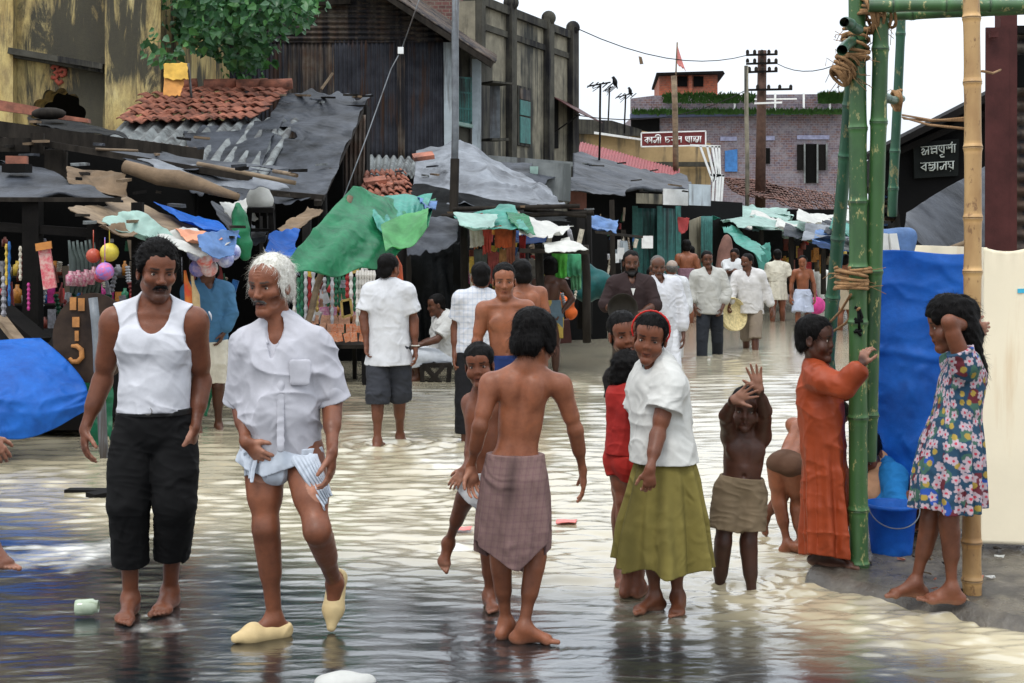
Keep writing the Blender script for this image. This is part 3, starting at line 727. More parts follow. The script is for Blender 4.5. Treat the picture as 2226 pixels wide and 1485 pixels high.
def corr(c, n, amp, name, mat, parent=None, wob=.01, th=.004, along='v', jag=0, **kw):
    """corrugated sheet; corners c00 c10 c11 c01; waves counted along u, ridges run along v"""
    nn = nrm(np.cross(np.asarray(c[1])-np.asarray(c[0]), np.asarray(c[3])-np.asarray(c[0])))
    def fn(u, v):
        vv = v
        if jag: vv = v*(1+jag*np.sign(np.sin(np.floor(u*n/8)*12.9))*np.abs(np.sin(np.floor(u*n/8)*7.7))*(v > .9))
        p = bil(c, u, vv); return p+nn*(amp*np.sin(u*n*2*math.pi)+wob*snoise(p, 1.7, 2))[..., None]
    V, F = sheet(fn, n*6, 10, th); return link_mesh(name, np_mesh(name, V, F), mat, parent, True, **kw)
def cloth(c, name, mat, parent=None, sag=.1, wr=.02, wf=3, nu=60, nv=40, th=.006, o=1, dirs=(1, 1, 1), edge=.0, fold=0, nf=6, up=(0, 0, 1), rag=.05, **kw):
    """draped plastic or cloth between four corners"""
    nn = nrm(np.cross(np.asarray(c[1])-np.asarray(c[0]), np.asarray(c[3])-np.asarray(c[0])))
    def fn(u, v):
        e = edge*np.sin(u*17+o)*v; k1 = np.stack([u*2.3+o, v*0, u*0], -1); k2 = np.stack([v*2.1+o*3, v*0+7, u*0], -1)
        v2 = .5+(v-.5)*(1+rag*2*(fbm(k1, 5, 1)*(v > .5)+fbm(k1+3, 5, 2)*(v <= .5))); u2 = .5+(u-.5)*(1+rag*(fbm(k2, 5, 3)*(u > .5)+fbm(k2+2, 5, 0)*(u <= .5)))
        p = bil(c, u2, v2+e*.5)
        q = p*np.array(dirs); r = (1-np.abs(snoise(q, wf, o)))**1.5*1.4-.8+.4*(1-np.abs(snoise(q, wf*2.3, o+1)))+.15*snoise(q, wf*6, o+2)
        p = p+nn*(wr*r)[..., None]-np.array([0, 0, 1.])*(sag*np.sin(u*math.pi)*np.sin(v*math.pi*.75))[..., None]
        if fold: p = p+nn*(fold*np.sin(u*nf*2*math.pi+2*np.sin(v*3))*v)[..., None]
        return p
    V, F = sheet(fn, nu, nv, th); return link_mesh(name, np_mesh(name, V, F), mat, parent, True, **kw)
def slab(poly, off, name, mat, parent=None, **kw): return MB().prism(poly, off).build(name, mat, parent, **kw)
def beams(lst, name, mat, parent=None, j=.004, **kw):
    mb = MB()
    for a, b, w, t in lst: mb.beam(a, b, w, t, j=j)
    return mb.build(name, mat, parent, **kw)
def pole(pts, r, name, mat, parent=None, n=8, **kw):
    pts = [np.asarray(p, float) for p in pts]; out = []
    for a, b in zip(pts[:-1], pts[1:]):
        for t in (0, .33, .66): out.append(a+(b-a)*t+rng.normal(0, .15, 3)*(r if np.isscalar(r) else r[0]))
    out.append(pts[-1]); rr = r if np.isscalar(r) else list(np.interp(np.linspace(0, 1, len(out)), np.linspace(0, 1, len(r)), r))
    return MB().tube(out, rr, n).build(name, mat, parent, True, **kw)
# ---- materials of the place
def plastermat():
    m, n, b = newmat('mustard_plaster'); v = mapping(n, src='World'); v2 = mapping(n, (1, 1, .16), src='World'); v3 = mapping(n, (1, 1, .35), src='World')
    c = ramp(n, noise(n, 1.4, 6, .7, v3, .5), [(.30, (.15, .10, .055)), (.45, (.38, .275, .10)), (.62, (.52, .42, .18)), (.78, (.47, .43, .27))])
    c = mixc(n, ramp(n, noise(n, 7, 7, .75, v3), [(.42, 0), (.62, .75)]), c, (.20, .15, .075))
    s_ = math_(n, 'ADD', noise(n, 3.2, 8, .75, v2, .8), math_(n, 'MULTIPLY', math_(n, 'SUBTRACT', noise(n, .55, 3, .5, v), .5), 1.1))
    c = mixc(n, ramp(n, s_, [(.47, 0), (.60, .95)]), c, (.030, .030, .024))
    n.links.new(c, b.inputs['Base Color']); b.inputs['Roughness'].default_value = .92; bump(n, b, noise(n, 20, 7, .75, v), .6, .02); return m
BLK = (.012, .012, .014)
m_must = plastermat()
m_stucco = stdmat('grey_stucco', (.27, .245, .18), .9, .3, 3, .5, 30, .008, streak=((.022, .023, .020), .34, 3.), col2=(.17, .155, .115))
m_stuccod = stdmat('dark_stucco', (.115, .11, .09), .9, .3, 3, .5, 30, .008, streak=(BLK, .4, 4.))
m_iron = stdmat('blue_black_iron', (.075, .080, .100), .6, .3, 3, .2, 40, .003, metal=.2, streak=((.05, .028, .020), .16, 6), col2=(.04, .042, .055))
m_irust = stdmat('rusty_iron', (.17, .145, .12), .7, .4, 4, .3, 40, .003, metal=.1, streak=((.02, .02, .024), .5, 6), col2=(.11, .060, .040))
m_asb = stdmat('asbestos_sheet', (.22, .24, .24), .85, .3, 4, .4, 50, .004, streak=((.05, .05, .05), .4, 5))
m_tarp = stdmat('black_tarpaulin', (.085, .095, .115), .5, .4, 2.2, .5, 25, .012, col2=(.014, .016, .020))
m_tarpg = stdmat('grey_tarpaulin', (.21, .23, .26), .5, .4, 1.6, .5, 18, .012, col2=(.050, .055, .065))
m_tarpb = stdmat('sooty_tarpaulin', (.012, .016, .018), .6, .4, 4, .5, 20, .02)
m_wood = stdmat('old_wood', (.060, .050, .040), .85, .35, 8, .5, 60, .004, stretch=(1, 1, .25), col2=(.022, .018, .015))
m_dwood = stdmat('dark_wood', (.018, .015, .013), .85, .35, 8, .5, 60, .004)
m_lwood = stdmat('pale_wood', (.26, .19, .12), .8, .3, 8, .5, 60, .004, stretch=(.3, 1, 1), col2=(.12, .08, .05))
m_terra = stdmat('terracotta', (.36, .135, .085), .85, .35, 5, .4, 60, .003, col2=(.12, .055, .042))
m_green = stdmat('green_plastic', (.03, .30, .13), .38, .25, 5, .35, 14, .02, spec=.5, col2=(.02, .19, .085))
m_teal = stdmat('teal_plastic', (.10, .42, .34), .38, .25, 5, .35, 14, .02, spec=.5)
m_paleteal = stdmat('pale_teal_plastic', (.42, .60, .54), .42, .2, 5, .35, 14, .02)
m_blue = stdmat('blue_plastic', (.02, .17, .62), .5, .2, 4, .35, 12, .02, spec=.3, col2=(.014, .10, .42))
m_pblue = stdmat('pale_blue_plastic', (.16, .30, .58), .45, .3, 5, .35, 14, .02)
m_whitep = stdmat('white_plastic', (.72, .72, .68), .45, .12, 6, .4, 20, .015)
m_cream = stdmat('cream_cloth', (.86, .77, .58), .8, .05, 1.2, .2, 20, .004, streak=((.70, .55, .36), .12, 2))
m_white = stdmat('white_paint', (.72, .73, .72), .6, .12, 8, .2, 40, .002)
m_maroon = stdmat('maroon_steel', (.115, .035, .032), .55, .25, 6, .3, 60, .002)
m_roofred = stdmat('red_roof', (.30, .045, .05), .6, .25, 6, .2, 40, .002)
m_mwall = stdmat('ochre_wall', (.42, .30, .15), .9, .2, 2, .3, 30, .005, streak=((.06, .055, .045), .32, 2.5))
m_tealp = stdmat('teal_paint', (.055, .22, .20), .6, .25, 8, .2, 40, .003, streak=((.02, .04, .04), .3, 6))
m_cwall = stdmat('cream_wall', (.50, .45, .33), .9, .15, 3, .3, 30, .004, streak=((.10, .09, .06), .3, 4))
m_bwall = stdmat('pale_blue_wall', (.40, .46, .50), .85, .15, 4, .3, 30, .004, streak=((.12, .12, .12), .35, 5))
m_rope = stdmat('coir_rope', (.34, .19, .085), .95, .3, 30, .8, 160, .006)
m_steel = stdmat('grey_steel', (.20, .22, .24), .5, .25, 8, .2, 60, .002, metal=.3, streak=((.06, .05, .045), .4, 8))
m_dark = stdmat('dark_interior', (.010, .010, .010), .95, .3, 4, 0)  # near black: shade inside rooms and stalls put into the colour
m_tan = stdmat('tan_sacking', (.22, .15, .09), .9, .3, 5, .5, 40, .01)
for m_ in (m_green, m_teal, m_paleteal, m_blue, m_pblue, m_whitep):
    n_ = m_.node_tree; b_ = n_.nodes['Principled BSDF']; tb = n_.nodes.new('ShaderNodeBsdfTranslucent'); l_ = b_.inputs['Base Color'].links[0].from_socket; n_.links.new(l_, tb.inputs['Color'])
    ms = n_.nodes.new('ShaderNodeMixShader'); ms.inputs[0].default_value = .42; n_.links.new(b_.outputs[0], ms.inputs[1]); n_.links.new(tb.outputs[0], ms.inputs[2]); n_.links.new(ms.outputs[0], n_.nodes['Material Output'].inputs[0])
def creases(m, sc=5., st=.5, dist=.05):
    """crumpled sheet creases as a second bump over the fine one"""
    n = m.node_tree; b = n.nodes['Principled BSDF']; v = mapping(n, src='World')
    vo = nd(n, 'ShaderNodeTexNoise', Scale=sc, Detail=3., Roughness=.55, Distortion=1.6); vo.noise_type = 'RIDGED_MULTIFRACTAL' if hasattr(vo, 'noise_type') else vo.noise_type; n.links.new(v, vo.inputs['Vector'])
    o = nd(n, 'ShaderNodeBump', Strength=st, Distance=dist); n.links.new(vo.outputs['Fac'], o.inputs['Height'])
    if b.inputs['Normal'].links: n.links.new(b.inputs['Normal'].links[0].from_socket, o.inputs['Normal'])
    n.links.new(o.outputs[0], b.inputs['Normal'])
for m_ in (m_tarp, m_tarpg, m_tarpb): creases(m_, 2.6, .55, .05)
for m_ in (m_blue, m_green, m_teal, m_pblue): creases(m_, 4.2, .6, .05)
creases(M_CLOTH, 6.5, .6, .028); creases(M_SHINE, 6.5, .5, .028); creases(m_cream, 1.5, .12, .03)
def brickmat(name, c1, c2, mortar, sc=4., rotx=True, bw=.5):
    m, n, b = newmat(name); g = n.nodes.new('ShaderNodeNewGeometry'); sp = n.nodes.new('ShaderNodeSeparateXYZ'); n.links.new(g.outputs['Position'], sp.inputs[0])
    cb = n.nodes.new('ShaderNodeCombineXYZ'); n.links.new(math_(n, 'ADD', sp.outputs[0], math_(n, 'MULTIPLY', sp.outputs[1], .7)), cb.inputs[0]); n.links.new(sp.outputs[2], cb.inputs[1])
    br = nd(n, 'ShaderNodeTexBrick', Scale=sc); br.inputs['Color1'].default_value = c1+(1,); br.inputs['Color2'].default_value = c2+(1,); br.inputs['Mortar'].default_value = mortar+(1,)
    br.inputs['Brick Width'].default_value = bw; br.inputs['Row Height'].default_value = .25; br.inputs['Mortar Size'].default_value = .022; n.links.new(cb.outputs[0], br.inputs['Vector'])
    v = mapping(n, src='World'); f = noise(n, 2.2, 6, .7, v); c = mixc(n, ramp(n, f, [(.42, 0), (.62, .75)]), br.outputs['Color'], mortar); c = mixc(n, ramp(n, noise(n, 9, 4, .7, v), [(.5, 0), (.75, .8)]), c, tuple(x*.25 for x in c1))
    n.links.new(c, b.inputs['Base Color']); b.inputs['Roughness'].default_value = .9; bump(n, b, br.outputs['Fac'], .5, -.02); return m
m_brickp = brickmat('purple_brick', (.15, .085, .078), (.09, .072, .10), (.20, .19, .215), 2.7)
m_brickr = brickmat('red_brick', (.42, .11, .05), (.32, .08, .04), (.20, .10, .07), 2.6)
m_brickd = brickmat('dark_brick', (.15, .060, .052), (.10, .045, .040), (.17, .15, .12), 3.)
# ---- ground under the flood, water, pavement
def wetpave():
    m, n, b = newmat('wet_mud_paving'); v = mapping(n, src='World'); f = noise(n, 3, 8, .7, v)
    n.links.new(ramp(n, f, [(.3, (.030, .028, .024)), (.5, (.075, .066, .054)), (.72, (.16, .14, .11))]), b.inputs['Base Color']); n.links.new(ramp(n, noise(n, 2.2, 5, .6, v), [(.42, .10), (.6, .6)]), b.inputs['Roughness']); bump(n, b, noise(n, 40, 6, .7, v), .6, .012); return m
m_pave = wetpave()
MB().box((0, 150, -.7), (600, 400, .2)).build('ground', m_pave, kind='structure')
def waterf():
    rows = np.concatenate([1/np.linspace(1/3.6, 1/70., 980), [80, 110, 200]]); u = np.linspace(-1, 1, 621); u = .46*u+2.2*u**9
    Yv, U = np.meshgrid(rows, u, indexing='ij'); X = U*Yv; Z = np.zeros_like(X); p = np.stack([X, Yv, Z], -1)
    # muddy deep flood against thin film over dark paving in the foreground
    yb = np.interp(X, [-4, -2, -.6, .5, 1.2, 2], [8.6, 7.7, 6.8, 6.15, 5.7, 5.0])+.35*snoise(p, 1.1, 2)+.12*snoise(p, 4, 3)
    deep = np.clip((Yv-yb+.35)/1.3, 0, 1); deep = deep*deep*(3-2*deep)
    g = np.random.default_rng(5); H = np.zeros_like(X)
    warp = .5*snoise(p, .9, 1)
    for i in range(46):
        lam = 10**g.uniform(math.log10(.05), math.log10(.36)); th = g.normal(0, .30); k = 2*math.pi/lam; kx, ky = k*math.sin(th), k*math.cos(th)
        ph = kx*X+ky*Yv+g.uniform(0, 6.28)+1.1*snoise(p+i, 1.6+.7*(i % 3), i % 4)
        fade = np.clip(1.7-(Yv*Yv*2.7e-4)/(lam*.30), 0, 1)
        H += fade*lam*.0085*(np.sin(ph)+.30*np.sin(2*ph+1.2))*(.35+.65*np.clip(snoise(p*np.array([1, 1.6, 1]), .9, i % 5)+.5, 0, 1.5))
    film = .0014*snoise(p*np.array([1, 1.8, 1]), 7, 4)+.0010*(1-np.abs(snoise(p*np.array([1, 1.5, 1]), 12, 0)))+.0010*snoise(p*np.array([1, 2.2, 1]), 3.2, 1)+.0016*(1-np.abs(snoise(p*np.array([.8, 2.4, 1]), 2.1, 3)))**3+.0004*snoise(p, 22, 2)
    Hs = H*(.16+.84*deep+.20*np.clip(Yv-6.6, 0, 1)*(1-deep))+film*(1-deep)*1.1
    for (cx, cy, a, lam, wd) in ((.05, 5.92, .0005, .050, .30), (.62, 6.45, .0010, .08, .25), (1.12, 6.9, .004, .08, .35), (1.38, 7.1, .003, .08, .3), (-.28, 7.7, .005, .12, .25), (2.5, 19.5, .01, .3, .9), (-.98, 11.5, .012, .2, .6), (-2.35, 7.3, .003, .14, .2)):
        d = np.hypot(X-cx, Yv-cy); Hs += a*np.cos(d/lam*6.28+1.5*snoise(p, 3, 2))*np.exp(-(d/wd)**2)
    foam_glint = np.zeros_like(X)
    for (cx, cy, r, w) in ((-.30, 7.78, .16, .9), (-2.35, 7.55, .40, .8), (-1.50, 6.18, .30, .35), (-.95, 5.98, .2, .25), (.62, 6.42, .22, .6), (-.98, 11.45, .22, .5), (-.25, 10.6, .5, .8), (1.35, 7.25, .2, .3), (1.5, 7.6, .25, .4), (.0, 6.15, .15, .2)):
        foam_glint = np.maximum(foam_glint, w*np.exp(-(np.hypot(X-cx, (Yv-cy)*.8)/r)**2))
    fn = 1-np.abs(snoise(p*np.array([1, .6, 1]), 9, 1)); foam_glint = np.clip(foam_glint*1.5+fn*.75-1.05+.2*snoise(p, 30, 2), 0, 1)
    crest_glint = np.clip((H*deep-.012)/.012, 0, 1)*.12; ln = np.clip((1-np.abs(snoise(p*np.array([.6, 1.5, 1])+.12*snoise(p, 5, 1)[..., None], 2.3, 3)))**18-.35, 0, 1)*(1-deep)*.30*np.clip(snoise(p, 2.1, 0)+.3, 0, 1)  # crest whitening paints bright sky glints into the colour, beside the real foam
    foam_glint = np.clip(foam_glint+crest_glint+ln, 0, 1)
    Hs += foam_glint*.006*(1+snoise(p, 40, 1))
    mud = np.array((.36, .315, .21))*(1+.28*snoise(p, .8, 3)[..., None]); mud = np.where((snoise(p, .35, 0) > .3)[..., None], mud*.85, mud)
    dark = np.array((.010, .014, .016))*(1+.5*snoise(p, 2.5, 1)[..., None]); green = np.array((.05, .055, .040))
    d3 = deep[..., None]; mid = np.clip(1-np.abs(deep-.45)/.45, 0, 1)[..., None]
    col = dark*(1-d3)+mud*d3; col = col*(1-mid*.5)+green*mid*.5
    # paler further up the street: bright sky reflection put into the water colour
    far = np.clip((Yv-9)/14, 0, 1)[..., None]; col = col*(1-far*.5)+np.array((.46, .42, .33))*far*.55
    fo = foam_glint[..., None]; col = col*(1-fo)+np.array((.62, .62, .58))*fo
    V = np.stack([X, Yv, Hs], -1).reshape(-1, 3); n0, n1 = X.shape; idx = np.arange(n0*n1).reshape(n0, n1)
    F = np.stack([idx[:-1, :-1], idx[:-1, 1:], idx[1:, 1:], idx[1:, :-1]], -1).reshape(-1, 4)
    m, n, b = newmat('flood_water'); a = nd(n, 'ShaderNodeAttribute', attribute_name='Col'); n.links.new(a.outputs['Color'], b.inputs['Base Color'])
    b.inputs['Roughness'].default_value = .2; b.inputs['IOR'].default_value = 1.6; b.inputs['Specular IOR Level'].default_value = .5; b.inputs['Coat Weight'].default_value = .75; b.inputs['Coat IOR'].default_value = 1.6; b.inputs['Coat Roughness'].default_value = .08
    v = mapping(n, (1, 2.2, 1), src='World'); hh = noise(n, 8, 6, .6, v, .5); bump(n, b, hh, .20, .014); n.links.new(b.inputs['Normal'].links[0].from_socket, b.inputs['Coat Normal'])
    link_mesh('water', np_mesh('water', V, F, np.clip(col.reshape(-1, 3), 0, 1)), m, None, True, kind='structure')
waterf()
def pavement():
    g = 150; u, v = np.meshgrid(np.linspace(0, 1, g), np.linspace(0, 1, g), indexing='ij')
    c = [(1.40, 6.95, 0), (2.75, 5.50, 0), (7, 9, 0), (4.4, 16, 0)]; p = bil(c, u, v)
    ed = np.minimum(np.minimum(v, 1-v), np.minimum(u+.0, 1-u)); e2 = np.clip(v/.012, 0, 1)*np.clip(u/.02, 0, 1)
    p[..., 1] += .05*snoise(p, 3.2, 1)*(1-v)+.03*snoise(p, 11, 2)*(1-v); z = -.10+.145*np.clip(e2, 0, 1)**.5+.008*snoise(p, 5, 1)+.006*snoise(p, 17, 2)+.004*snoise(p, 45, 3)+.014*np.exp(-((v-.025)/.022)**2)*np.abs(snoise(p, 12, 4))+.012*np.exp(-((v-.05)/.05)**2)*np.abs(snoise(p, 26, 1))
    p[..., 2] = z; idx = np.arange(g*g).reshape(g, g); F = np.stack([idx[:-1, :-1], idx[1:, :-1], idx[1:, 1:], idx[:-1, 1:]], -1).reshape(-1, 4)
    link_mesh('pavement', np_mesh('pavement', p.reshape(-1, 3), F), m_pave, None, True, kind='structure')
pavement()
# ================================================================ left side buildings
# temple-like mustard building
t = empty('mustard_building', P(170, 505, 22), 'tall mustard plaster building with black weather streaks and a cusped arch', 'building')
Y0 = 22.
def Q(px, py, Y=Y0): return P(px, py, Y)
ar = [(66+0, 600)]; arc = []
cxp, cyp, rx, ry = 127, 262, 62, 72
for i in range(10):
    a0, a1 = math.pi-i*math.pi/9*1.0, 0
th = np.linspace(math.pi, 0, 64); cus = 1-.10*np.abs(np.sin(th*4.5)); cus = .86+.14*np.abs(np.sin(th*5.5))
arc = [(cxp+rx*c_*math.cos(a), cyp-ry*c_*math.sin(a)) for a, c_ in zip(th, cus)]
poly = [(-620, -420), (232, -420), (232, 700), (cxp+rx*.9, 700)]+[(x, y) for x, y in arc[::-1]]+[(cxp-rx*.9, 700), (-620, 700)]
slab([Q(x, y) for x, y in poly], (0, .5, 0), 'wall', m_must, t)
slab([Q(228, -420, 21.7), Q(350, -420, 21.7), Q(348, 700, 21.7), Q(228, 700, 21.7)], (0, 6, 0), 'corner_pier', m_must, t)
slab([Q(-12, -420, 21.8), Q(28, -420, 21.8), Q(28, 700, 21.8), Q(-12, 700, 21.8)], (0, .19, 0), 'pilaster', m_must, t)
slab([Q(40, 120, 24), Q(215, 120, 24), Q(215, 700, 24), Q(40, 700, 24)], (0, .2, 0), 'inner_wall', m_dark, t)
beams([(Q(24, 112, 21.85), Q(228, 146, 21.85), .28, .09), (Q(26, 121, 21.9), Q(228, 155, 21.9), .18, .06)], 'moulding', m_stuccod, t)
mb = MB()
for pts in ([(113, 150), (118, 143), (127, 146), (126, 155), (119, 158), (126, 162), (122, 170), (112, 168)], [(126, 157), (135, 150), (143, 152), (141, 162), (134, 165), (131, 160)], [(122, 174), (128, 182), (136, 176)]): mb.tube([Q(x, y, 21.98) for x, y in pts], .035, 6)
mb.build('painted_emblem', stdmat('faded_red_paint', (.36, .08, .05), .9), t, True)
# tree behind it
tr = empty('tree', P(330, 505, 25.5), 'leafy tree with bright green heart shaped leaves rising over the mustard building', 'tree')
mt = stdmat('bark', (.06, .05, .04), .9, .3, 10); B0 = P(300, 505, 25.5)
mb = MB(); mb.tube([B0-np.array([0, 0, 1.8]), B0+np.array([.1, 0, 1]), B0+np.array([0, -.2, 3]), B0+np.array([.2, -.4, 4.6])], [.35, .28, .22, .16], 10)
LB = [(P(400, 60, 24), 1), (P(470, 40, 23), 1), (P(560, 30, 21.5), 1), (P(620, 30, 21.5), 1), (P(520, 120, 21.5), 1), (P(400, -40, 23), 1), (P(540, -60, 22), 1)]
for e, _ in LB:
    a = B0+np.array([.1, -.3, 4.0]); m = (a+e)/2+np.array([0, 0, .5]); mb.tube([a, m, e], [.09, .05, .015], 6)
mb.build('trunk', mt, tr, True)
def leafmesh(cl, n, L, seed):
    g = np.random.default_rng(seed); V = []; F = []; col = []
    for k in range(n):
        i = g.integers(len(cl)); c, r = cl[i]; d = g.normal(size=3); d = d/np.linalg.norm(d)*g.uniform(.3, 1)**.5; p = np.array(c)+d*np.array(r)
        ax = nrm(g.normal(size=3)*np.array([1, 1, .6])+np.array([0, 0, -.7])); sd = nrm(np.cross(ax, g.normal(size=3)*.6+np.array([0, -1, .4]))); nn = np.cross(ax, sd); l = L*g.uniform(.6, 1.3); w = l*.42; o = len(V)
        V += [p, p+ax*l*.3+sd*w-nn*.01, p+ax*l*.75+sd*w*.6, p+ax*l*1.15, p+ax*l*.75-sd*w*.6, p+ax*l*.3-sd*w-nn*.01, p+ax*l*.5+nn*l*.08]
        F += [(o, o+1, o+6, o+6), (o+1, o+2, o+6, o+6), (o+2, o+3, o+6, o+6), (o+3, o+4, o+6, o+6), (o+4, o+5, o+6, o+6), (o+5, o, o+6, o+6)]
        h = g.random(); col += [(.022+.06*h*h, .085+.15*h*h, .026+.03*h)]*7
    me = bpy.data.meshes.new('leaves'); me.from_pydata([tuple(v) for v in V], [], [f[:3] for f in F]); me.update()
    a = me.color_attributes.new('Col', 'FLOAT_COLOR', 'POINT'); a.data.foreach_set('color', np.array([c+(1,) for c in col], np.float32).ravel()); return me
m_, n_, b_ = newmat('leaf'); a_ = nd(n_, 'ShaderNodeAttribute', attribute_name='Col'); n_.links.new(a_.outputs['Color'], b_.inputs['Base Color']); b_.inputs['Roughness'].default_value = .4
tb = n_.nodes.new('ShaderNodeBsdfTranslucent'); n_.links.new(a_.outputs['Color'], tb.inputs['Color']); ms = n_.nodes.new('ShaderNodeMixShader'); ms.inputs[0].default_value = .3; n_.links.new(b_.outputs[0], ms.inputs[1]); n_.links.new(tb.outputs[0], ms.inputs[2]); n_.links.new(ms.outputs[0], n_.nodes['Material Output'].inputs[0]); M_LEAF = m_
g2 = np.random.default_rng(2)
cl = [(P(x, y, g2.uniform(20.8, 23)), (.42, .5, .26)) for x, y in [(g2.uniform(360, 660), g2.uniform(-80, 60)) for _ in range(34)]+[(g2.uniform(490, 570), g2.uniform(60, 150)) for _ in range(5)]+[(g2.uniform(360, 480), g2.uniform(40, 110)) for _ in range(6)]]
cl += [(P(x, y, g2.uniform(22.5, 24)), (.5, .5, .35)) for x, y in [(g2.uniform(355, 520), g2.uniform(-100, 90)) for _ in range(14)]]
link_mesh('crown', leafmesh(cl, 3600, .13, 4), M_LEAF, tr)
# iron clad building
Yc = 27.
t = empty('iron_clad_building', P(700, 505, Yc), 'tall house clad in dark rust streaked corrugated iron under a sloping roof', 'building')
slab([Q(352, -300, Yc+.2), Q(830, -10, Yc+.2), Q(985, 75, Yc+.2), Q(985, 560, Yc+.2), Q(352, 560, Yc+.2)], (0, 3, 0), 'inner_wall', m_dark, t)
for i, (x0, x1, y0, mm) in enumerate(((352, 500, 90, m_iron), (500, 612, 88, m_iron), (612, 722, 84, m_irust), (722, 792, 86, m_iron), (792, 872, 80, m_iron), (872, 966, 90, m_iron))):
    corr([Q(x0, y0, Yc-.02*(i % 2)), Q(x1+6, y0, Yc-.02*(i % 2)), Q(x1+6, 350, Yc), Q(x0, 350, Yc)], int((x1-x0)/8.5), .016, 'iron_sheet', mm, t)
corr([Q(862, 85, Yc-.06), Q(882, 85, Yc-.06), Q(880, 345, Yc-.06), Q(866, 345, Yc-.06)], 2, .02, 'rusty_strip', m_irust, t)
cb_ = [Q(352, -60, Yc-.05), Q(352, 92, Yc-.05), Q(968, 92, Yc-.05), Q(840, -60, Yc-.05)]
corr(cb_, 13, .03, 'gable_sheet', m_irust, t)
slab([Q(640, -40, 26.75), Q(778, -40, 26.75), Q(760, 8, 26.75), Q(655, 14, 26.75)], (0, .05, 0), 'board', m_wood, t)
slab([Q(964, 92, Yc-.1), Q(988, 92, Yc-.1), Q(986, 352, Yc-.1), Q(966, 352, Yc-.1)], (0, .4, 0), 'corner_post', m_bwall, t)
# roof plane of the house
rr_ = [P(700, -110, 26.3), P(1078, 135, 26.3), P(1078, 118, 31), P(760, -110, 31)]
corr([rr_[0], rr_[3], rr_[2], rr_[1]], 30, .02, 'roof', m_irust, t, th=.03)
beams([(P(700, -96, 26.35), P(1070, 142, 26.35), .16, .10)], 'eaves_board', m_wood, t)
# balcony side
slab([P(986, 90, 27.3), P(1060, 130, 30.5), P(1060, 420, 30.5), P(986, 420, 27.3)], (.3, .3, 0), 'side_wall', m_stuccod, t)
beams([(P(1036, 130, 27.6), P(1036, 345, 27.6), .17, .17)], 'column', m_bwall, t)
mb = MB()
for i in range(9): x = 998+i*3.4; mb.beam(P(x, 168, 27.25), P(x, 265, 27.3), .018, .018)
for y in (168, 200, 235, 265): mb.beam(P(997, y, 27.25), P(1027, y+3, 27.6), .02, .03)
mb.build('grille', m_tealp, t); beams([(P(990, 268, 27.2), P(1030, 276, 27.6), .09, .07)], 'ledge', m_paleteal, t)
mb = MB(); mb.beam(P(1076, 180, 28.6), P(1076, 305, 28.6), .20, .05); f_ = mb.build('shutter', m_steel, t)
beams([(P(1055, 180, 28.2), P(1100, 184, 28.5), .5, .04), (P(1055, 304, 28.2), P(1092, 304, 28.5), .4, .05)], 'window_ledge', m_stuccod, t)
# brick house behind
t = empty('brick_house', P(950, 505, 31.5), 'dark red brick house wall rising behind the iron clad house', 'building')
slab([P(830, -200, 31.5), P(1040, -200, 31.5), P(1040, 500, 31.5), P(830, 500, 31.5)], (0, 2.5, 0), 'wall', m_brickd, t)
# stucco tower
FA = (P(1035, 0, 29.)[0], 29.); FB = (P(1247, 0, 34.6)[0], 34.6)
t = empty('stucco_building', (FA[0], FA[1], 0), 'tall streaked grey stucco building with round topped pilasters and teal window', 'building')
W = lambda x, y: RP(x, y, FA, FB); din = nrm(np.array([FB[1]-FA[1], -(FB[0]-FA[0]), 0]))  # outward (towards street)
din = din if din[0] > 0 else -din
zt = W(1100, 27)[2]
def wq(x0, x1, z0, z1, o0, o1, name, mat, par):
    a = W(x0, 0); b = W(x1, 0); ps = [np.array([a[0], a[1], z0])+din*o0, np.array([b[0], b[1], z0])+din*o0, np.array([b[0], b[1], z1])+din*o0, np.array([a[0], a[1], z1])+din*o0]
    return slab(ps, din*(o1-o0), name, mat, par)
wq(1033, 1244, -.5, zt, -.5, 0, 'wall', m_stucco, t)
wq(1036, 1242, zt-.06, zt+.12, -.3, .10, 'coping', m_stuccod, t); wq(1036, 1242, zt-.55, zt-.42, -.0, .06, 'cornice', m_stuccod, t)
for x0, x1 in ((1033, 1041), (1099, 1110), (1181, 1192), (1233, 1246)):
    pl = wq(x0, x1, -.5, zt+.22, 0.005, .15, 'pilaster', m_stuccod, t); a = W((x0+x1)/2, 0); c_ = np.array([a[0], a[1], zt+.22])+din*.07
    MB().ball(c_, .17, 14, (1, 1, 1)).build('rounded_top', m_stuccod, t, True)
for x0, x1, y0, y1 in ((1125, 1149, 195, 312),):
    z1 = W(1137, y0)[2]; z0 = W(1137, y1)[2]
    fr_ = wq(x0-2, x1+2, z0-.06, z1+.06, .0, .04, 'window', m_stuccod, t)
    wq(x0+1, x1-1, z0, (z0+z1)/2-.02, .04, .06, 'shutter', m_tealp, fr_); wq(x0+1, x1-1, (z0+z1)/2+.02, z1-.25, .04, .06, 'shutter', m_tealp, fr_); wq(x0+1, x1-1, z1-.23, z1, .04, .06, 'transom', m_irust, fr_)
z1 = W(1205, 215)[2]; z0 = W(1205, 322)[2]; fr_ = wq(1199, 1210, z0, z1, .0, .05, 'window', m_dark, t)
a = W(1197, 0); b = W(1246, 0); A3 = np.array([a[0], a[1], z1+.05]); B3 = np.array([b[0], b[1], z1-.05])
slab([A3, B3+din*.0, B3+din*.75-np.array([0, 0, .45]), A3+din*.75-np.array([0, 0, .45])], (0, 0, .02), 'sun_shade', m_maroon, t)
beams([(A3+din*.02-np.array([0, 0, .9]), A3+din*.72-np.array([0, 0, .45]), .03, .03)], 'bracket', m_dwood, t)
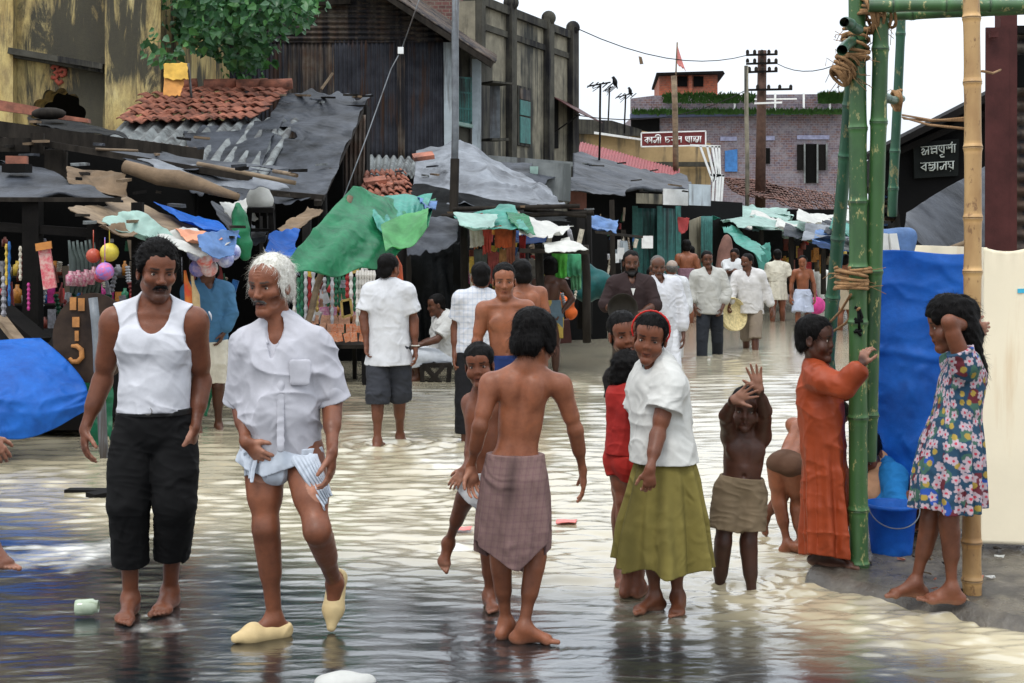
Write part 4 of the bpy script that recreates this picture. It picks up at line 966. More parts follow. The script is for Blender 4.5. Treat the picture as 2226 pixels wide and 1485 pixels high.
# steel pole + stay wire
t = pole([P(992, -120, 19), P(986, 480, 19)], .048, 'street_pole', m_steel, None, 12, label='tall grey steel pole standing in front of the iron clad house', cat='pole')
t2 = MB(); t2.tube([P(989, 345, 19), P(984, 560, 19)], .06, 12); t2.build('wooden_stub', m_wood, t)
o_ = MB(); o_.tube([P(925, -40, 18), P(872, 110, 18)], .008, 5); o_.tube([P(872, 110, 18), P(850, 150, 18), P(800, 290, 17.6), P(745, 435, 17)], .008, 5); wi = o_.build('stay_wire', m_steel, None, True, label='thin stay wire with a white insulator slanting down over the dark roofs', cat='wire')
MB().box(P(871, 110, 18), (.07, .05, .085)).build('insulator', m_white, wi)
# ================================================================ stalls on the left
def stallroot(px, Y, label, cat='market stall', group='market stalls along the flooded street', name='market_stall'):
    return empty(name, (P(px, 0, Y)[0], Y, 0), label, cat, group)
# tiled and tarred roof stall
t = stallroot(560, 20, 'market stall with a roof half red tiles, half black tarpaulin below the iron clad house')
zr, ze = P(0, 208, 22)[2], P(0, 428, 17.2)[2]
def RF(px, f, dz=0):   # point on that roof plane: f 0 ridge, 1 eave
    Y = 22+(17.2-22)*f; z = zr+(ze-zr)*f; return np.array([px, Y, z+dz])
cloth([RF(-3.55, -.02, .02), RF(-2.22, -.02, .03), RF(-2.28, 1.0, .02), RF(-3.4, 1.02, -.02)], 'tarpaulin', m_tarp, t, sag=.03, wr=.07, wf=1.6, nu=90, nv=110, o=2, edge=.015)
cloth([RF(-4.6, .42, .05), RF(-3.3, .30, .06), RF(-3.2, 1.0, .03), RF(-3.9, .99, .0)], 'tarpaulin_patch', m_tarp, t, sag=.0, wr=.07, wf=1.8, nu=70, nv=60, o=3)
corr([RF(-5.6, .28, .0), RF(-3.1, .28, .0), RF(-3.1, .93, .0), RF(-5.6, .93, -.02)], 13, .034, 'asbestos_roof', m_asb, t, th=.012, wob=.02)
def tiles(A, B, Cc, D, rows, cols, name, mat, par, seed=1, lift=.05, drop=0):
    """overlapping half round clay tiles as one roof part"""
    g = np.random.default_rng(seed); V = []; F = []; c = [np.asarray(x, float) for x in (A, B, Cc, D)]; nn = nrm(np.cross(c[1]-c[0], c[3]-c[0])); nn = nn if nn[2] > 0 else -nn
    ev = lambda u, v: c[0]*(1-u)*(1-v)+c[1]*u*(1-v)+c[2]*u*v+c[3]*(1-u)*v
    for j in range(rows):
        for i in range(cols):
            if g.random() < drop: continue
            ju, jv, sk = g.normal(0, .12/cols), g.normal(0, .10/rows), g.normal(0, .10/cols); li = lift*g.uniform(.6, 1.5); o = len(V); nseg = 6
            for v_, h0 in ((-.25/rows, .0), (1.08/rows, li)):
                for k in range(nseg+1):
                    s_ = k/nseg; prof = math.sin(s_*math.pi*1.5+.3)*.5; V.append(ev((i+s_*1.12)/cols+ju+sk*(v_*rows), j/rows+v_+jv)+nn*(h0+prof*lift*.9))
            m = nseg+1; o2 = len(V); V += [p-nn*.018 for p in V[o:o+2*m]]
            for k in range(nseg): F += [(o+k, o+k+1, o+m+k+1, o+m+k), (o2+k, o2+m+k, o2+m+k+1, o2+k+1), (o+m+k, o+m+k+1, o2+m+k+1, o2+m+k)]
            F += [(o, o+m, o2+m, o2), (o+nseg, o2+nseg, o2+m+nseg, o+m+nseg)]
    return link_mesh(name, np_mesh(name, V, F), mat, par)
tiles(RF(-5.6, -.03, .08), RF(-3.45, -.03, .08), RF(-3.75, .34, .09), RF(-5.6, .40, .09), 6, 15, 'clay_tiles', m_terra, t, 3, .055)
mb = MB(); 
for x in (-5.1, -4.5, -4.0, -3.62): mb.tube([RF(x-.28, -.02, .13), RF(x+.2, -.03, .15)], [.10, .085], 10)
mb.build('ridge_tiles', m_terra, t, True)
slab([P(700, 228, 21.5), P(797, 228, 21.5), P(797, 560, 21.5), P(700, 560, 21.5)], (0, .5, 0), 'end_wall', m_dwood, t)
corr([P(745, 250, 21.3), P(795, 250, 21.3), P(790, 470, 21.3), P(745, 470, 21.3)], 5, .02, 'iron_panel', m_irust, t)
beams([(RF(-2.28, 0, -.1), RF(-2.35, 1, -.08), .09, .07), (P(588, 420, 17.3), P(705, 430, 17.3), .08, .07)], 'rafter', m_wood, t)
for x, y in ((-2.55, -.03), (-2.38, -.02)): pass
MB().beam(RF(-2.95, .0, .1), RF(-2.8, -.04, .3), .03, .03).build('roof_stick', m_lwood, t)
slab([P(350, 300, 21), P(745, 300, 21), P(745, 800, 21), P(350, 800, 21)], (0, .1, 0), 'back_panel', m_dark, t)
for x in (420, 590, 700): pole([P(x, 420, 17.6), P(x, 860, 17.6)], .06, 'post', m_dwood, t)
rl_ = [(t, 16, 600, 780, 205, 225, 21.6, 51), (t, 10, 430, 690, 330, 420, 18.4, 52)]
# yellow sack hanging high
cl_ = cloth([P(356, 137, 20.2), P(408, 137, 20.2), P(410, 172, 20.1), P(357, 168, 20.1)], 'yellow_cloth', stdmat('yellow_cloth', (.60, .36, .06), .8), None, sag=.03, wr=.03, wf=3, nu=30, nv=20, label='yellow cloth hanging on a stick beside the mustard building', cat='cloth')
cloth([P(358, 165, 20.15), P(402, 170, 20.15), P(392, 209, 20.1), P(356, 207, 20.1)], 'lower_fold', stdmat('orange_cloth', (.62, .28, .07), .8), cl_, sag=.02, wr=.03, wf=3, nu=30, nv=20)
pole([P(410, 138, 20.2), P(416, 212, 20.2)], .018, 'stick', m_steel, cl_)
# near left stall
t = stallroot(200, 13, 'long market stall at the left edge under layered iron, plank and tarpaulin roofs')
corr([P(-560, 225, 17.5), P(425, 322, 16.6), P(432, 334, 15.6), P(-560, 268, 14.5)], 60, .022, 'iron_roof', m_irust, t, wob=.05)
cloth([P(60, 248, 16.8), P(180, 262, 16.6), P(300, 300, 15.8), P(90, 275, 15.4)], 'tarpaulin', m_tarpb, t, sag=.0, wr=.06, wf=3)
slab([P(-30, 212, 16.4), P(80, 232, 16.4), P(84, 252, 16.4), P(-30, 236, 16.4)], (0, .12, .0), 'clay_slab', m_terra, t); slab([P(85, 243, 16.2), P(190, 258, 16.2), P(192, 267, 16.2), P(86, 254, 16.2)], (0, .12, .0), 'clay_slab', m_terra, t)
MB().ball(P(106, 247, 16), .2, 12, (1, .6, .35)).build('clay_pot', m_wood, t, True)
beams([(P(-40, 275, 14.4), P(440, 340, 15.4), .07, .16)], 'eaves_beam', m_wood, t)
for i, (x0, x1, ya, yb) in enumerate(((68, 96, 290, 335), (98, 140, 325, 380), (118, 146, 330, 388), (0, 66, 300, 330))): beams([(P((x0+x1)/2, ya, 14.2), P((x0+x1)/2, yb, 14.2), (x1-x0)/FPX*14.2, .04)], 'plank', m_wood, t)
beams([(P(98, 312, 14.1), P(545, 388, 13.6), .09, .06)], 'long_beam', m_wood, t); beams([(P(-20, 300, 14.3), P(110, 322, 14.3), .12, .05)], 'upper_beam', m_dwood, t)
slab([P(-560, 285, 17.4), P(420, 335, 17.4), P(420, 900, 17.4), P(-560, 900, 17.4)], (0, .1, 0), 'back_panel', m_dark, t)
# crumpled metal roof, planks, black roof with brick
cloth([P(213, 322, 14.2), P(352, 322, 14.4), P(640, 378, 14.2), P(345, 362, 13.4)], 'crumpled_sheet', m_tarp, t, sag=.02, wr=.07, wf=2.6, o=2, nu=80)
cloth([P(300, 345, 13.5), P(500, 352, 14.2), P(628, 400, 13.5), P(380, 398, 13.2)], 'crumpled_sheet', m_tarpg, t, sag=.02, wr=.08, wf=2.4, o=3, nu=80)
pole([P(208, 324, 13.9), P(300, 328, 13.9)], .014, 'bamboo_stick', m_lwood, t); pole([P(430, 356, 13.6), P(642, 398, 13.3)], .022, 'bamboo_stick', m_lwood, t, 7); pole([P(595, 372, 13.7), P(645, 382, 13.2)], .02, 'bamboo_stick', m_lwood, t, 7)
pole([P(268, 362, 13.3), P(390, 392, 13.2), P(518, 428, 13.0)], [.06, .085, .03], 'rolled_mat', m_tan, t, 12)
cloth([P(146, 355, 13.4), P(275, 378, 13.3), P(280, 432, 13.0), P(150, 392, 13.0)], 'sacking', m_tan, t, sag=.02, wr=.05, wf=3)
cloth([P(-360, 318, 14.5), P(60, 352, 14.2), P(262, 430, 12.4), P(-360, 430, 12.2)], 'tar_roof', m_tarp, t, sag=.02, wr=.035, wf=3, nu=90, nv=40, th=.02)
beams([(P(-560, 432, 12.15), P(262, 434, 12.35), .05, .04)], 'front_lath', m_wood, t)
MB().box(P(37, 350, 13.4), (.19, .12, .09), .2).build('brick', m_terra, t); MB().box(P(37, 366, 13.3), (.23, .15, .08), -.1).build('brick', m_dwood, t)
cloth([P(142, 456, 12.0), P(268, 428, 12.8), P(505, 508, 12.6), P(486, 545, 11.8)], 'patched_roof', m_lwood, t, sag=.02, wr=.05, wf=3, nu=80)
cloth([P(330, 442, 12.7), P(470, 470, 13), P(522, 520, 12.4), P(470, 500, 12.2)], 'blue_edge', m_blue, t, sag=.04, wr=.05, wf=4)
for i, (a, mm) in enumerate((([P(215, 470, 11.9), P(300, 462, 12), P(420, 528, 11.7), P(330, 520, 11.6)], m_paleteal), ([P(340, 500, 11.8), P(420, 490, 12), P(500, 530, 11.7), P(400, 545, 11.5)], m_whitep), ([P(380, 498, 11.9), P(430, 500, 12), P(485, 528, 11.7), P(420, 520, 11.6)], stdmat('salmon_rag', (.62, .27, .16), .8)), ([P(430, 512, 11.6), P(520, 500, 11.9), P(512, 545, 11.6), P(440, 548, 11.4)], m_pblue), ([P(215, 478, 11.8), P(270, 480, 11.9), P(300, 512, 11.6), P(240, 500, 11.5)], m_tan))):
    cloth(a, 'rag', mm, t, sag=.05, wr=.06, wf=5, o=i % 4)
for x, w, y0 in ((72, .14, 430), (205, .10, 470), (405, .06, 520), (-60, .14, 430), (300, .09, 440)): beams([(P(x, y0, 12.4), P(x, 960, 12.4), w, w)], 'post', m_dwood, t)
beams([(P(-560, 455, 12.4), P(400, 520, 12.4), .10, .08)], 'cross_beam', m_dwood, t)
slab([P(-560, 940, 11.9), P(190, 935, 11.9), P(200, 760, 11.9), P(-560, 745, 11.9)], (0, 2.2, 0), 'counter', m_dwood, t)
for k, (y, Yk) in enumerate(((600, 15.5), (660, 15.2), (715, 14.8))): slab([P(-560, y, Yk), P(320, y, Yk), P(320, y+4, Yk), P(-560, y+4, Yk)], (0, .5, 0), 'shelf', m_wood, t)
beams([(P(-30, 640, 12.0), P(90, 740, 11.7), .20, .05)], 'leaning_plank', m_dwood, t); beams([(P(0, 690, 11.7), P(40, 742, 11.5), .09, .04)], 'leaning_plank', m_lwood, t)
# goods on shelves: one object per packet
PC = [(.45, .03, .03), (.5, .2, .03), (.02, .12, .35), (.55, .5, .4), (.45, .03, .2), (.02, .25, .12), (.6, .4, .05), (.3, .3, .33), (.25, .05, .03)]
PM = [stdmat('packet_%d' % i, c, .4, .25, 30, .1, col2=tuple(x*.5 for x in c)) for i, c in enumerate(PC)]
gq = np.random.default_rng(11); DUP = {}
def packet(p, w, h, mat, label, cat='packet', group='small goods crowded on the stall shelves', kind=0, tilt=0., name='packet', th=.03):
    key = (kind, mat.name, round(w, 2), round(h, 2))
    if key in DUP:
        o = DUP[key].copy(); C.objects.link(o)
    else:
        mb = MB()
        if kind == 0: mb.box((0, 0, h/2), (w, th, h)); mb.box((0, -th*.5-.002, h*.62), (w*.7, .003, h*.3))
        elif kind == 1: mb.lathe((0, 0, 0), [(0, 0), (w*.5, 0), (w*.5, h*.7), (w*.22, h*.82), (w*.22, h), (0, h)], 10)
        elif kind == 2: mb.tube([(0, 0, -h*i/12) for i in range(13)], [w*.5*(.55+.45*(i % 2)) for i in range(13)], 6)
        elif kind == 3: mb.ball((0, 0, -w*.5), w*.5, 14); mb.tube([(0, 0, 0), (0, 0, h)], .004, 4)
        elif kind == 4: mb.tube([(0, 0, 0), (w*.1, 0, -h*.15), (w*.42, 0, -h*.35), (w*.5, .01, -h*.7), (w*.3, 0, -h)], [.01, w*.2, w*.45, w*.5, w*.2], 10)
        o = mb.build(name, mat, None, kind in (1, 3, 4)); DUP[key] = o
    o.location = tuple(p); o.rotation_euler = (0, tilt, gq.uniform(-.4, .4) if kind == 0 else 0); tag(o, label, cat, group); return o
for k, (y, Yk) in enumerate(((600, 15.5), (660, 15.2), (715, 14.8))):
    for i in range(17):
        x = 5+i*18+gq.uniform(-4, 4); i_ = gq.integers(len(PM)); kd = int(gq.integers(0, 2))
        packet(P(x, y-1, Yk+.1), gq.choice([.06, .08, .10]), gq.choice([.12, .16, .2]), PM[i_], 'small %s %s on the %s shelf at the %s of the dark stall' % (('red', 'orange', 'blue', 'cream', 'purple', 'green', 'yellow', 'grey', 'brown')[i_], ('packet', 'jar')[kd], ('top', 'middle', 'bottom')[k], ('left', 'middle', 'right')[min(2, i//6)]), kind=kd, name='packet' if kd == 0 else 'jar')
# hanging things, near left
def mat_or(n, c, **k): return stdmat(n, c, **k)
packet(P(238, 528, 11.6), .155, .12, mat_or('yellow_ball', (.62, .50, .06), rough=.35), 'yellow toy ball hanging under the patched roof', 'ball', None, 3, name='toy_ball')
packet(P(228, 570, 11.5), .15, .2, mat_or('pink_ball', (.6, .10, .22), rough=.3, scale=30, col2=(.08, .2, .6)), 'pink and blue patterned ball hanging below the yellow one', 'ball', None, 3, name='toy_ball')
packet(P(203, 540, 11.6), .12, .15, mat_or('orange_ball', (.5, .08, .04), rough=.3), 'small red ball hanging left of the yellow ball', 'ball', None, 3, name='toy_ball')
packet(P(218, 588, 11.6), .10, .12, mat_or('red_ball', (.4, .05, .08), rough=.3, scale=25), 'dull red ball hanging lowest in the cluster of balls', 'ball', None, 3, name='toy_ball')
bn = MB(); bn.prism([P(83, 546, 11.7), P(108, 540, 11.7), P(122, 625, 11.65), P(94, 630, 11.65)], (0, .03, 0)); bo_ = bn.build('hanging_cloth', mat_or('red_print', (.42, .06, .08), scale=25, col2=(.5, .35, .3)), None, label='long red printed pouch hanging from the post at the far left', cat='pouch')
MB().prism([P(76, 530, 11.66), P(110, 524, 11.66), P(112, 540, 11.66), P(78, 546, 11.66)], (0, .02, 0)).build('header_card', mat_or('orange_card', (.55, .22, .05)), bo_)
for i in range(7): packet(P(150+i*9, 520+gq.uniform(0, 8), 11.8+i*.03), .07, .44, mat_or('clear_film', (.10, .13, .12), rough=.25), 'long clear plastic sleeve of toys hanging in the bunch over the round signboard', 'toy bag', 'clear sleeves hanging in a bunch', 4, name='toy_bag')
for i in range(7): packet(P(153+i*8.5, 618+gq.uniform(-8, 8), 11.7+i*.03), .08, .12, mat_or('toy_pink', (.35, .05, .12), rough=.35, scale=40, col2=(.5, .4, .4)), 'small pink toy at the foot of the clear sleeves', 'toy', 'toys at the foot of the clear sleeves', 1, name='toy')
for i, (x, y, l) in enumerate(((14, 530, 90), (20, 525, 140), (44, 535, 75), (8, 600, 90), (62, 615, 60))): packet(P(x, y, 11.7), .03 if i != 3 else .05, l/FPX*11.7, PM[(6, 2, 3, 7, 4)[i]], ['gold chain hanging at the far left edge', 'blue bead string hanging at the far left', 'silver chain with a round pendant at the far left', 'thick grey bead string at the left edge', 'short purple garland left of the red pouch'][i], 'necklace', 'chains hanging at the left stall', 2, name='bead_string')
for i, (x, y) in enumerate(((425, 545), (445, 560), (470, 548), (490, 560), (455, 580), (430, 580), (505, 545))):
    packet(P(x, y-16, 12+i*.03), .15, .05, mat_or('plastic_ball%d' % (i % 3), ((.45, .48, .62), (.62, .6, .6), (.5, .35, .45))[i % 3], rough=.25, scale=14, col2=((.05, .07, .35), (.6, .08, .06), (.10, .12, .4))[i % 3]), 'translucent printed ball in the plastic wrapped cluster above the man in the blue shirt', 'ball', 'balls in the wrapped cluster under the roof', 3, name='toy_ball')
packet(P(402, 588, 11.9), .10, .6, mat_or('red_streamer', (.55, .06, .02), scale=6, col2=(.6, .25, .03)), 'red and orange streamer hanging between the vest man and the blue shirt', 'streamer', None, 4, name='streamer')
packet(P(418, 600, 11.8), .07, .45, mat_or('tan_stick', (.5, .36, .18)), 'pale tan bamboo stick hanging beside the red streamer', 'stick', None, 4, name='stick')
# dense small goods and roof litter
LB2 = ['small printed pouch', 'narrow foil strip', 'bunch of thin bangles', 'small card of hairpins', 'short tasselled cord']
def clutter(n, x0, x1, y0, y1, Ya, Yb, where, seed, cols=None):
    g = np.random.default_rng(seed)
    for i in range(n):
        k_ = int(g.integers(5)); kd = (0, 2, 1, 0, 2)[k_]; mats = (cols or (PM+SM0)); w = g.choice([.04, .06]); h = g.choice([.10, .16, .24])
        packet(P(g.uniform(x0, x1), g.uniform(y0, y1), g.uniform(Ya, Yb)), w, h, mats[g.integers(len(mats))], LB2[k_]+' '+where, 'trinket', 'small goods '+where, kd, g.uniform(-.3, .3), name='trinket')
SM0 = [stdmat('foil', (.5, .5, .52), .25), stdmat('drab_card', (.22, .17, .12), .8), stdmat('dull_red', (.25, .03, .03), .6), stdmat('bottle_green', (.02, .10, .05), .5)]
clutter(60, -20, 330, 500, 700, 12.6, 14.5, 'in the dark stall at the far left', 41, [PM[0], PM[8], PM[7], PM[3]]+SM0)
clutter(26, 400, 520, 560, 680, 13.6, 15, 'behind the man in the blue shirt', 42, [PM[0], PM[8], PM[7], PM[2]]+SM0)
def rooflitter(t, n, x0, x1, y0, y1, Y, seed, mats=None):
    g = np.random.default_rng(seed); mats = mats or (m_wood, m_tan, m_dwood, m_tarp, m_asb)
    for i in range(n//2):
        x, y = g.uniform(x0, x1), g.uniform(y0, y1); a = g.uniform(-.5, .5); l = g.uniform(8, 34); p = P(x, y, Y+g.uniform(-.3, .3)); q = P(x+l*math.cos(a), y+l*.35*math.sin(a), Y+g.uniform(-.3, .3))
        beams([(p, q, g.uniform(.02, .07), .025)], 'roof_litter', mats[g.integers(len(mats))], t)
for a_ in rl_: rooflitter(*a_)
rooflitter(t, 22, 0, 430, 250, 345, 14.2, 53); rooflitter(t, 20, 150, 640, 355, 430, 13.2, 54); rooflitter(t, 14, 160, 510, 440, 530, 11.9, 55)
# round signboard
ds = empty('round_signboard', P(195, 735, 11.2), 'round brown painted signboard leaning on a grey post', 'signboard')
dc = P(200, 735, 11.2); n_ = 48; dm = MB(); rx_, rz_ = 86/FPX*11.2, 98/FPX*11.2
dm.prism([dc+np.array([rx_*math.cos(a), 0, rz_*math.sin(a)]) for a in np.linspace(0, 2*math.pi, n_, endpoint=False)], (0, .03, 0)); dm.build('board', stdmat('brown_board', (.085, .055, .038), .6, .4, 4, .3, 20, .006, col2=(.035, .022, .018)), ds)
om = stdmat('orange_letter', (.42, .18, .05), .7, .3, 12)
MB().tube([dc+np.array([(x-200)/FPX*11.2, -.012, -(y-735)/FPX*11.2]) for x, y in ((152, 778), (158, 786), (170, 786), (179, 776), (178, 760), (168, 752), (156, 752))], [.014, .02, .022, .022, .022, .02, .012], 8).build('painted_letter', om, ds, True)
for (x, y, w, h) in ((160, 660, .05, .10), (178, 662, .05, .10), (166, 700, .055, .08), (168, 730, .03, .08)): MB().box(dc+np.array([(x-200)/FPX*11.2, -.012, -(y-735)/FPX*11.2]), (w, .012, h)).build('painted_letter', om, ds)
pole([P(202, 648, 10.9), P(214, 800, 10.85), P(232, 1040, 10.8)], .036, 'leaning_post', m_steel, None, 10, label='mottled grey post leaning in front of the round signboard', cat='post')
# blue tarp over counter, green cloth
V_, F_ = sheet(lambda u, v: bil([P(-140, 750, 11.3), P(92, 738, 11.35), P(205, 895, 11.0), P(-140, 945, 10.6)], u, v)+np.stack([.16*np.sin(v*3.14)*u, -.35*np.sin(v*2.6)*np.sin(u*2.2+.5), .03*np.sin(u*9+v*5)*v-.10*np.sin(u*3.1)*v**3], -1)+(.045*(1-np.abs(snoise(bil([P(-140, 750, 11.3), P(92, 738, 11.35), P(185, 900, 11.0), P(-140, 945, 10.6)], u, v)*np.array([.5, 1, 1.3]), 5, 1)))**2+.02*(1-np.abs(snoise(bil([P(-140, 750, 11.3), P(92, 738, 11.35), P(185, 900, 11.0), P(-140, 945, 10.6)], u, v), 13, 2))))[..., None]*np.array([0, -1, .3]), 80, 70, .006)
link_mesh('blue_tarpaulin', np_mesh('blue_tarpaulin', V_, F_), m_blue, None, True, label='bright blue tarpaulin bulging over the counter at the left edge', cat='tarpaulin')
cloth([P(178, 830, 11.4), P(248, 815, 11.5), P(245, 955, 11.3), P(196, 962, 11.3)], 'green_cloth', m_green, None, sag=.02, wr=.05, wf=4, label='green plastic cloth hanging beside the leaning post', cat='cloth')
cloth([P(402, 832, 12.9), P(470, 832, 12.9), P(450, 905, 12.8), P(402, 900, 12.8)], 'green_cloth', m_green, None, sag=.02, wr=.05, wf=4, label='green cloth behind the legs of the man in the blue shirt', cat='cloth')
# planks in water
for (a, b, l) in (((145, 1070, 1), (240, 1072, 2), 'dark plank afloat behind the man in the vest'), ((196, 1082, 1), (245, 1074, 2), 'shorter dark plank lying across the floating plank')):
    pa = P(a[0], a[1], Yg(a[1])); pb = P(b[0], b[1], Yg(b[1])); o_ = MB().beam(pa+np.array([0, 0, .01]), pb+np.array([0, 0, .012]), .10, .03, j=.004).build('floating_plank', m_dwood, None, label=l, cat='plank')
gj = MB(); gj.lathe((0, 0, 0), [(0, 0), (.034, 0), (.036, .01), (.036, .075), (.028, .085), (.028, .10), (.024, .10), (.03, .02), (0, .012)], 16); go_ = gj.build('glass_jar', stdmat('bottle_glass', (.35, .42, .30), .1, .2, 10, 0, spec=.8), None, True, label='small empty glass jar lying in the shallow water at lower left', cat='jar'); go_.location = tuple(P(150, 1338, 6.35)+np.array([.03, 0, .035])); go_.rotation_euler = (R(88), 0, R(95))
# ---- middle
t = stallroot(640, 15.5, 'market stall of bright trinkets under the green tarpaulin on a leaning pole', )
m_greent = m_green
gp = [P(766, 408, 14.6), P(945, 432, 15.8), P(905, 498, 13.8), P(612, 596, 13.0)]
def gf(u, v):
    p = bil([P(768, 408, 14.6), P(948, 432, 15.6), P(932, 492, 14.2), P(600, 600, 13.0)], u, v); w = np.sin(u*3.14)*(.35+.65*v)
    p = p-np.array([0, 0, 1.])*(w*.26*(.4+u))[..., None]+np.array([0, -.25, 0])*(np.sin(u*math.pi)*np.sin(v*3.1))[..., None]
    return p+np.array([0, -.7, .7])*(.035*np.sin(u*19+v*4)*(.2+.8*v)+.035*(1-np.abs(snoise(p*np.array([1.4, 1, .6]), 3.2, 1)))**2+.012*(1-np.abs(snoise(p, 9, 2))))[..., None]
V_, F_ = sheet(gf, 110, 70, .006); link_mesh('green_awning', np_mesh('green_awning', V_, F_), m_green, t, True)
m_green_lit = stdmat('lit_green_plastic', (.16, .50, .20), .4, .25, 5, .35, 14, .02); n_ = m_green_lit.node_tree; b_ = n_.nodes['Principled BSDF']; tb = n_.nodes.new('ShaderNodeBsdfTranslucent'); n_.links.new(b_.inputs['Base Color'].links[0].from_socket, tb.inputs['Color']); ms = n_.nodes.new('ShaderNodeMixShader'); ms.inputs[0].default_value = .55; n_.links.new(b_.outputs[0], ms.inputs[1]); n_.links.new(tb.outputs[0], ms.inputs[2]); n_.links.new(ms.outputs[0], n_.nodes['Material Output'].inputs[0])  # paler copy of the green plastic, light shining through put into its colour
cloth([P(782, 425, 14.9), P(940, 425, 15.4), P(925, 455, 14.3), P(835, 492, 13.9)], 'teal_fold', m_teal, t, sag=.14, wr=.05, wf=3, fold=.05, nf=5, rag=.02, nu=80)
cloth([P(905, 425, 15.3), P(952, 432, 15.3), P(948, 452, 14.8), P(925, 448, 14.4)], 'blue_corner', m_pblue, t, sag=.02, wr=.04, wf=4, rag=.03)
cloth([P(828, 480, 13.9), P(932, 446, 14.2), P(928, 500, 13.7), P(838, 548, 13.4)], 'lit_green_belly', m_green_lit, t, sag=.06, wr=.04, wf=3, fold=-.05, nf=1, rag=.02, nu=70)  # bright underside of the green awning, its glow painted as paler plastic
pole([P(762, 428, 14.4), P(735, 510, 14.2), P(700, 585, 14.0), P(664, 722, 13.8)], .032, 'leaning_pole', m_lwood, t, 9)
tt = empty('table', P(740, 835, 16), 'rough table heaped with orange and pink packets behind the old man', 'table')
for x in (722, 790, 690, 770): beams([(P(x, 752, 16.2), P(x-16 if x < 730 else x+2, 850, 16.0 if x in (722, 790) else 16.8), .05, .05)], 'leg', m_dwood, tt)
slab([P(672, 758, 16), P(806, 758, 16), P(800, 730, 17.2), P(670, 730, 17.2)], (0, 0, .04), 'table_top', m_wood, tt)
OM = [mat_or('orange_pack', (.62, .17, .05), rough=.45, scale=40, col2=(.6, .4, .3)), mat_or('pink_pack', (.50, .12, .28), rough=.45, scale=40, col2=(.6, .45, .5)), mat_or('peach_pack', (.62, .34, .22), rough=.5, scale=40)]
for r_ in range(6):
    for i in range(8):
        x = 686+i*14+gq.uniform(-4, 4); Yk = 16.0+r_*.22; y = HZ+(CH-(.46+.085*r_+.03))/Yk*FPX
        k_ = (0, 0, 2, 1, 1, 2)[r_] if gq.random() < .7 else int(gq.integers(3))
        packet(P(x, y, Yk), .075, .10, OM[k_], 'small %s packet in the %s row heaped on the rough table' % (('orange', 'pink', 'peach')[k_], ('front', 'second', 'third', 'fourth', 'fifth', 'rearmost')[r_]), 'packet', 'packets heaped on the trinket table', 0, gq.uniform(-.3, .3))
SM = [mat_or('silver_beads', (.55, .56, .58), rough=.25), mat_or('red_beads', (.4, .03, .03)), mat_or('white_beads', (.66, .64, .6)), mat_or('green_beads', (.03, .2, .1)), mat_or('brass_beads', (.45, .32, .1), rough=.3)]
for i in range(20):
    x = 640+i*8.2; k_ = int(gq.choice([0, 1, 2, 0, 3, 4])); l_ = gq.choice([.4, .6, .75])
    packet(P(x, 575+gq.uniform(-8, 30), 16.6+gq.uniform(-.4, .4)), .05, l_, SM[k_], '%s %s bead string hanging at the %s above the trinket table' % ('short' if l_ < .5 else 'long', ('silver', 'red', 'white', 'green', 'brass')[k_], ('left', 'middle', 'right')[min(2, i//7)]), 'necklace', 'bead strings hanging over the trinket table', 2, name='bead_string')
CN_ = ('red', 'orange', 'blue', 'cream', 'purple', 'green', 'yellow', 'grey', 'brown', 'silver', 'scarlet', 'white', 'emerald', 'brass')
for i in range(34):
    x, y = gq.uniform(645, 795), gq.uniform(590, 705); k_ = int(gq.integers(14))
    packet(P(x, y, 16.9+gq.uniform(-.4, .4)), gq.choice([.10, .07]), gq.choice([.12, .09]), (PM+SM)[k_], 'small %s trinket hanging among the bead strings at the %s' % (CN_[k_], ('upper left', 'lower left', 'upper right', 'lower right')[(x > 720)*2+(y > 648)]), 'trinket', 'trinkets hanging over the trinket table', int(gq.choice([0, 1])), gq.uniform(-.5, .5), name='trinket')
for i in range(7): packet(P(777+i*6, 588, 15.9), .045, .62, SM[2], 'long white bead string hanging left of the man in the white shirt', 'necklace', 'white bead strings in a row', 2, name='bead_string')
fr_ = empty('picture_frame', P(752, 690, 15.6), 'small brass framed picture propped on the trinket table', 'picture frame')
for a, b in (((742, 655), (762, 650)), ((745, 690), (766, 684)), ((742, 655), (745, 690)), ((762, 650), (766, 684))): MB().beam(P(*a, 15.6), P(*b, 15.6), .03, .025).build('frame_side', SM[4], fr_)
slab([P(743, 656, 15.62), P(762, 651, 15.62), P(765, 684, 15.62), P(746, 690, 15.62)], (0, .01, 0), 'picture', m_dark, fr_)
packet(P(857, 540, 15.4), .10, .55, mat_or('red_orange_toy', (.5, .09, .03)), 'long red and orange balloon toy beside the head of the man in the white shirt', 'toy', None, 4, name='balloon')
slab([P(560, 470, 19), P(900, 470, 19), P(900, 860, 19), P(560, 860, 19)], (0, .1, 0), 'back_panel', m_dark, t)
for x in (575, 875, 668): pole([P(x, 470, 17), P(x, 850, 17)], .055, 'post', m_dwood, t)
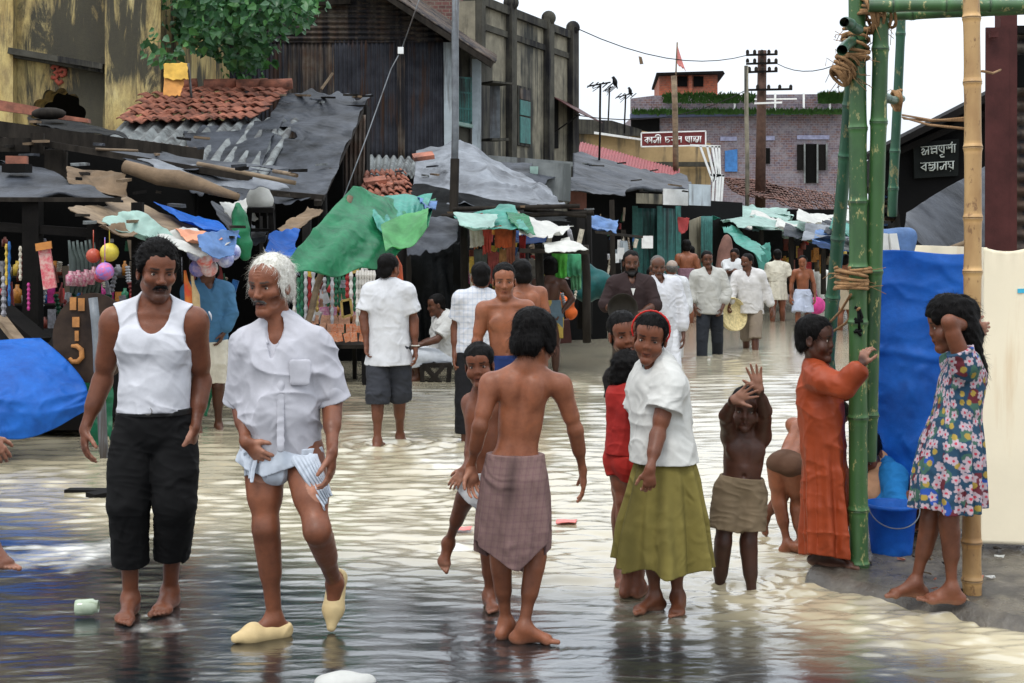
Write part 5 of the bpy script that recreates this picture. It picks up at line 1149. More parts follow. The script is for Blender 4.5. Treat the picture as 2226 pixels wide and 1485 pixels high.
# blue sheets, sacks, tall stool
for i, (a, mm, l) in enumerate((([P(590, 500, 14), P(655, 490, 14.4), P(640, 560, 13.6), P(575, 548, 13.6)], m_blue, 'blue plastic sheet behind the tall black stool'), ([P(455, 440, 15), P(520, 450, 15.4), P(600, 520, 14.4), P(520, 520, 14)], m_tarp, 'grey black sheet sloping beside the green plastic bundle'), ([P(600, 490, 15.6), P(665, 445, 16.2), P(700, 450, 16), P(625, 500, 15)], m_tan, 'wet brown board sloping under the black tarpaulin roof'), ([P(478, 438, 14.6), P(540, 425, 14.8), P(560, 470, 14.4), P(500, 470, 14.2)], m_whitep, 'white plastic sheet left of the tall black stool'))):
    cloth(a, 'plastic_sheet', mm, None, sag=.05, wr=.06, wf=3, o=i, label=l, cat='plastic sheet')
V_ = Sdf(.02); sc_ = P(566, 424, 14.4)
for d_, r_ in (((0, 0, 0), .10), ((-.05, 0, -.06), .10), ((.05, 0, -.07), .09), ((.02, 0, .07), .06)): V_.ell(sc_+np.array(d_), (r_,)*3, None, .05)
V_.disp = lambda q: snoise(q, 14, 2)*.018; a_, b_2 = V_.mesh(); link_mesh('white_bag', np_mesh('white_bag', a_, b_2), m_whitep, None, True, label='crumpled white plastic bag on top of the tall black stool', cat='bag')
st = empty('tall_stool', P(568, 540, 14.4), 'tall black wooden stool standing on the stall roof', 'stool')
slab([P(537, 452, 14.2), P(595, 452, 14.2), P(597, 444, 14.7), P(540, 444, 14.7)], (0, 0, -.05), 'seat', m_dwood, st)
for x0, x1, Yk in ((543, 538, 14.25), (590, 596, 14.25), (560, 560, 14.65), (575, 578, 14.65)): beams([(P(x0, 455, Yk), P(x1, 545, Yk), .045, .045)], 'leg', m_dwood, st)
beams([(P(541, 500, 14.25), P(594, 500, 14.25), .03, .03)], 'rung', m_dwood, st)
S = Sdf(.02); 
for i, (x, y, r_) in enumerate(((518, 445, .035), (520, 470, .07), (524, 500, .085), (530, 530, .08), (535, 556, .05))):
    if i: S.cone(P(*prev[:2], 13.2), P(x, y, 13.2), prev[2], r_, .03)
    prev = (x, y, r_)
S.disp = lambda q: snoise(q*np.array([2, 1, .6]), 12, 2)*.015; a_, b_2 = S.mesh(); link_mesh('plastic_bundle', np_mesh('plastic_bundle', a_, b_2), m_green, None, True, label='green plastic bundle hanging left of the tall black stool', cat='bundle')
# dark sheeting shop behind seated man
t = stallroot(950, 17.5, 'market stall walled with hanging black plastic sheeting behind the seated man')
cloth([P(868, 515, 17.8), P(1010, 470, 18.2), P(1018, 800, 18.2), P(880, 815, 17.8)], 'black_sheeting', m_tarpb, t, sag=.0, wr=.16, wf=1.5, o=1, fold=.04, nf=5, nu=80)
cloth([P(880, 480, 17.2), P(1000, 462, 17.6), P(995, 515, 16.8), P(885, 560, 16.6)], 'black_flap', m_tarp, t, sag=.05, wr=.10, wf=2, o=2)
cloth([P(985, 520, 17.9), P(1110, 500, 18.2), P(1105, 800, 18.2), P(1000, 805, 17.9)], 'black_sheeting', m_tarpb, t, sag=.0, wr=.12, wf=1.5, o=3, nu=70)
for x in (882, 1008): pole([P(x, 480, 17.4), P(x+4, 810, 17.4)], .05, 'post', m_wood, t)
st = empty('low_stool', P(945, 830, 16.5), 'low wooden stool with crossed legs under the seated man', 'stool')
slab([P(912, 790, 16.3), P(982, 790, 16.3), P(980, 780, 16.9), P(914, 780, 16.9)], (0, 0, -.05), 'seat', m_wood, st)
for a, b in (((918, 793), (918, 838)), ((978, 793), (974, 838)), ((922, 795), (960, 836)), ((965, 795), (930, 836))): beams([(P(*a, 16.3), P(*b, 16.3), .05, .05)], 'leg', m_wood, st)
# grey tarpaulin roofed stall
t = stallroot(1050, 20, 'market stall with a wide wrinkled grey tarpaulin roof beside the steel pole')
def gt(u, v):
    p = bil([P(905, 360, 22.5), P(1150, 400, 23), P(1235, 462, 19.5), P(895, 470, 19)], u, v); p[..., 2] += .36*np.exp(-((u-.40)/.30)**2)*(1-v)**1.2
    return p+np.array([0, -.3, 1])*(.13*(1-np.abs(snoise(p*np.array([1, .5, 1]), 1.9, 2)))**2+.08*(1-np.abs(snoise(p*np.array([1, .6, 1]), 4.5, 1)))**2+.03*(1-np.abs(snoise(p, 11, 3))))[..., None]
V_, F_ = sheet(gt, 110, 80, .01); link_mesh('grey_tarpaulin', np_mesh('grey_tarpaulin', V_, F_), m_tarpg, t, True)
corr([P(795, 340, 24), P(925, 345, 24), P(905, 385, 22), P(795, 385, 22)], 8, .035, 'asbestos_roof', m_asb, t, th=.012)
tiles(P(795, 375, 21.5), P(880, 372, 21.5), P(905, 430, 19.5), P(780, 445, 19.5), 5, 8, 'clay_tiles', m_terra, t, 5, .05)
for (x, y, s_) in ((815, 393, .32), (855, 400, .36), (920, 340, .3), (835, 415, .3)): MB().box(P(x, y, 20.6), (s_, .25, .06), .3, ax=(nrm((1, .2, .15)), nrm((-.2, 1, .3)), nrm((-.1, -.3, 1)))).build('ridge_tile', m_terra, t)
cloth([P(905, 395, 19.2), P(1235, 462, 19.4), P(1240, 480, 19.2), P(890, 470, 18.8)], 'under_sheet', m_tarpb, t, sag=.0, wr=.05, wf=3)
mb = MB(); 
for a, b in (((985, 455), (1260, 448)), ((1100, 470), (1290, 462)), ((1140, 455), (1275, 470)), ((960, 470), (1130, 462))): mb.tube([P(*a, 18.8), P(*b, 18.6)], .035, 6)
mb.build('bamboo_rafters', m_wood, t, True)
slab([P(880, 470, 21), P(1320, 470, 23), P(1320, 800, 23), P(880, 800, 21)], (0, .1, 0), 'back_panel', m_dark, t)
for x, y in ((1262, 690), (1275, 702), (1140, 700), (1020, 700)): pole([P(x, 465, 18.4+(x-1000)*.004), P(x+2, y+25, 18.4+(x-1000)*.004)], .065, 'post', m_dwood, t)
rooflitter(t, 22, 880, 1280, 445, 475, 18.9, 56); rooflitter(t, 10, 800, 1000, 360, 400, 20.8, 57)
clutter(70, 1010, 1260, 500, 640, 17.3, 18.2, 'under the grey tarpaulin stall', 43)
# concrete booth
t = empty('concrete_booth', P(1200, 505, 23.5), 'low teal and grey plastered booth wall under the stucco building', 'building')
slab([P(1158, 352, 23.5), P(1242, 356, 23.5), P(1240, 438, 23.5), P(1160, 430, 23.5)], (0, 2, 0), 'wall', stdmat('grey_concrete', (.22, .24, .24), .9, .2, 4, .3, streak=((.08, .09, .09), .3, 4)), t)
slab([P(1152, 362, 23.45), P(1170, 362, 23.45), P(1168, 425, 23.45), P(1155, 422, 23.45)], (0, .05, 0), 'teal_edge', m_paleteal, t)
cloth([P(1020, 345, 24.2), P(1245, 352, 24.2), P(1160, 415, 22.6), P(1040, 372, 22.6)], 'black_canopy', m_tarp, t, sag=.0, wr=.06, wf=2)
slab([P(1030, 335, 24.5), P(1245, 352, 24.5), P(1245, 362, 24.5), P(1030, 348, 24.5)], (0, 1, 0), 'parapet', m_asb, t)
# teal and white plastic awnings
t = stallroot(1140, 17.2, 'market stall hung with clothes under teal and white plastic awnings')
cloth([P(985, 462, 17.4), P(1120, 448, 17.8), P(1150, 500, 16.4), P(1030, 485, 16.6)], 'teal_awning', m_teal, t, sag=.06, wr=.07, wf=2.5)
cloth([P(985, 466, 17.0), P(1085, 462, 17.2), P(1075, 482, 16.5), P(1010, 490, 16.5)], 'pale_awning', m_paleteal, t, sag=.05, wr=.06, wf=3)
cloth([P(1100, 452, 17.6), P(1150, 470, 17.2), P(1165, 505, 16.4), P(1110, 480, 16.6)], 'green_awning', m_green, t, sag=.04, wr=.05, wf=3)
cloth([P(1140, 470, 17.6), P(1250, 492, 17.4), P(1200, 512, 16.6), P(1130, 500, 16.5)], 'white_awning', m_whitep, t, sag=.05, wr=.06, wf=3)
cloth([P(1180, 525, 16.8), P(1235, 515, 17.2), P(1278, 545, 16.6), P(1190, 545, 16.2)], 'white_sack', m_whitep, t, sag=.0, wr=.08, wf=3)
cloth([P(1115, 500, 17.5), P(1195, 495, 17.6), P(1185, 525, 17.2), P(1115, 525, 17.2)], 'blue_sheet', m_blue, t, sag=.03, wr=.05, wf=3)
beams([(P(1130, 545, 16.6), P(1280, 548, 16.8), .05, .05), ], 'front_beam', m_wood, t)
for x in (1172, 1272): pole([P(x, 535, 16.9), P(x+4, 745, 16.9)], .05, 'post', m_wood, t)
for i, (x, y, w, h, c) in enumerate(((1020, 485, 34, 50, (.4, .38, .3)), (1048, 490, 22, 60, (.45, .06, .04)), (1075, 490, 40, 48, (.5, .10, .03)), (1100, 495, 22, 90, (.32, .10, .05)), (1030, 540, 30, 60, (.12, .14, .12)), (1060, 545, 26, 70, (.30, .06, .05)), (1085, 540, 20, 60, (.42, .22, .08)), (1128, 510, 16, 60, (.40, .03, .03)), (1200, 545, 34, 60, (.08, .40, .05)), (1225, 550, 40, 50, (.06, .33, .16)), (1240, 560, 26, 70, (.10, .3, .14)), (1150, 560, 28, 80, (.3, .28, .25)))):
    cloth([P(x, y, 16.9+.04*i), P(x+w, y+2, 16.9+.04*i), P(x+w-3, y+h, 16.9+.04*i), P(x+2, y+h+3, 16.9+.04*i)], 'hanging_garment', stdmat('garment_%d' % i, c, .8, .3, 6, col2=tuple(q*.4 for q in c)), None, sag=.0, wr=.04, wf=4, nu=24, nv=24, fold=.015, nf=3, o=i % 4,
          label=['grey checked cloth', 'narrow red cloth', 'orange red printed cloth', 'long rust brown cloth', 'dark green grey cloth', 'dark red scarf', 'small ochre cloth', 'red pennant', 'bright lime green cloth', 'sea green cloth', 'long mid green cloth', 'pale grey cloth'][i]+' hanging under the teal and white awnings', cat='cloth', group='cloths hanging under the teal awnings')
for i in range(26): packet(P(gq.uniform(1015, 1160), gq.uniform(560, 640), 17.6+gq.uniform(-.3, .3)), gq.choice([.10, .07]), gq.choice([.2, .14]), PM[gq.integers(9)], 'small trinket hanging in the shade under the teal awnings', 'trinket', 'trinkets hanging under the teal awnings', int(gq.choice([0, 2])), name='trinket')
S = Sdf(.022); bc_ = P(1290, 615, 19)
for d_, r_ in (((-.15, 0, .12), .16), ((.05, 0, .0), .18), ((.2, 0, -.10), .14), ((-.1, 0, -.12), .16)): S.ell(bc_+np.array(d_), (r_*1.1, r_, r_), None, .06)
S.disp = lambda q: snoise(q*np.array([.7, 1, 1.5]), 13, 2)*.02; a_, b_2 = S.mesh(); link_mesh('net_bundle', np_mesh('net_bundle', a_, b_2), stdmat('dark_teal_net', (.02, .13, .13), .5), None, True, label='dark teal plastic wrapped bundle beside the stall posts', cat='bundle')
S = Sdf(.02); 
for x, y in ((1215, 645), (1232, 660), (1243, 680), (1238, 655)): S.ell(P(x, y, 18.5), (.08, .08, .08), None, .05)
S.disp = lambda q: snoise(q, 16, 2)*.02; a_, b_2 = S.mesh(); link_mesh('orange_garland', np_mesh('orange_garland', a_, b_2), stdmat('marigold', (.65, .12, .015), .8), None, True, label='heap of orange cloth or marigolds beside the dark bare backed man', cat='garland')
mb = MB(); mb.prism([P(1205, 700, 18), P(1238, 695, 18), P(1243, 745, 18), P(1210, 748, 18)], (0, .3, 0)); mb.build('maroon_sack', stdmat('maroon_sack', (.12, .05, .045), .8), None, label='dull maroon sack standing in the water below the orange heap', cat='sack')
# blue clump further on
cloth([P(1270, 470, 22), P(1345, 468, 22), P(1340, 505, 21.4), P(1275, 495, 21.4)], 'blue_sheet', m_pblue, None, sag=.05, wr=.09, wf=2.5, label='faded blue plastic sheet slung between sticks past the teal awnings', cat='plastic sheet')
# ================================================================ further along the left row
t = stallroot(1330, 26, 'row of shops under one long sooty grey roof before the ochre wall')
def gr(u, v):
    p = bil([P(1245, 345, 30), P(1492, 380, 34), P(1508, 415, 29), P(1245, 408, 25)], u, v); return p+np.array([0, 0, 1])*(.10*snoise(p, 1.1, 2)+.05*snoise(p, 3.5, 1))[..., None]
V_, F_ = sheet(gr, 70, 40, .06); link_mesh('tar_roof', np_mesh('tar_roof', V_, F_), m_tarp, t, True)
cloth([P(1240, 385, 26), P(1375, 398, 27), P(1360, 420, 25), P(1238, 412, 24)], 'lower_roof', m_tarp, t, sag=.03, wr=.06, wf=2)
slab([P(1245, 418, 27), P(1600, 440, 33), P(1600, 720, 33), P(1245, 720, 27)], (.2, .3, 0), 'wall', m_dark, t)
slab([P(1238, 415, 25.2), P(1275, 418, 25.4), P(1275, 470, 25.4), P(1238, 465, 25.2)], (0, .1, 0), 'salmon_panel', stdmat('salmon_wall', (.28, .12, .09), .9), t)
for x0, x1, y0, y1, mm in ((1383, 1440, 420, 444, m_stucco), (1442, 1496, 410, 447, m_white), (1498, 1545, 400, 448, m_bwall)): slab([P(x0, y0, 27), P(x1, y0+2, 27.6), P(x1, y1, 27.6), P(x0, y1-2, 27)], (0, .1, 0), 'fascia_board', mm, t)
for x0, x1 in ((1385, 1432), (1436, 1470)): corr([P(x0, 452, 28.6), P(x1, 454, 29), P(x1, 625, 29), P(x0, 628, 28.6)], 4, .02, 'shutter', m_tealp, t)
for x in (1380, 1434, 1474): beams([(P(x, 448, 28.3), P(x, 632, 28.3), .11, .10)], 'door_post', m_tealp, t)
slab([P(1498, 480, 31), P(1526, 470, 31), P(1526, 612, 31), P(1498, 618, 31)], (0, .2, 0), 'cream_wall', m_cwall, t)
corr([P(1524, 470, 30.5), P(1548, 470, 30.8), P(1548, 612, 30.8), P(1524, 615, 30.5)], 5, .02, 'shutter', m_tealp, t)
for i, (x, y) in enumerate(((1330, 435), (1310, 500), (1355, 500), (1290, 520))): beams([(P(x, y, 24+.3*i), P(x+4, 680-12*i, 24+.3*i), .08, .08)], 'post', m_wood, t)
packet(P(1407, 540, 25), .20, .22, m_white, 'small white plate or box on the shop front behind the bearded man', 'box', None, 0, name='white_box')
for i in range(14): packet(P(gq.uniform(1318, 1376), gq.uniform(545, 600), 24.6+gq.uniform(-.2, .2)), .12, .2, (m_white, m_dwood, m_bwall)[gq.integers(3)], 'pale framed card pinned in the dark shop front left of the bearded man', 'card', 'pale cards in the dark shop front', 0, name='framed_card')
cloth([P(1474, 470, 27.5), P(1500, 472, 27.5), P(1496, 496, 27.4), P(1476, 500, 27.4)], 'red_cloth', stdmat('red_cloth_far', (.4, .05, .05)), None, wr=.08, wf=3, nu=20, nv=20, label='red cloth hanging at the teal shop front', cat='cloth')
beams([(P(1296, 505, 21), P(1395, 515, 22.5), .04, .04)], 'awning_pole', m_wood, t)
rooflitter(t, 22, 1250, 1500, 345, 420, 27, 58); clutter(36, 1280, 1380, 480, 600, 24, 26, 'in the shops past the teal awnings', 44, [PM[7], PM[3], PM[2]]+SM0)
# red corrugated roof
t = empty('red_roofed_shed', P(1360, 505, 36), 'low shed with a red corrugated roof in front of the ochre wall', 'shed')
corr([P(1262, 308, 38), P(1478, 368, 38), P(1476, 388, 35), P(1254, 338, 35)], 34, .018, 'roof', m_roofred, t)
slab([P(1256, 340, 36.5), P(1476, 385, 36.5), P(1476, 560, 36.5), P(1256, 560, 36.5)], (0, .3, 0), 'wall', m_dark, t)
# ochre building with sign
t = empty('ochre_building', P(1400, 505, 41), 'low ochre plastered building with a weathered parapet and a red sign', 'building')
slab([P(1240, 262, 41), P(1290, 265, 41), P(1545, 312, 41), P(1545, 620, 41), P(1240, 620, 41)], (0, 6, 0), 'wall', m_mwall, t)
slab([P(1240, 258, 40.8), P(1330, 262, 40.8), P(1395, 282, 40.8), P(1395, 296, 40.8), P(1240, 290, 40.8)], (0, .15, 0), 'dark_parapet', m_stuccod, t)
slab([P(1292, 286, 40.6), P(1400, 302, 40.6), P(1400, 306, 40.6), P(1292, 291, 40.6)], (0, .15, 0), 'pale_ledge', m_white, t)
slab([P(1420, 352, 40.7), P(1560, 352, 40.7), P(1560, 362, 40.7), P(1420, 362, 40.7)], (0, .2, 0), 'dark_ledge', m_stuccod, t)
# signboard with Bengali lettering
GL = dict(
 ka=(1., [[(.55, 1), (.55, 0)], [(.55, .8), (.1, .48), (.55, .12)], [(.55, .72), (.85, .74), (.96, .45), (.80, .30)]]),
 aa=(.36, [[(.16, 1), (.16, 0)]]),
 la=(.95, [[(.80, 1), (.80, 0)], [(.80, .55), (.62, .70), (.48, .45), (.40, .15), (.20, .08), (.10, .32), (.25, .45)]]),
 ii=(.36, [[(.16, 1), (.16, 0)], [(-.62, 1), (-.52, 1.32), (-.18, 1.42), (.12, 1.28), (.16, 1)]]),
 ca=(.95, [[(.22, 1), (.22, .15), (.50, .04), (.84, .40), (.60, .62), (.28, .50)]]),
 ra=(.85, [[(.68, 1), (.68, 0)], [(.68, .8), (.12, .48), (.68, .12)], [(.36, -.16), (.38, -.18)]]),
 nna=(.90, [[(.75, 1), (.75, 0)], [(.12, .80), (.20, .50), (.40, .60), (.34, .84)], [(.38, .52), (.58, .72), (.75, .55)]]),
 pa=(.85, [[(.68, 1), (.68, 0)], [(.16, .92), (.10, .62), (.40, .56), (.42, .88)], [(.12, .55), (.35, .30), (.68, .12)]]),
 nda=(1.0, [[(.85, 1), (.85, .35), (.66, .05), (.40, .10), (.42, .35), (.85, .42)], [(.12, .82), (.22, .52), (.44, .62), (.40, .86)], [(.22, .50), (.14, .15)]]),
 o=(1.05, [[(.90, 1), (.90, 0)], [(.12, .60), (.30, .82), (.46, .62), (.34, .40), (.14, .30), (.26, .04), (.56, .08), (.62, .45), (.90, .62)]]),
 nn=(.95, [[(.80, 1), (.80, 0)], [(.80, .70), (.34, .70), (.16, .84), (.14, .60), (.34, .58)], [(.80, .28), (.40, .28), (.22, .42), (.20, .12), (.40, .16)]]),
 uu=(.0, [[(-.30, -.10), (-.62, -.20), (-.50, -.44), (-.12, -.40)]]),
 rnna=(.90, [[(.75, 1), (.75, 0)], [(.12, .80), (.20, .50), (.40, .60), (.34, .84)], [(.38, .52), (.58, .72), (.75, .55)], [(.60, 1.05), (.80, 1.34)]]),
 ba=(.85, [[(.68, 1), (.68, 0)], [(.68, .82), (.12, .48), (.68, .10)]]),
 stra=(1.05, [[(.16, .92), (.34, .76), (.14, .62)], [(.30, .70), (.88, .70)], [(.88, 1), (.90, .30), (.66, .02), (.30, .04), (.12, .34), (.50, .30), (.70, .48)]]),
 ya=(.85, [[(.68, 1), (.68, 0)], [(.16, .94), (.10, .66), (.40, .62), (.18, .40), (.68, .12)], [(.36, -.16), (.38, -.18)]]),
 sp=(.40, []))
def write(words, name, mat, par, org, hgt, width, rise=0., th=.09, lean=0.):
    """brush lettering hung from a head line; org = left end of the head line"""
    tot = sum(GL[g][0] for g in words); sx = width/tot; mb = MB(); x = 0.; org = np.asarray(org, float)
    pt = lambda X, Yv: org+np.array([X*sx+lean*Yv, 0, (Yv-1)*hgt+X*sx*rise]); seg0 = 0.
    for g in words+['sp']:
        if g == 'sp':
            if x > seg0: mb.beam(pt(seg0+.04, 1), pt(x-.02, 1), .012, th*hgt*1.1)
            seg0 = x+GL[g][0]
        for st_ in GL[g][1]:
            mb.tube([pt(x+a, b) for a, b in st_], th*hgt, 6)
        x += GL[g][0]
    return mb.build(name, mat, par, True)
sg = empty('sign', P(1465, 302, 40), 'long red signboard with white Bengali lettering', 'sign')
m_sign = stdmat('sign_red', (.22, .022, .022), .5, .15, 10)
slab([P(1395, 290, 40), P(1533, 286, 40), P(1533, 315, 40), P(1395, 318, 40)], (0, .1, 0), 'sign_board', m_sign, sg)
for a, b in (((1394, 289), (1534, 285)), ((1394, 319), (1534, 316)), ((1394, 289), (1394, 319)), ((1534, 285), (1534, 316))): beams([(P(*a, 39.95), P(*b, 39.95), .035, .035)], 'sign_border', m_white, sg, j=0)
write(['ka', 'aa', 'la', 'ii', 'sp', 'ca', 'ra', 'nna', 'sp', 'pa', 'aa', 'nda', 'aa'], 'sign_lettering', m_white, sg, P(1400, 299, 39.93), .165, 1.62, .02, .105)
# brick building
t = empty('brick_building', P(1600, 505, 55), 'wide purplish brick building with grassy parapet and a red brick rooftop room', 'building')
YB = 55.
slab([P(1378, 250, YB), P(1440, 240, YB), P(1800, 236, YB), P(1834, 240, YB), P(1834, 620, YB), P(1378, 620, YB)], (0, 12, 0), 'wall', m_brickp, t)
slab([P(1372, 214, YB-.3), P(1420, 208, YB-.3), P(1836, 204, YB-.3), P(1836, 244, YB-.3), P(1600, 248, YB-.3), P(1372, 250, YB-.3)], (0, .4, 0), 'parapet', m_brickp, t)
slab([P(1372, 246, YB-.5), P(1600, 244, YB-.5), P(1836, 238, YB-.5), P(1836, 245, YB-.5), P(1600, 251, YB-.5), P(1372, 256, YB-.5)], (0, .6, 0), 'ledge', stdmat('blue_cornice', (.09, .11, .2), .9), t)
slab([P(1372, 256, YB-.1), P(1434, 256, YB-.1), P(1434, 300, YB-.1), P(1372, 300, YB-.1)], (0, .2, 0), 'recess_shade', m_dark, t)  # flat near-black slab painting the shade of a recess
rm = slab([P(1433, 162, YB+2), P(1560, 162, YB+2), P(1560, 215, YB+2), P(1433, 215, YB+2)], (.3, 5, 0), 'rooftop_room', m_brickr, t)
slab([P(1427, 158, YB+1.6), P(1572, 154, YB+1.6), P(1576, 160, YB+1.6), P(1427, 163, YB+1.6)], (.4, 6, 0), 'roof_slab', m_dwood, rm)
for x in (1473, 1508): slab([P(x, 166, YB+1.93), P(x+21, 166, YB+1.93), P(x+21, 188, YB+1.93), P(x, 188, YB+1.93)], (0, .05, 0), 'window', m_dark, rm)
slab([P(1497, 162, YB+1.9), P(1505, 162, YB+1.9), P(1505, 213, YB+1.9), P(1497, 213, YB+1.9)], (0, .1, 0), 'pier', m_brickr, rm)
for x in (1597, 1685, 1747, 1804): beams([(P(x, 203, YB-.5), P(x, 240, YB-.5), .07, .07)], 'rail_post', m_white, t)
beams([(P(1640, 216, YB-.8), P(1732, 215, YB-.8), .05, .05)], 'white_rail', m_white, t)
m_bw = stdmat('blue_shutter', (.035, .16, .42), .6); m_lint = stdmat('lilac_plaster', (.26, .27, .40), .9)
slab([P(1576, 328, YB-.06), P(1603, 324, YB-.06), P(1603, 373, YB-.06), P(1576, 373, YB-.06)], (0, .05, 0), 'window', m_bw, t)
slab([P(1658, 322, YB-.06), P(1674, 322, YB-.06), P(1674, 356, YB-.06), P(1658, 356, YB-.06)], (0, .05, 0), 'window', m_dark, t)
for x0, x1, y in ((1566, 1602, 297), (1655, 1684, 296), (1733, 1803, 294)): slab([P(x0, y, YB-.05), P(x1, y, YB-.05), P(x1, y+9, YB-.05), P(x0, y+9, YB-.05)], (0, .045, 0), 'lintel', m_lint, t)
w_ = slab([P(1751, 313, YB-.06), P(1778, 313, YB-.06), P(1778, 398, YB-.06), P(1751, 398, YB-.06)], (0, .05, 0), 'window', m_dark, t)
for x0, x1 in ((1733, 1750), (1779, 1796)): slab([P(x0, 314, YB-.12), P(x1, 314, YB-.12), P(x1, 370, YB-.12), P(x0, 370, YB-.12)], (0, .05, 0), 'shutter', m_dwood, w_)
for x in (1749, 1777, 1797): beams([(P(x, 312, YB-.15), P(x, 398 if x < 1790 else 370, YB-.15), .06, .05)], 'frame', m_asb, w_, j=0)
gg = np.random.default_rng(8); V = []; F = []
for _ in range(2800):
    top = gg.random() < .55; x = gg.uniform(1374, 1834) if not top else gg.choice([gg.uniform(1440, 1640), gg.uniform(1780, 1834)]); y = gg.normal(246, 2) if not top else gg.uniform(206, 226)
    p = P(x, y, YB-.55); h_ = gg.uniform(.06, .22); w = gg.uniform(.02, .06); a = gg.uniform(-.1, .1, 2); o = len(V); V += [p+(-w, 0, 0), p+(w, 0, 0), p+(a[0], a[1]-.1, h_)]; F.append((o, o+1, o+2))
me = bpy.data.meshes.new('grass'); me.from_pydata([tuple(v) for v in V], [], F); link_mesh('grass', me, stdmat('grass_green', (.05, .13, .03), .8), None, label='grass and weeds growing on the brick parapet', cat='grass', kind='stuff')
# white balcony frame
t = empty('stair_frame', P(1550, 505, 33), 'white painted iron stair frame leaning over the shop roofs', 'frame')
for a, b in (((1522, 318), (1550, 395)), ((1537, 318), (1555, 392)), ((1548, 318), (1560, 385)), ((1556, 318), (1562, 385)), ((1563, 318), (1565, 380)), ((1500, 316), (1566, 319)), ((1552, 378), (1548, 460)), ((1560, 380), (1556, 462)), ((1566, 380), (1560, 464)), ((1572, 380), (1566, 464)), ((1544, 380), (1574, 382))): beams([(P(*a, 33), P(*b, 33), .05, .05)], 'bar', m_white, t, j=0)
# poles and aerials
t = empty('utility_pole', P(1652, 505, 42), 'rusty brown utility pole with four crossarms', 'pole')
MB().tube([P(1657, 110, 42), P(1652, 478, 42)], [.13, .16], 10).build('shaft', stdmat('rust_brown', (.13, .075, .055), .8, .3, 6), t, True)
for i, y in enumerate((120, 139, 157, 196)):
    x0, x1 = ((1622, 1690), (1622, 1690), (1626, 1690), (1620, 1722))[i]; am = beams([(P(x0, y, 41.8), P(x1, y-2, 41.8), .06, .06)], 'crossarm', m_dwood, t)
    for k in range(5): MB().lathe(P(x0+3+k*(x1-x0-6)/4, y-3, 41.8), [(0, 0), (.05, 0), (.05, .08), (.025, .12), (0, .12)], 8).build('insulator', m_wood, am)
beams([(P(1640, 225, 41.7), P(1700, 223, 41.7), .05, .05)], 'stay_bar', m_white, t)
pole([P(1621, 143, 40), P(1624, 465, 40)], .06, 'street_pole', m_stucco, None, 8, label='thin weathered grey pole left of the utility pole', cat='pole')
t = empty('flag_pole', P(1467, 505, 37), 'bamboo flag pole with a faded pink pennant over the red signboard', 'flag')
pole([P(1472, 92, 37), P(1469, 170, 37)], .02, 'tip', m_lwood, t, 6); pole([P(1466, 165, 37), P(1469, 372, 37)], .075, 'pole', m_lwood, t, 8)
cloth([P(1473, 98, 37), P(1474, 104, 37), P(1491, 155, 37), P(1469, 136, 37)], 'pennant', stdmat('pale_pink', (.62, .22, .20), .8), t, wr=.03, sag=.02, wf=4, nu=12, nv=12)
def aerial(px, y0, y1, Y, w, label, birds=()):
    t = empty('television_aerial', P(px, y1, Y), label, 'aerial'); m = m_dwood
    pole([P(px, y0, Y), P(px-3, y1, Y)], .025, 'mast', m, t, 5); yb = y0+3
    beams([(P(px-w, yb+4, Y), P(px+w*.8, yb-5, Y), .03, .03)], 'boom', m, t, j=0)
    for k in range(5): x = px-w*.8+k*w*.4; beams([(P(x-6, yb+6, Y-.3), P(x+7, yb-5, Y+.3), .018, .018)], 'element', m, t, j=0)
    for k in (0, 1): beams([(P(px-w*.6, yb+15-k*6, Y), P(px+w*.1, yb+2, Y), .015, .015)], 'element', m, t, j=0)
aerial(1305, 181, 360, 30, 28, 'large television aerial on a tall mast behind the stucco building'); aerial(1360, 205, 290, 40, 20, 'smaller thin television aerial right of the large one'); aerial(1325, 190, 262, 42, 10, 'faint thin aerial mast between the two larger ones')
for i, (x, y, Y, l) in enumerate(((1337, 176, 30, 'black crow perched on the large aerial'), (1370, 196, 40, 'black bird perched on the smaller aerial'))):
    S = Sdf(.018); c = P(x, y+3, Y); S.ell(c, (.05, .05, .08), None, .03); S.cone(c, c+np.array([-.03, 0, .10]), .04, .032, .03); S.cone(c+np.array([-.03, 0, .10]), c+np.array([-.09, 0, .095]), .016, .01, .01); S.cone(c, c+np.array([.05, 0, -.13]), .03, .016, .03); a_, b_2 = S.mesh()
    link_mesh('crow', np_mesh('crow', a_, b_2), stdmat('crow_black', (.01, .01, .012), .5), None, True, label=l, cat='bird')
cloth([P(1388, 122, 40), P(1395, 124, 40), P(1399, 140, 40), P(1391, 140, 40)], 'kite', m_tan, None, wr=.02, sag=0, nu=8, nv=8, label='tiny paper kite caught in the wires', cat='kite')
m_terraw = stdmat('weathered_tiles', (.24, .125, .10), .9, .35, 3, .4, 30, .01, col2=(.10, .085, .08))
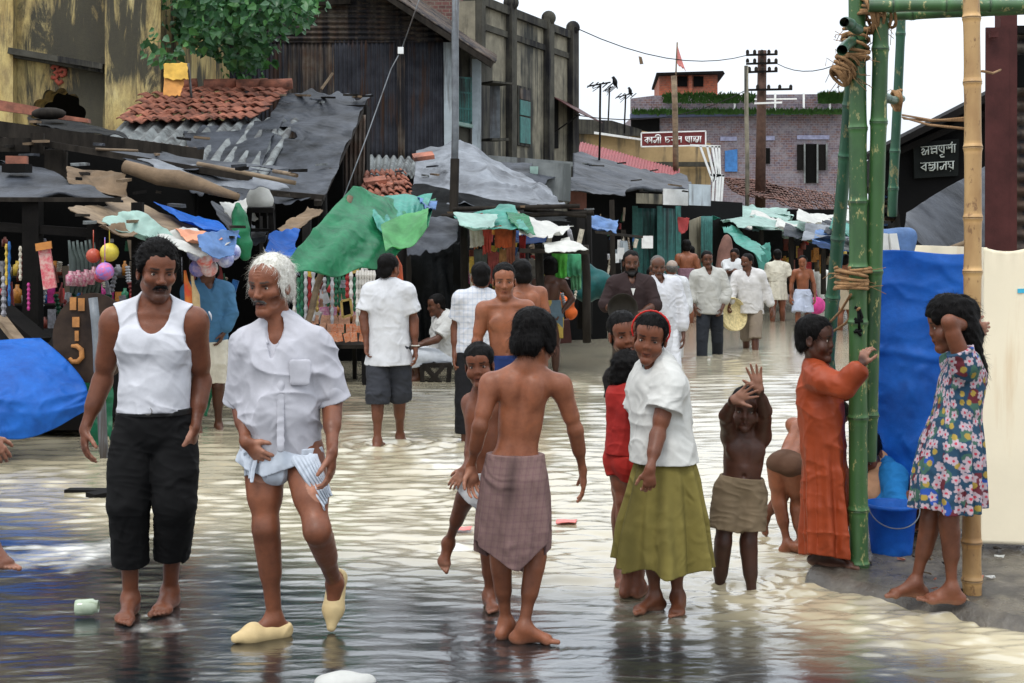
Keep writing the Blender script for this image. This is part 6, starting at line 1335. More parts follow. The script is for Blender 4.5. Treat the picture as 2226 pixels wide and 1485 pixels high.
# ================================================================ far stalls, centre right
t = stallroot(1700, 33, 'line of low stalls under patched tarpaulins and broken tile roofs up the street')
tiles(P(1566, 388, 47), P(1660, 392, 47), P(1760, 445, 40), P(1600, 425, 40), 9, 26, 'clay_tiles', m_terraw, t, 9, .05, .05)
tiles(P(1660, 400, 44), P(1840, 425, 44), P(1850, 470, 38), P(1700, 450, 38), 9, 26, 'clay_tiles', m_terraw, t, 10, .05, .08)
gz = np.random.default_rng(21)
pm = [m_paleteal, m_whitep, m_teal, m_tarp, m_pblue, m_tarpg, m_whitep, m_paleteal, m_asb, m_tarp]
for i in range(26):
    u_ = i/25; x = 1575+u_*310+gz.uniform(-25, 15); y = 440+u_*38+gz.uniform(-12, 40); Yk = 38-u_*12+gz.uniform(-1.5, 1.5)-(y-440)*.05; w = gz.uniform(50, 110)
    cloth([P(x, y, Yk+1.3), P(x+w, y+12+gz.uniform(-4, 8), Yk+1.1), P(x+w+14, y+30+gz.uniform(-4, 8), Yk-.6), P(x-6, y+16+gz.uniform(0, 8), Yk-.4)], 'roof_sheet', pm[gz.integers(10)], t, sag=.05, wr=.13, wf=2, nu=34, nv=20, o=i % 4)
cloth([P(1533, 468, 31), P(1550, 470, 32), P(1668, 535, 28), P(1658, 562, 27)], 'cyan_awning', m_teal, t, sag=-.05, wr=.08, wf=1.5)
cloth([P(1560, 475, 33), P(1640, 465, 34), P(1720, 505, 30), P(1610, 490, 29)], 'white_awning', m_paleteal, t, sag=-.1, wr=.06, wf=1.5)
cloth([P(1640, 540, 28), P(1675, 525, 28.5), P(1680, 560, 28.3), P(1660, 600, 28)], 'teal_flap', m_teal, t, sag=.03, wr=.05, wf=2)
slab([P(1560, 455, 40), P(1950, 455, 34), P(1950, 640, 34), P(1560, 640, 40)], (0, .2, 0), 'back_panel', m_dark, t)
slab([P(1660, 500, 31), P(1700, 500, 31), P(1700, 600, 31), P(1660, 600, 31)], (0, .2, 0), 'dark_curtain', m_tarpb, t)
for x in (1655, 1720, 1790, 1870): beams([(P(x, 500, 30), P(x, 640, 30), .09, .09)], 'post', m_wood, t)
for i in range(60):
    x, k_ = gz.uniform(1690, 1890), int(gz.integers(6))
    packet(P(x, gz.uniform(525, 600), 31+gz.uniform(-.6, .6)), .12, gz.choice([.18, .26]), [PM[1], PM[6], PM[0], m_dwood, PM[8], m_lwood][k_], 'small %s item hanging in the %s part of the far shaded stalls' % (('orange', 'yellow', 'red', 'black', 'brown', 'tan')[k_], ('left', 'middle', 'right')[min(2, int((x-1690)/67))]), 'trinket', 'goods hanging in the far stalls', int(gz.choice([0, 1])), name='trinket')
S = Sdf(.04); 
S.cone(P(1580, 525, 27), P(1572, 610, 27), .10, .22, .05); S.cone(P(1580, 515, 27), P(1590, 612, 27), .06, .20, .05); S.disp = lambda q: snoise(q, 6, 2)*.03; a_, b_2 = S.mesh(); link_mesh('rolled_mat', np_mesh('rolled_mat', a_, b_2), stdmat('brown_mat', (.22, .11, .085), .85), None, True, label='tall brown cloth covered bundle standing by the teal shutters', cat='bundle')
packet(P(1775, 645, 27), .34, .12, stdmat('pink_bundle', (.72, .06, .30), .7), 'bright pink cloth bundle in the water up the street', 'bundle', None, 3, name='pink_bundle')
# ================================================================ right side
t = empty('black_gabled_shop', P(2050, 505, 14.5), 'black tarred shop with a sloping roof and white Bengali lettering on its gable', 'building')
YR = 15.
slab([P(1905, 330, YR), P(2175, 192, YR), P(2500, 60, YR), P(2500, 700, YR), P(1975, 620, YR), P(1950, 430, YR), P(1905, 395, YR)], (.6, 3, 0), 'wall', stdmat('tarred_wall', (.008, .008, .009), .9, .3, 4, .2), t)
slab([P(1895, 332, YR-.35), P(2180, 186, YR-.35), P(2520, 28, YR-.35), P(2520, 44, YR-.35), P(2180, 204, YR-.35), P(1895, 346, YR-.35)], (0, .5, 0), 'roof', m_dwood, t)
beams([(P(1900, 352, YR-.1), P(2175, 232, YR-.1), .10, .06)], 'barge_board', m_dwood, t)
slab([P(1985, 310, YR-.06), P(2085, 302, YR-.06), P(2083, 382, YR-.06), P(1988, 388, YR-.06)], (0, .05, 0), 'name_board', stdmat('dark_green_board', (.012, .018, .016), .7), t)
m_let = stdmat('chalky_white', (.52, .56, .52), .8, .2, 20)
write(['o', 'nn', 'pa', 'uu', 'rnna', 'aa'], 'lettering', m_let, t, P(2001, 320, YR-.09), .085, .375, .08, .085)
write(['ba', 'stra', 'aa', 'la', 'ya'], 'lettering', m_let, t, P(2000, 355, YR-.09), .085, .36, .06, .085)
# rubble and poles between
t = empty('rubble_heap', P(1925, 505, 16.5), 'jumbled heap of boards, sheets and sticks between the tarred shop and the bamboo', 'heap')
for i in range(22):
    x, y = gz.uniform(1885, 1985), gz.uniform(395, 520); a = gz.uniform(-.9, .9); l = gz.uniform(20, 60); beams([(P(x, y, 16+gz.uniform(-.7, .7)), P(x+l*math.cos(a), y+l*math.sin(a), 16), gz.uniform(.03, .16), .03)], 'broken_board', (m_wood, m_tarp, m_asb, m_dwood, m_lwood, m_pblue)[gz.integers(6)], t)
slab([P(1880, 440, 17.5), P(1990, 420, 17.5), P(1990, 650, 17.5), P(1880, 650, 17.5)], (0, .2, 0), 'back_sheet', m_tarpb, t)
# black tarp tent
def bt(u, v):
    p = bil([P(1968, 470, 9.5), P(2175, 352, 10.8), P(2185, 560, 9.6), P(1962, 512, 9.0)], u, v); p[..., 2] -= .30*(u*v*(1-u)*2); return p+np.array([0, -.6, .5])*(.07*(1-np.abs(snoise(p, 2.2, 2)))+.02*(1-np.abs(snoise(p, 7, 1))))[..., None]
V_, F_ = sheet(bt, 80, 60, .008); link_mesh('black_tarpaulin', np_mesh('black_tarpaulin', V_, F_), m_tarp, None, True, label='wrinkled black tarpaulin sloping behind the yellow bamboo post', cat='tarpaulin')
slab([P(1990, 520, 11), P(2230, 440, 11), P(2230, 900, 11), P(1990, 900, 11)], (0, .2, 0), 'dark_screen', m_tarpb, None, label='dark sheeting hanging below the black tarpaulin', cat='sheeting')
pole([P(1965, 575, 8.9), P(2110, 525, 8.8)], .022, 'stick', m_lwood, None, 6, label='thin pale stick lying along the top of the blue screen', cat='stick')
# blue screen
bp = [P(1890, 575, 7.9), P(2112, 545, 7.7), P(2116, 1045, 7.55), P(1935, 1050, 7.9)]
def bf(u, v):
    L = P(1868, 548, 7.95)*(1-v[..., None])+P(1925, 1050, 7.95)*v[..., None]; L = L+np.array([.10, 0, 0])*np.sin(v*3.1)[..., None]*-.6; Rr = P(2125, 548, 7.75)*(1-v[..., None])+P(2125, 1060, 7.6)*v[..., None]
    p = L*(1-u[..., None])+Rr*u[..., None]; f_ = .035*np.sin(u*11+v*3+1)*(.3+v)+.03*(1-np.abs(snoise(p*np.array([1, 1, .7]), 3.2, 2)))+.02*np.exp(-((v-.42-.05*u)/.02)**2)+.03*(1-np.abs(snoise(p, 7, 1)))+.02*np.sin(v*9-u*7)*np.exp(-(v/.25)**2)
    p[..., 1] -= f_; p[..., 2] += .012*np.sin(u*6)*(1-v); return p
V_, F_ = sheet(bf, 90, 130, .004); link_mesh('blue_screen', np_mesh('blue_screen', V_, F_), m_blue, None, True, label='large blue plastic sheet hung as a screen between the bamboo posts', cat='tarpaulin')
S = Sdf(.012)
for i in range(5): S.cone(P(1885+i*4, 520+i*8, 8.4), P(1975-i*2, 512+i*9, 8.4), .055, .05, .02)
S.disp = lambda q: snoise(q*np.array([2, 1, 1]), 13, 2)*.008; a_, b_2 = S.mesh(); fb = link_mesh('folded_sheet', np_mesh('folded_sheet', a_, b_2), m_pblue, None, True, label='folded pale blue sheets tied in a roll above the blue screen', cat='bundle')
for x in (1918, 1940): beams([(P(x, 508, 8.33), P(x+6, 555, 8.3), .05, .03)], 'tie', m_whitep, fb)
# cream cloth wall
t = empty('cream_cloth_booth', P(2185, 1183, 7.5), 'tall booth walled with cream cloth at the right edge', 'booth')
def cw(u, v):
    p = bil([P(2138, 538, 7.5), P(2420, 540, 7.4), P(2420, 1190, 7.4), P(2130, 1180, 7.5)], u, v); p[..., 1] -= .012*(1-np.abs(snoise(p, 2, 2)))+.006*np.sin(u*60)*np.exp(-v*30); p[..., 2] -= .02*np.abs(np.sin(u*9))*np.exp(-v*20); return p
V_, F_ = sheet(cw, 80, 80, .006); link_mesh('cloth_wall', np_mesh('cloth_wall', V_, F_), m_cream, t, True)
slab([P(2138, 538, 7.52), P(2133, 1178, 7.52), P(2133, 1178, 7.52)+np.array([0, 1.6, 0]), P(2138, 538, 7.52)+np.array([0, 1.6, 0])], (.02, 0, 0), 'side_cloth', m_cream, t)
slab([P(2140, 545, 7.53), P(2420, 548, 7.5), P(2420, 1175, 7.5), P(2137, 1168, 7.53)], (0, .04, 0), 'inner_board', m_lwood, t)
slab([P(2213, 628, 7.46), P(2240, 627, 7.46), P(2240, 637, 7.46), P(2213, 637, 7.46)], (0, .008, 0), 'blue_mark', stdmat('cyan_paint', (.05, .42, .62), .7), t)
# maroon steel post and rusty shutter
t = empty('steel_gate', P(2190, 505, 8.8), 'maroon steel gate post with a rusty ribbed shutter beside it', 'gate')
beams([(P(2187, -150, 8.6), P(2185, 1100, 8.6), .105, .10)], 'post', m_maroon, t, j=0); beams([(P(2168, 60, 8.55), P(2166, 800, 8.55), .015, .14)], 'flange', m_maroon, t, j=0)
beams([(P(2152, 75, 8.5), P(2168, 75, 8.5), .035, .035)], 'bracket', m_maroon, t)
corr([P(2202, 66, 8.9), P(2202, 1000, 8.9), P(2420, 1000, 8.9), P(2420, 66, 8.9)], 30, .022, 'ribbed_shutter', m_irust, t)
beams([(P(2198, 66, 8.8), P(2420, 66, 8.8), .06, .05)], 'top_rail', m_dwood, t); slab([P(2196, 120, 8.75), P(2420, 118, 8.75), P(2420, 185, 8.75), P(2196, 190, 8.75)], (0, .03, 0), 'dark_band', m_dark, t)
# ---------------------------------------------------------------- bamboo frame
def bamboomat(name, c, c2, spot):
    m, n, b = newmat(name); v = mapping(n, (1, 1, .35), src='World'); f = noise(n, 7, 5, .6, v); v2 = mapping(n, (1, 1, .5), src='World')
    cc = ramp(n, f, [(.3, c2), (.6, c)]); cc = mixc(n, ramp(n, noise(n, 24, 5, .7, v2), [(.58, 0), (.64, .85)]), cc, spot)
    a = nd(n, 'ShaderNodeAttribute', attribute_name='Col'); cc = mixc(n, 1., cc, a.outputs['Color'], 'MULTIPLY')
    n.links.new(cc, b.inputs['Base Color']); b.inputs['Roughness'].default_value = .42; bump(n, b, noise(n, 60, 4, .6, v), .15, .003); return m
m_bg = bamboomat('green_bamboo', (.038, .105, .030), (.016, .050, .018), (.34, .31, .13)); m_by = bamboomat('yellow_bamboo', (.42, .26, .105), (.26, .14, .05), (.16, .08, .03)); m_bd = bamboomat('dark_green_bamboo', (.022, .085, .045), (.012, .05, .03), (.20, .18, .08))
def bamboo(a, b, r, mat, name, par=None, nodes=(), bend=.01, knob=1.18, n=20, **kw):
    """straight cane with swollen nodes at fractions `nodes`"""
    a = np.asarray(a, float); b = np.asarray(b, float); L = np.linalg.norm(b-a); ts = np.linspace(0, 1, max(40, int(L/.018))); ts = np.sort(np.concatenate([ts]+[[t-.006/L, t-.0025/L, t, t+.0025/L, t+.006/L, t+.02/L, t-.02/L] for t in nodes])); ts = ts[(ts >= 0) & (ts <= 1)]
    d = nrm(b-a); u = nrm(np.cross(d, (0, 1., .1))); w = np.cross(d, u); V = []; col = []
    for t in ts:
        dd = min([abs(t-q)*L for q in nodes] or [9]); k = 1+(knob-1)*math.exp(-(dd/.010)**2)*.8+.05*math.exp(-(dd/.05)**2)-.10*(1 if dd < .0022 else 0)
        off = u*bend*math.sin(t*5+1)+w*bend*math.cos(t*4); rr = r*(1-.12*t)*k; dk = 1-.55*math.exp(-(dd/.004)**2)+.5*math.exp(-((dd-.014)/.008)**2)
        for i in range(n): th = 2*math.pi*i/n; V.append(a+(b-a)*t+off+(u*math.cos(th)+w*math.sin(th))*rr); col.append((dk, dk, dk))
    F = [(j*n+i, j*n+(i+1) % n, (j+1)*n+(i+1) % n, (j+1)*n+i) for j in range(len(ts)-1) for i in range(n)]
    m0 = len(V); V += [a, b+u*0]; col += [(.4,)*3]*2; F += [(m0, i, (i+1) % n, (i+1) % n) for i in range(0)]
    me = np_mesh(name, V, F, col); return link_mesh(name, me, mat, par, True, **kw)
def lashing(c, ax, r, turns, width, name='rope_lashing', par=None, seed=1, fray=14, **kw):
    g = np.random.default_rng(seed); ax = nrm(ax); u = nrm(np.cross(ax, (0, 1, .2))); w = np.cross(ax, u); mb = MB()
    pts = []; N = turns*14
    for i in range(N+1):
        a = i/14*2*math.pi; s_ = (i/N-.5)*width+math.sin(i*.37)*width*.12; pts.append(c+ax*s_+(u*math.cos(a)+w*math.sin(a))*(r+.006*math.sin(i*1.3)+.004*g.random()))
    mb.tube(pts, .0085, 6)
    for k in range(fray):
        a = g.uniform(0, 6.28); p = c+ax*g.uniform(-.5, .5)*width+(u*math.cos(a)+w*math.sin(a))*r; mb.tube([p, p+(u*math.cos(a)+w*math.sin(a))*.03+g.normal(0, .015, 3), p+(u*math.cos(a)+w*math.sin(a))*.05+g.normal(0, .03, 3)-np.array([0, 0, .02])], .0018, 4)
    return mb.build(name, m_rope, par, True, **kw)
GB = [(P(1865, -60, 7.05), P(1876, 1262, 7.1), .046), (P(1915, 20, 7.02), P(1890, 860, 7.1), .044)]
F_ = empty('bamboo_frame', P(1874, 1256, 7.1), 'tall green bamboo uprights lashed with coir rope to crosspieces', 'bamboo frame')
def fr_of(a, b, rows): return [((r_-a)/(b-a)) for r_ in rows]
bamboo(P(1868, 1258, 7.1), P(1862, -60, 7.06), .047, m_bg, 'upright', F_, nodes=[1-(q+60)/1318 for q in (1225, 1108, 907, 700, 580, 438, 278, 90)], bend=.004)
bamboo(P(1888, 1000, 7.18), P(1915, 40, 7.02), .043, m_bg, 'upright', F_, nodes=[1-(q-40)/960 for q in (900, 585, 262, 105)], bend=.004)
bamboo(P(1800, 780, 7.7), P(1852, 150, 7.25), .036, m_bd, 'upright', F_, nodes=[1-(q-150)/630 for q in (640, 510, 332, 225)], bend=.003)
bamboo(P(1802, 900, 7.72), P(1800, 770, 7.7), .034, m_bd, 'upright_foot', F_, nodes=[.5])
bamboo(P(1940, 470, 9.5), P(1962, -40, 9.3), .032, m_bd, 'rear_upright', F_, nodes=[.12, .28, .5, .78], bend=.003)
bamboo(P(1888, 14, 6.95), P(2420, 10, 6.8), .030, m_bg, 'top_rail', F_, nodes=[.1, .32, .5, .7], bend=.002)
bamboo(P(1925, 36, 7.1), P(2420, 10, 6.9), .026, m_bg, 'lower_rail', F_, nodes=[.12, .4, .66], bend=.003)
bamboo(P(1862, 60, 6.9), P(1838, 50, 6.7), .026, m_bd, 'stub', F_, nodes=[.5]); bamboo(P(1828, 115, 6.75), P(1880, 60, 7.3), .026, m_bd, 'stub', F_, nodes=[.5])
bamboo(P(1905, 215, 7.9), P(1962, 214, 8.6), .026, m_bd, 'stub', F_, nodes=[.4])
for i, (x, y, r_, tn, w_, ax) in enumerate(((1905, 30, .085, 7, .13, (1, 0, .2)), (1860, 98, .062, 8, .17, (.1, 0, 1)), (1840, 140, .055, 8, .12, (.5, 0, .9)), (1832, 160, .05, 6, .08, (.8, 0, .5)), (1850, 610, .075, 5, .10, (.1, 0, 1)), (1950, 218, .055, 4, .05, (1, 0, .1)), (1868, 588, .05, 2, .03, (0, 0, 1)), (1895, 20, .06, 6, .10, (.3, 0, 1)))):
    lashing(P(x, y, 7.05 if i != 5 else 8.5), ax, r_, tn, w_, par=F_, seed=i, fray=16 if i < 5 else 4)
mb = MB()
for a, b, Ya, Yb in (((1850, 640), (1805, 700), 7.0, 7.6), ((1868, 670), (1812, 720), 7.0, 7.6), ((1962, 250), (2108, 262), 9, 6.6), ((1962, 255), (2100, 280), 9, 6.6), ((1965, 258), (2108, 256), 9, 6.6), ((2135, 155), (2175, 152), 6.6, 8.4)): mb.tube([P(*a, Ya), (P(*a, Ya)+P(*b, Yb))/2-np.array([0, 0, .015]), P(*b, Yb)], .007, 5)
mb.build('rope_line', m_rope, F_, True)
mk = stdmat('black_ink', (.008, .010, .010), .7); mb = MB()
for pts in ([(1858, 668), (1868, 672), (1874, 690), (1866, 700), (1858, 692)], [(1866, 672), (1868, 716)], [(1858, 700), (1876, 698)], [(1856, 722), (1874, 718)], [(1860, 716), (1872, 730)]): mb.tube([P(x, y, 7.035) for x, y in pts], .008, 5)
mb.build('ink_mark', mk, F_, True)
bamboo(P(2116, 1302, 6.56), P(2110, -60, 6.60), .042, m_by, 'yellow_bamboo_post', None, nodes=[1-(q+60)/1372 for q in (1270, 1188, 1085, 978, 855, 598, 480, 325, 182, 40)], bend=.010, label='weathered yellow bamboo post the girl in the flowered dress leans on', cat='bamboo post')
# bucket
t = empty('bucket', P(1940, 1225, 7.35), 'blue plastic bucket standing on the wet pavement', 'bucket')
c_ = np.array([P(1938, 0, 7.4)[0], 7.4, .05]); H_ = .262; mb = MB(); mb.lathe(c_, [(0, 0), (.100, 0), (.104, .01), (.128, H_-.02), (.138, H_-.02), (.138, H_), (.126, H_), (.102, .02), (0, .018)], 36); mb.build('pail', m_blue, t, True)
MB().tube([c_+np.array([.132*math.cos(a), .132*math.sin(a)*.55-.05, H_-.01-.10*abs(math.sin(a))]) for a in np.linspace(math.pi, 2*math.pi, 20)], .003, 5).build('handle', m_steel, t)
cloth([P(1840, 1115, 7.5), P(1868, 1110, 7.5), P(1868, 1215, 7.3), P(1825, 1220, 7.2)], 'wet_laundry', stdmat('wet_white_cloth', (.55, .50, .48), .5), None, wr=.07, wf=6, sag=.03, label='wet whitish laundry heaped left of the big green bamboo', cat='laundry')
# litter
gl = np.random.default_rng(17)
for i in range(26):
    x, y = gl.uniform(1880, 2226), gl.uniform(1190, 1330); w_ = gl.uniform(.008, .03); p = P(x, y, Yg(y, .06))
    if p[1] < 6.95-(p[0]-1.40)*1.07+.12: continue
    o_ = MB().box((0, 0, 0), (w_*2, w_, .008), j=w_*.3).build('debris_chip', (m_wood, m_lwood, m_terra, m_whitep)[gl.integers(4)], None, label='small chip of litter on the wet muddy pavement', cat='litter', group='litter on the muddy pavement'); o_.location = tuple(p+np.array([0, 0, .008])); o_.rotation_euler[2] = gl.uniform(0, 3)
S = Sdf(.006); S.ell(P(755, 1482, 5.44), (.11, .05, .035), None, .02); S.ell(P(720, 1486, 5.43), (.06, .04, .028), None, .02); S.disp = lambda q: snoise(q, 35, 2)*.006; a_, b_2 = S.mesh(); link_mesh('white_cloth', np_mesh('white_cloth', a_, b_2), m_whitep, None, True, label='crumpled white cloth in the water at the bottom edge', cat='cloth')
for x, y, l in ((1230, 1138, 'pink scrap floating right of the mauve wrap'), (1000, 1155, 'tiny pink scrap floating near the splashing foot')):
    c = P(x, y, Yg(y)); cloth([c+(-.06, -.05, .012), c+(.06, -.04, .012), c+(.07, .05, .014), c+(-.05, .04, .014)], 'pink_scrap', stdmat('pink_scrap', (.7, .2, .18), .6), None, wr=.006, sag=0, wf=20, nu=10, nv=6, th=.003, label=l, cat='scrap')

# overhead wires
for i, (a, b, Ya, Yb, l) in enumerate((((1625, 120), (1250, 60), 41.8, 30, 'uppermost faint wire from the utility pole to the stucco building'), ((1690, 139), (1900, 90), 41.8, 30, 'faint wire leaving the utility pole to the right'), ((1622, 196), (1250, 250), 41.8, 33, 'low sagging wire from the utility pole to the left'))):
    A, B = P(*a, Ya), P(*b, Yb); MB().tube([A+(B-A)*t_-np.array([0, 0, 1.6*t_*(1-t_)]) for t_ in np.linspace(0, 1, 10)], .012, 4).build('overhead_wire', m_dwood, None, True, label=l, cat='wire')
# ================================================================ people in front
BR = (.138, .050, .025); DK = (.052, .021, .013); MID = (.195, .072, .035)
dn = (0, 0, -1.)
M_METAL = stdmat('belt_metal', (.35, .33, .3), rough=.3, metal=1, bumps=0)
def simple_cloth(p, fn, lo, hi, name, col, mat=None, h=None, disp=None):
    S = Sdf(h or p.h); S.func(fn, lo, hi); S.disp = disp; V, F = S.mesh()
    return link_mesh(name, np_mesh(name, V, F, np.ones((len(V), 3))*np.array(col)), mat or M_CLOTH, p.root, True)
def strip(p, pts, w, t, name, col, mat=None):
    S = Sdf(p.h*.8)
    for a, b in zip(pts[:-1], pts[1:]): S.cone(a, b, w, w, .006)
    V, F = S.mesh(); return link_mesh(name, np_mesh(name, V, F, np.ones((len(V), 3))*np.array(col)), mat or M_CLOTH, p.root, True)
def collar(p, col, w=.05, open_=.07):
    """two folded flaps round the neck"""
    k = p.k; S = Sdf(p.h*.8); n0 = p.N+p.u*.022*k
    cs = []
    for sg in (-1, 1):
        pts = [n0+p.r*sg*x*k+p.f*y*k+p.u*z*k for x, y, z in ((0, -.064, .026), (.045, -.045, .024), (.066, -.005, .012), (.060, .040, -.006), (.042, .074, -.034), (.03, .092, -.060))]
        for i in range(5): S.cone(pts[i], pts[i+1], .009*k, .009*k, .006); S.cone(pts[i]+(p.r*sg*.014-p.u*.016)*k, pts[i+1]+(p.r*sg*.014-p.u*.016)*k, .007*k, .007*k, .008)
        S.cone(pts[4]+(p.r*sg*.012-p.u*.01)*k, pts[4]+(p.r*sg*.040-p.u*.040+p.f*.006)*k, .008*k, .006*k, .01)
        S.cone(pts[5], pts[4]+(p.r*sg*.040-p.u*.040+p.f*.006)*k, .007*k, .006*k, .01)
    V, F = S.mesh(); return link_mesh('collar', np_mesh('collar', V, F, np.ones((len(V), 3))*np.array(col)), M_CLOTH, p.root, True)
WH = (.56, .57, .61); OW = (.45, .45, .49)
# ---- man in vest
p = Person('moustached man in a white sleeveless vest and rolled black trousers, one hand in his pocket', 6.33, 1.02, 1.03, yaw=5, N=(338, 668), PV=(335, 940), head=(341, 592, -.03, 27, 6, 2), hs=1.06,
    arms=dict(a=dict(sh=(249, 697, 0), el=(224, 825, .06), wr=(184, 935, .0), palm=(.8, .5, 0), th=(.3, -1, 0), curl=22, dir=(.08, -.25, -1)),
              b=dict(sh=(422, 697, 0), el=(438, 828, .10), wr=(424, 932, -.02), hand=1, palm=(-1, 0, 0), th=(0, -1, 0), curl=12, dir=(-.25, .1, -1))),
    legs=dict(a=dict(kn=(280, 1095, -.05), an=(284, .04), foot=(4, 0)), b=dict(kn=(380, 1095, -.04), an=(370, .18), foot=(-4, 0))),
    skin=BR, hair='afro', nst=2600, stw=.0016, mous=1.15, beard=.8, gaze=8, sw=.18, hand=.95, pec=1)
p.top(WH, 'vest', e=.012, neck='vest', hem=892, wr=.006, wf=11)
p.pants((.006, .006, .008), e=.018, fr=(1.62, 1.58), waist=.20, flare=.022, kf=.026, wr=.007, cuff=.012)
c0 = P(335, 893, 6.33)
simple_cloth(p, lambda q: np.maximum(np.abs(np.sqrt(((q[..., 0]-c0[0])/.160)**2+((q[..., 1]-c0[1])/.122)**2)-1)*.12-.006, np.abs(q[..., 2]-c0[2])-.014), c0-np.array([.19, .16, .02]), c0+np.array([.19, .16, .02]), 'belt', (.012,)*3, M_SHINE)
mb = MB(); bc = P(322, 894, 6.33-.130); mb.tube([bc+np.array([.017*math.cos(a), 0, .016*math.sin(a)]) for a in np.linspace(0, 6.28, 17)], .0028, 6, False); mb.build('buckle', M_METAL, p.root)
# ---- old man
p = Person('white haired old man in a loose white shirt and hitched loincloth, in cream slippers', 6.04, 1.0, .98, yaw=-6, N=(607, 722), PV=(615, 968), head=(588, 622, -.03, -24, 5, 0), hs=1.05,
    arms=dict(a=dict(sh=(543, 758, 0), el=(524, 872, .06), wr=(535, 962, -.13), palm=(.6, .8, 0), th=(0, -.3, 1), curl=30, dir=(.8, -.1, -.75)),
              b=dict(sh=(684, 755, 0), el=(722, 868, .02), wr=(722, 985, -.19), palm=(-1, .2, 0), th=(-.2, -1, 0), curl=22, dir=(-.05, -.1, -1))),
    legs=dict(a=dict(kn=(578, 1150, -.06), an=(597, .0), foot=(-58, 0), shod=1, fs=.9), b=dict(kn=(690, 1155, -.20), an=(728, 1268, .10), foot=(-8, 62), side=(-1, 0, 0), shod=1, fs=.9)),
    skin=(.175, .066, .034), hair='white', hairm=M_WHITEHAIR, nst=4200, stw=.0011, mous=.7, gaze=-8, age=1, sw=.175, mouth=.003)
p.top(OW, e=.020, sleeve=(.95, .95), hem=1014, neck='v', wr=.013, wf=9, ex=.03, flare=.012, hemt=lambda x, y: .02+.55*np.abs(x-.02)**1.2*.5+np.where(y < 0, 0, 0))
collar(p, OW)
for q in 'ab':
    e0 = p.el[q]; d = nrm(p.el[q]-p.sh[q]); S = Sdf(.0042); S.cone(e0-d*.055, e0+d*.012, .074, .080, .01, None, False, [(e0+d*.012, d), (e0-d*.055, -d)]); S.cone(e0-d*.02, e0+d*.05, .060, .064, .004, None, True)
    S.disp = lambda w: snoise(w, 30, 2)*.003
    V, F = S.mesh(); link_mesh('cuff', np_mesh('cuff', V, F, np.ones((len(V), 3))*np.array(OW)), M_CLOTH, p.root, True)
S = Sdf(.0042); bx = P(652, 805, 6.04-.148); S.cone(bx+np.array([-.03, 0, .03]), bx+np.array([.03, .006, .03]), .012, .012, .01, ((0, 1., 0), .35)); S.cone(bx+np.array([-.03, 0, .03]), bx+np.array([-.03, 0, -.05]), .012, .012, .01, ((0, 1., 0), .35)); S.cone(bx+np.array([.03, .006, .03]), bx+np.array([.03, 0, -.05]), .012, .012, .01, ((0, 1., 0), .35)); S.cone(bx+np.array([-.03, 0, -.05]), bx+np.array([.03, 0, -.05]), .012, .012, .01, ((0, 1., 0), .35)); S.ell(bx-np.array([0, -.002, .01]), (.045, .008, .05), None, .01); S.disp = lambda w: snoise(w, 40, 2)*.002; V, F = S.mesh(); link_mesh('breast_pocket', np_mesh('breast_pocket', V, F, np.ones((len(V), 3))*np.array(OW)), M_CLOTH, p.root, True)
S = Sdf(.004)
for q in range(9): S.cone(P(610, 800+q*20, 6.04-.136-.006*q), P(610, 816+q*20, 6.04-.138-.006*q), .016, .016, .008, ((0, 1., 0), .35))
V, F = S.mesh(); link_mesh('placket', np_mesh('placket', V, F, np.ones((len(V), 3))*np.array(OW)), M_CLOTH, p.root, True)
LC = (.50, .55, .62)
p.skirt(LC, [(612, 968, .168, .130), (612, 1000, .182, .138), (610, 1020, .182, .138), (606, 1050, .166, .13)], 'loincloth', nf=12, amp=.012, wr=.012, ph=.5,
    hemf=lambda X, Y: .03+.35*np.abs(X+.03)+np.where(Y > 0, .02, .0))
S = Sdf(.0042); S.ell(P(600, 1025, 5.965), (.060, .05, .050), None, .03); S.disp = lambda w: -(1-np.abs(snoise(w*np.array([1.6, 1, .8]), 30, 3)))**2*.010
V, F = S.mesh(); link_mesh('cloth_pouch', np_mesh('cloth_pouch', V, F, np.ones((len(V), 3))*np.array(con(LC))), M_CLOTH, p.root, True)
m_lc = stdmat('thin_white_cotton', LC, .85, .2, 8, .3, 60, .003)
cloth([P(628, 992, 5.905), P(690, 985, 5.90), P(722, 1078, 5.84), P(704, 1108, 5.84)], 'cloth_flap', m_lc, p.root, sag=-.02, wr=.012, wf=14, nu=50, nv=40, th=.004, fold=.010, nf=7, rag=.03)
cloth([P(528, 985, 5.94), P(560, 990, 5.90), P(548, 1050, 5.90), P(530, 1036, 5.98)], 'cloth_fold', m_lc, p.root, sag=-.02, wr=.012, wf=14, nu=40, nv=40, th=.004, fold=.010, nf=4, rag=.03)
for q in 'ab':      # slippers
    d = p.fd[q]; an = p.an[q]; sd = np.array((-1, 0, 0.)) if q == 'b' else -p.sd[q]; sd = nrm(sd-d*np.dot(sd, d)); up = np.cross(sd, d); up = up if (up[2] > .2 or (q == 'b' and up[1] < 0)) else -up
    if q == 'b': up = nrm(np.cross(d, np.array((1., 0, 0)))); up = up if up[1] < 0 or up[2] > 0 else -up
    S = Sdf(.004); hl = an-up*.052-d*.035; tip = an+d*.175-up*.056
    S.cone(hl, an+d*.10-up*.05, .041, .046, .02); S.cone(an+d*.10-up*.05, tip, .045, .020, .02); S.ell(hl, (.04, .04, .035), None, .02)
    S.cone(an+d*.005+up*.03, an+d*.055-up*.028, .037, .026, .012, None, True); S.cone(hl+up*.06, hl+up*.03+d*.03, .04, .03, .01, None, True)
    S.cut.append((an-up*.080, -up)); V, F = S.mesh(); link_mesh('slipper', np_mesh('slipper', V, F, np.ones((len(V), 3))*np.array((.62, .47, .24))), M_SHINE, p.root, True)
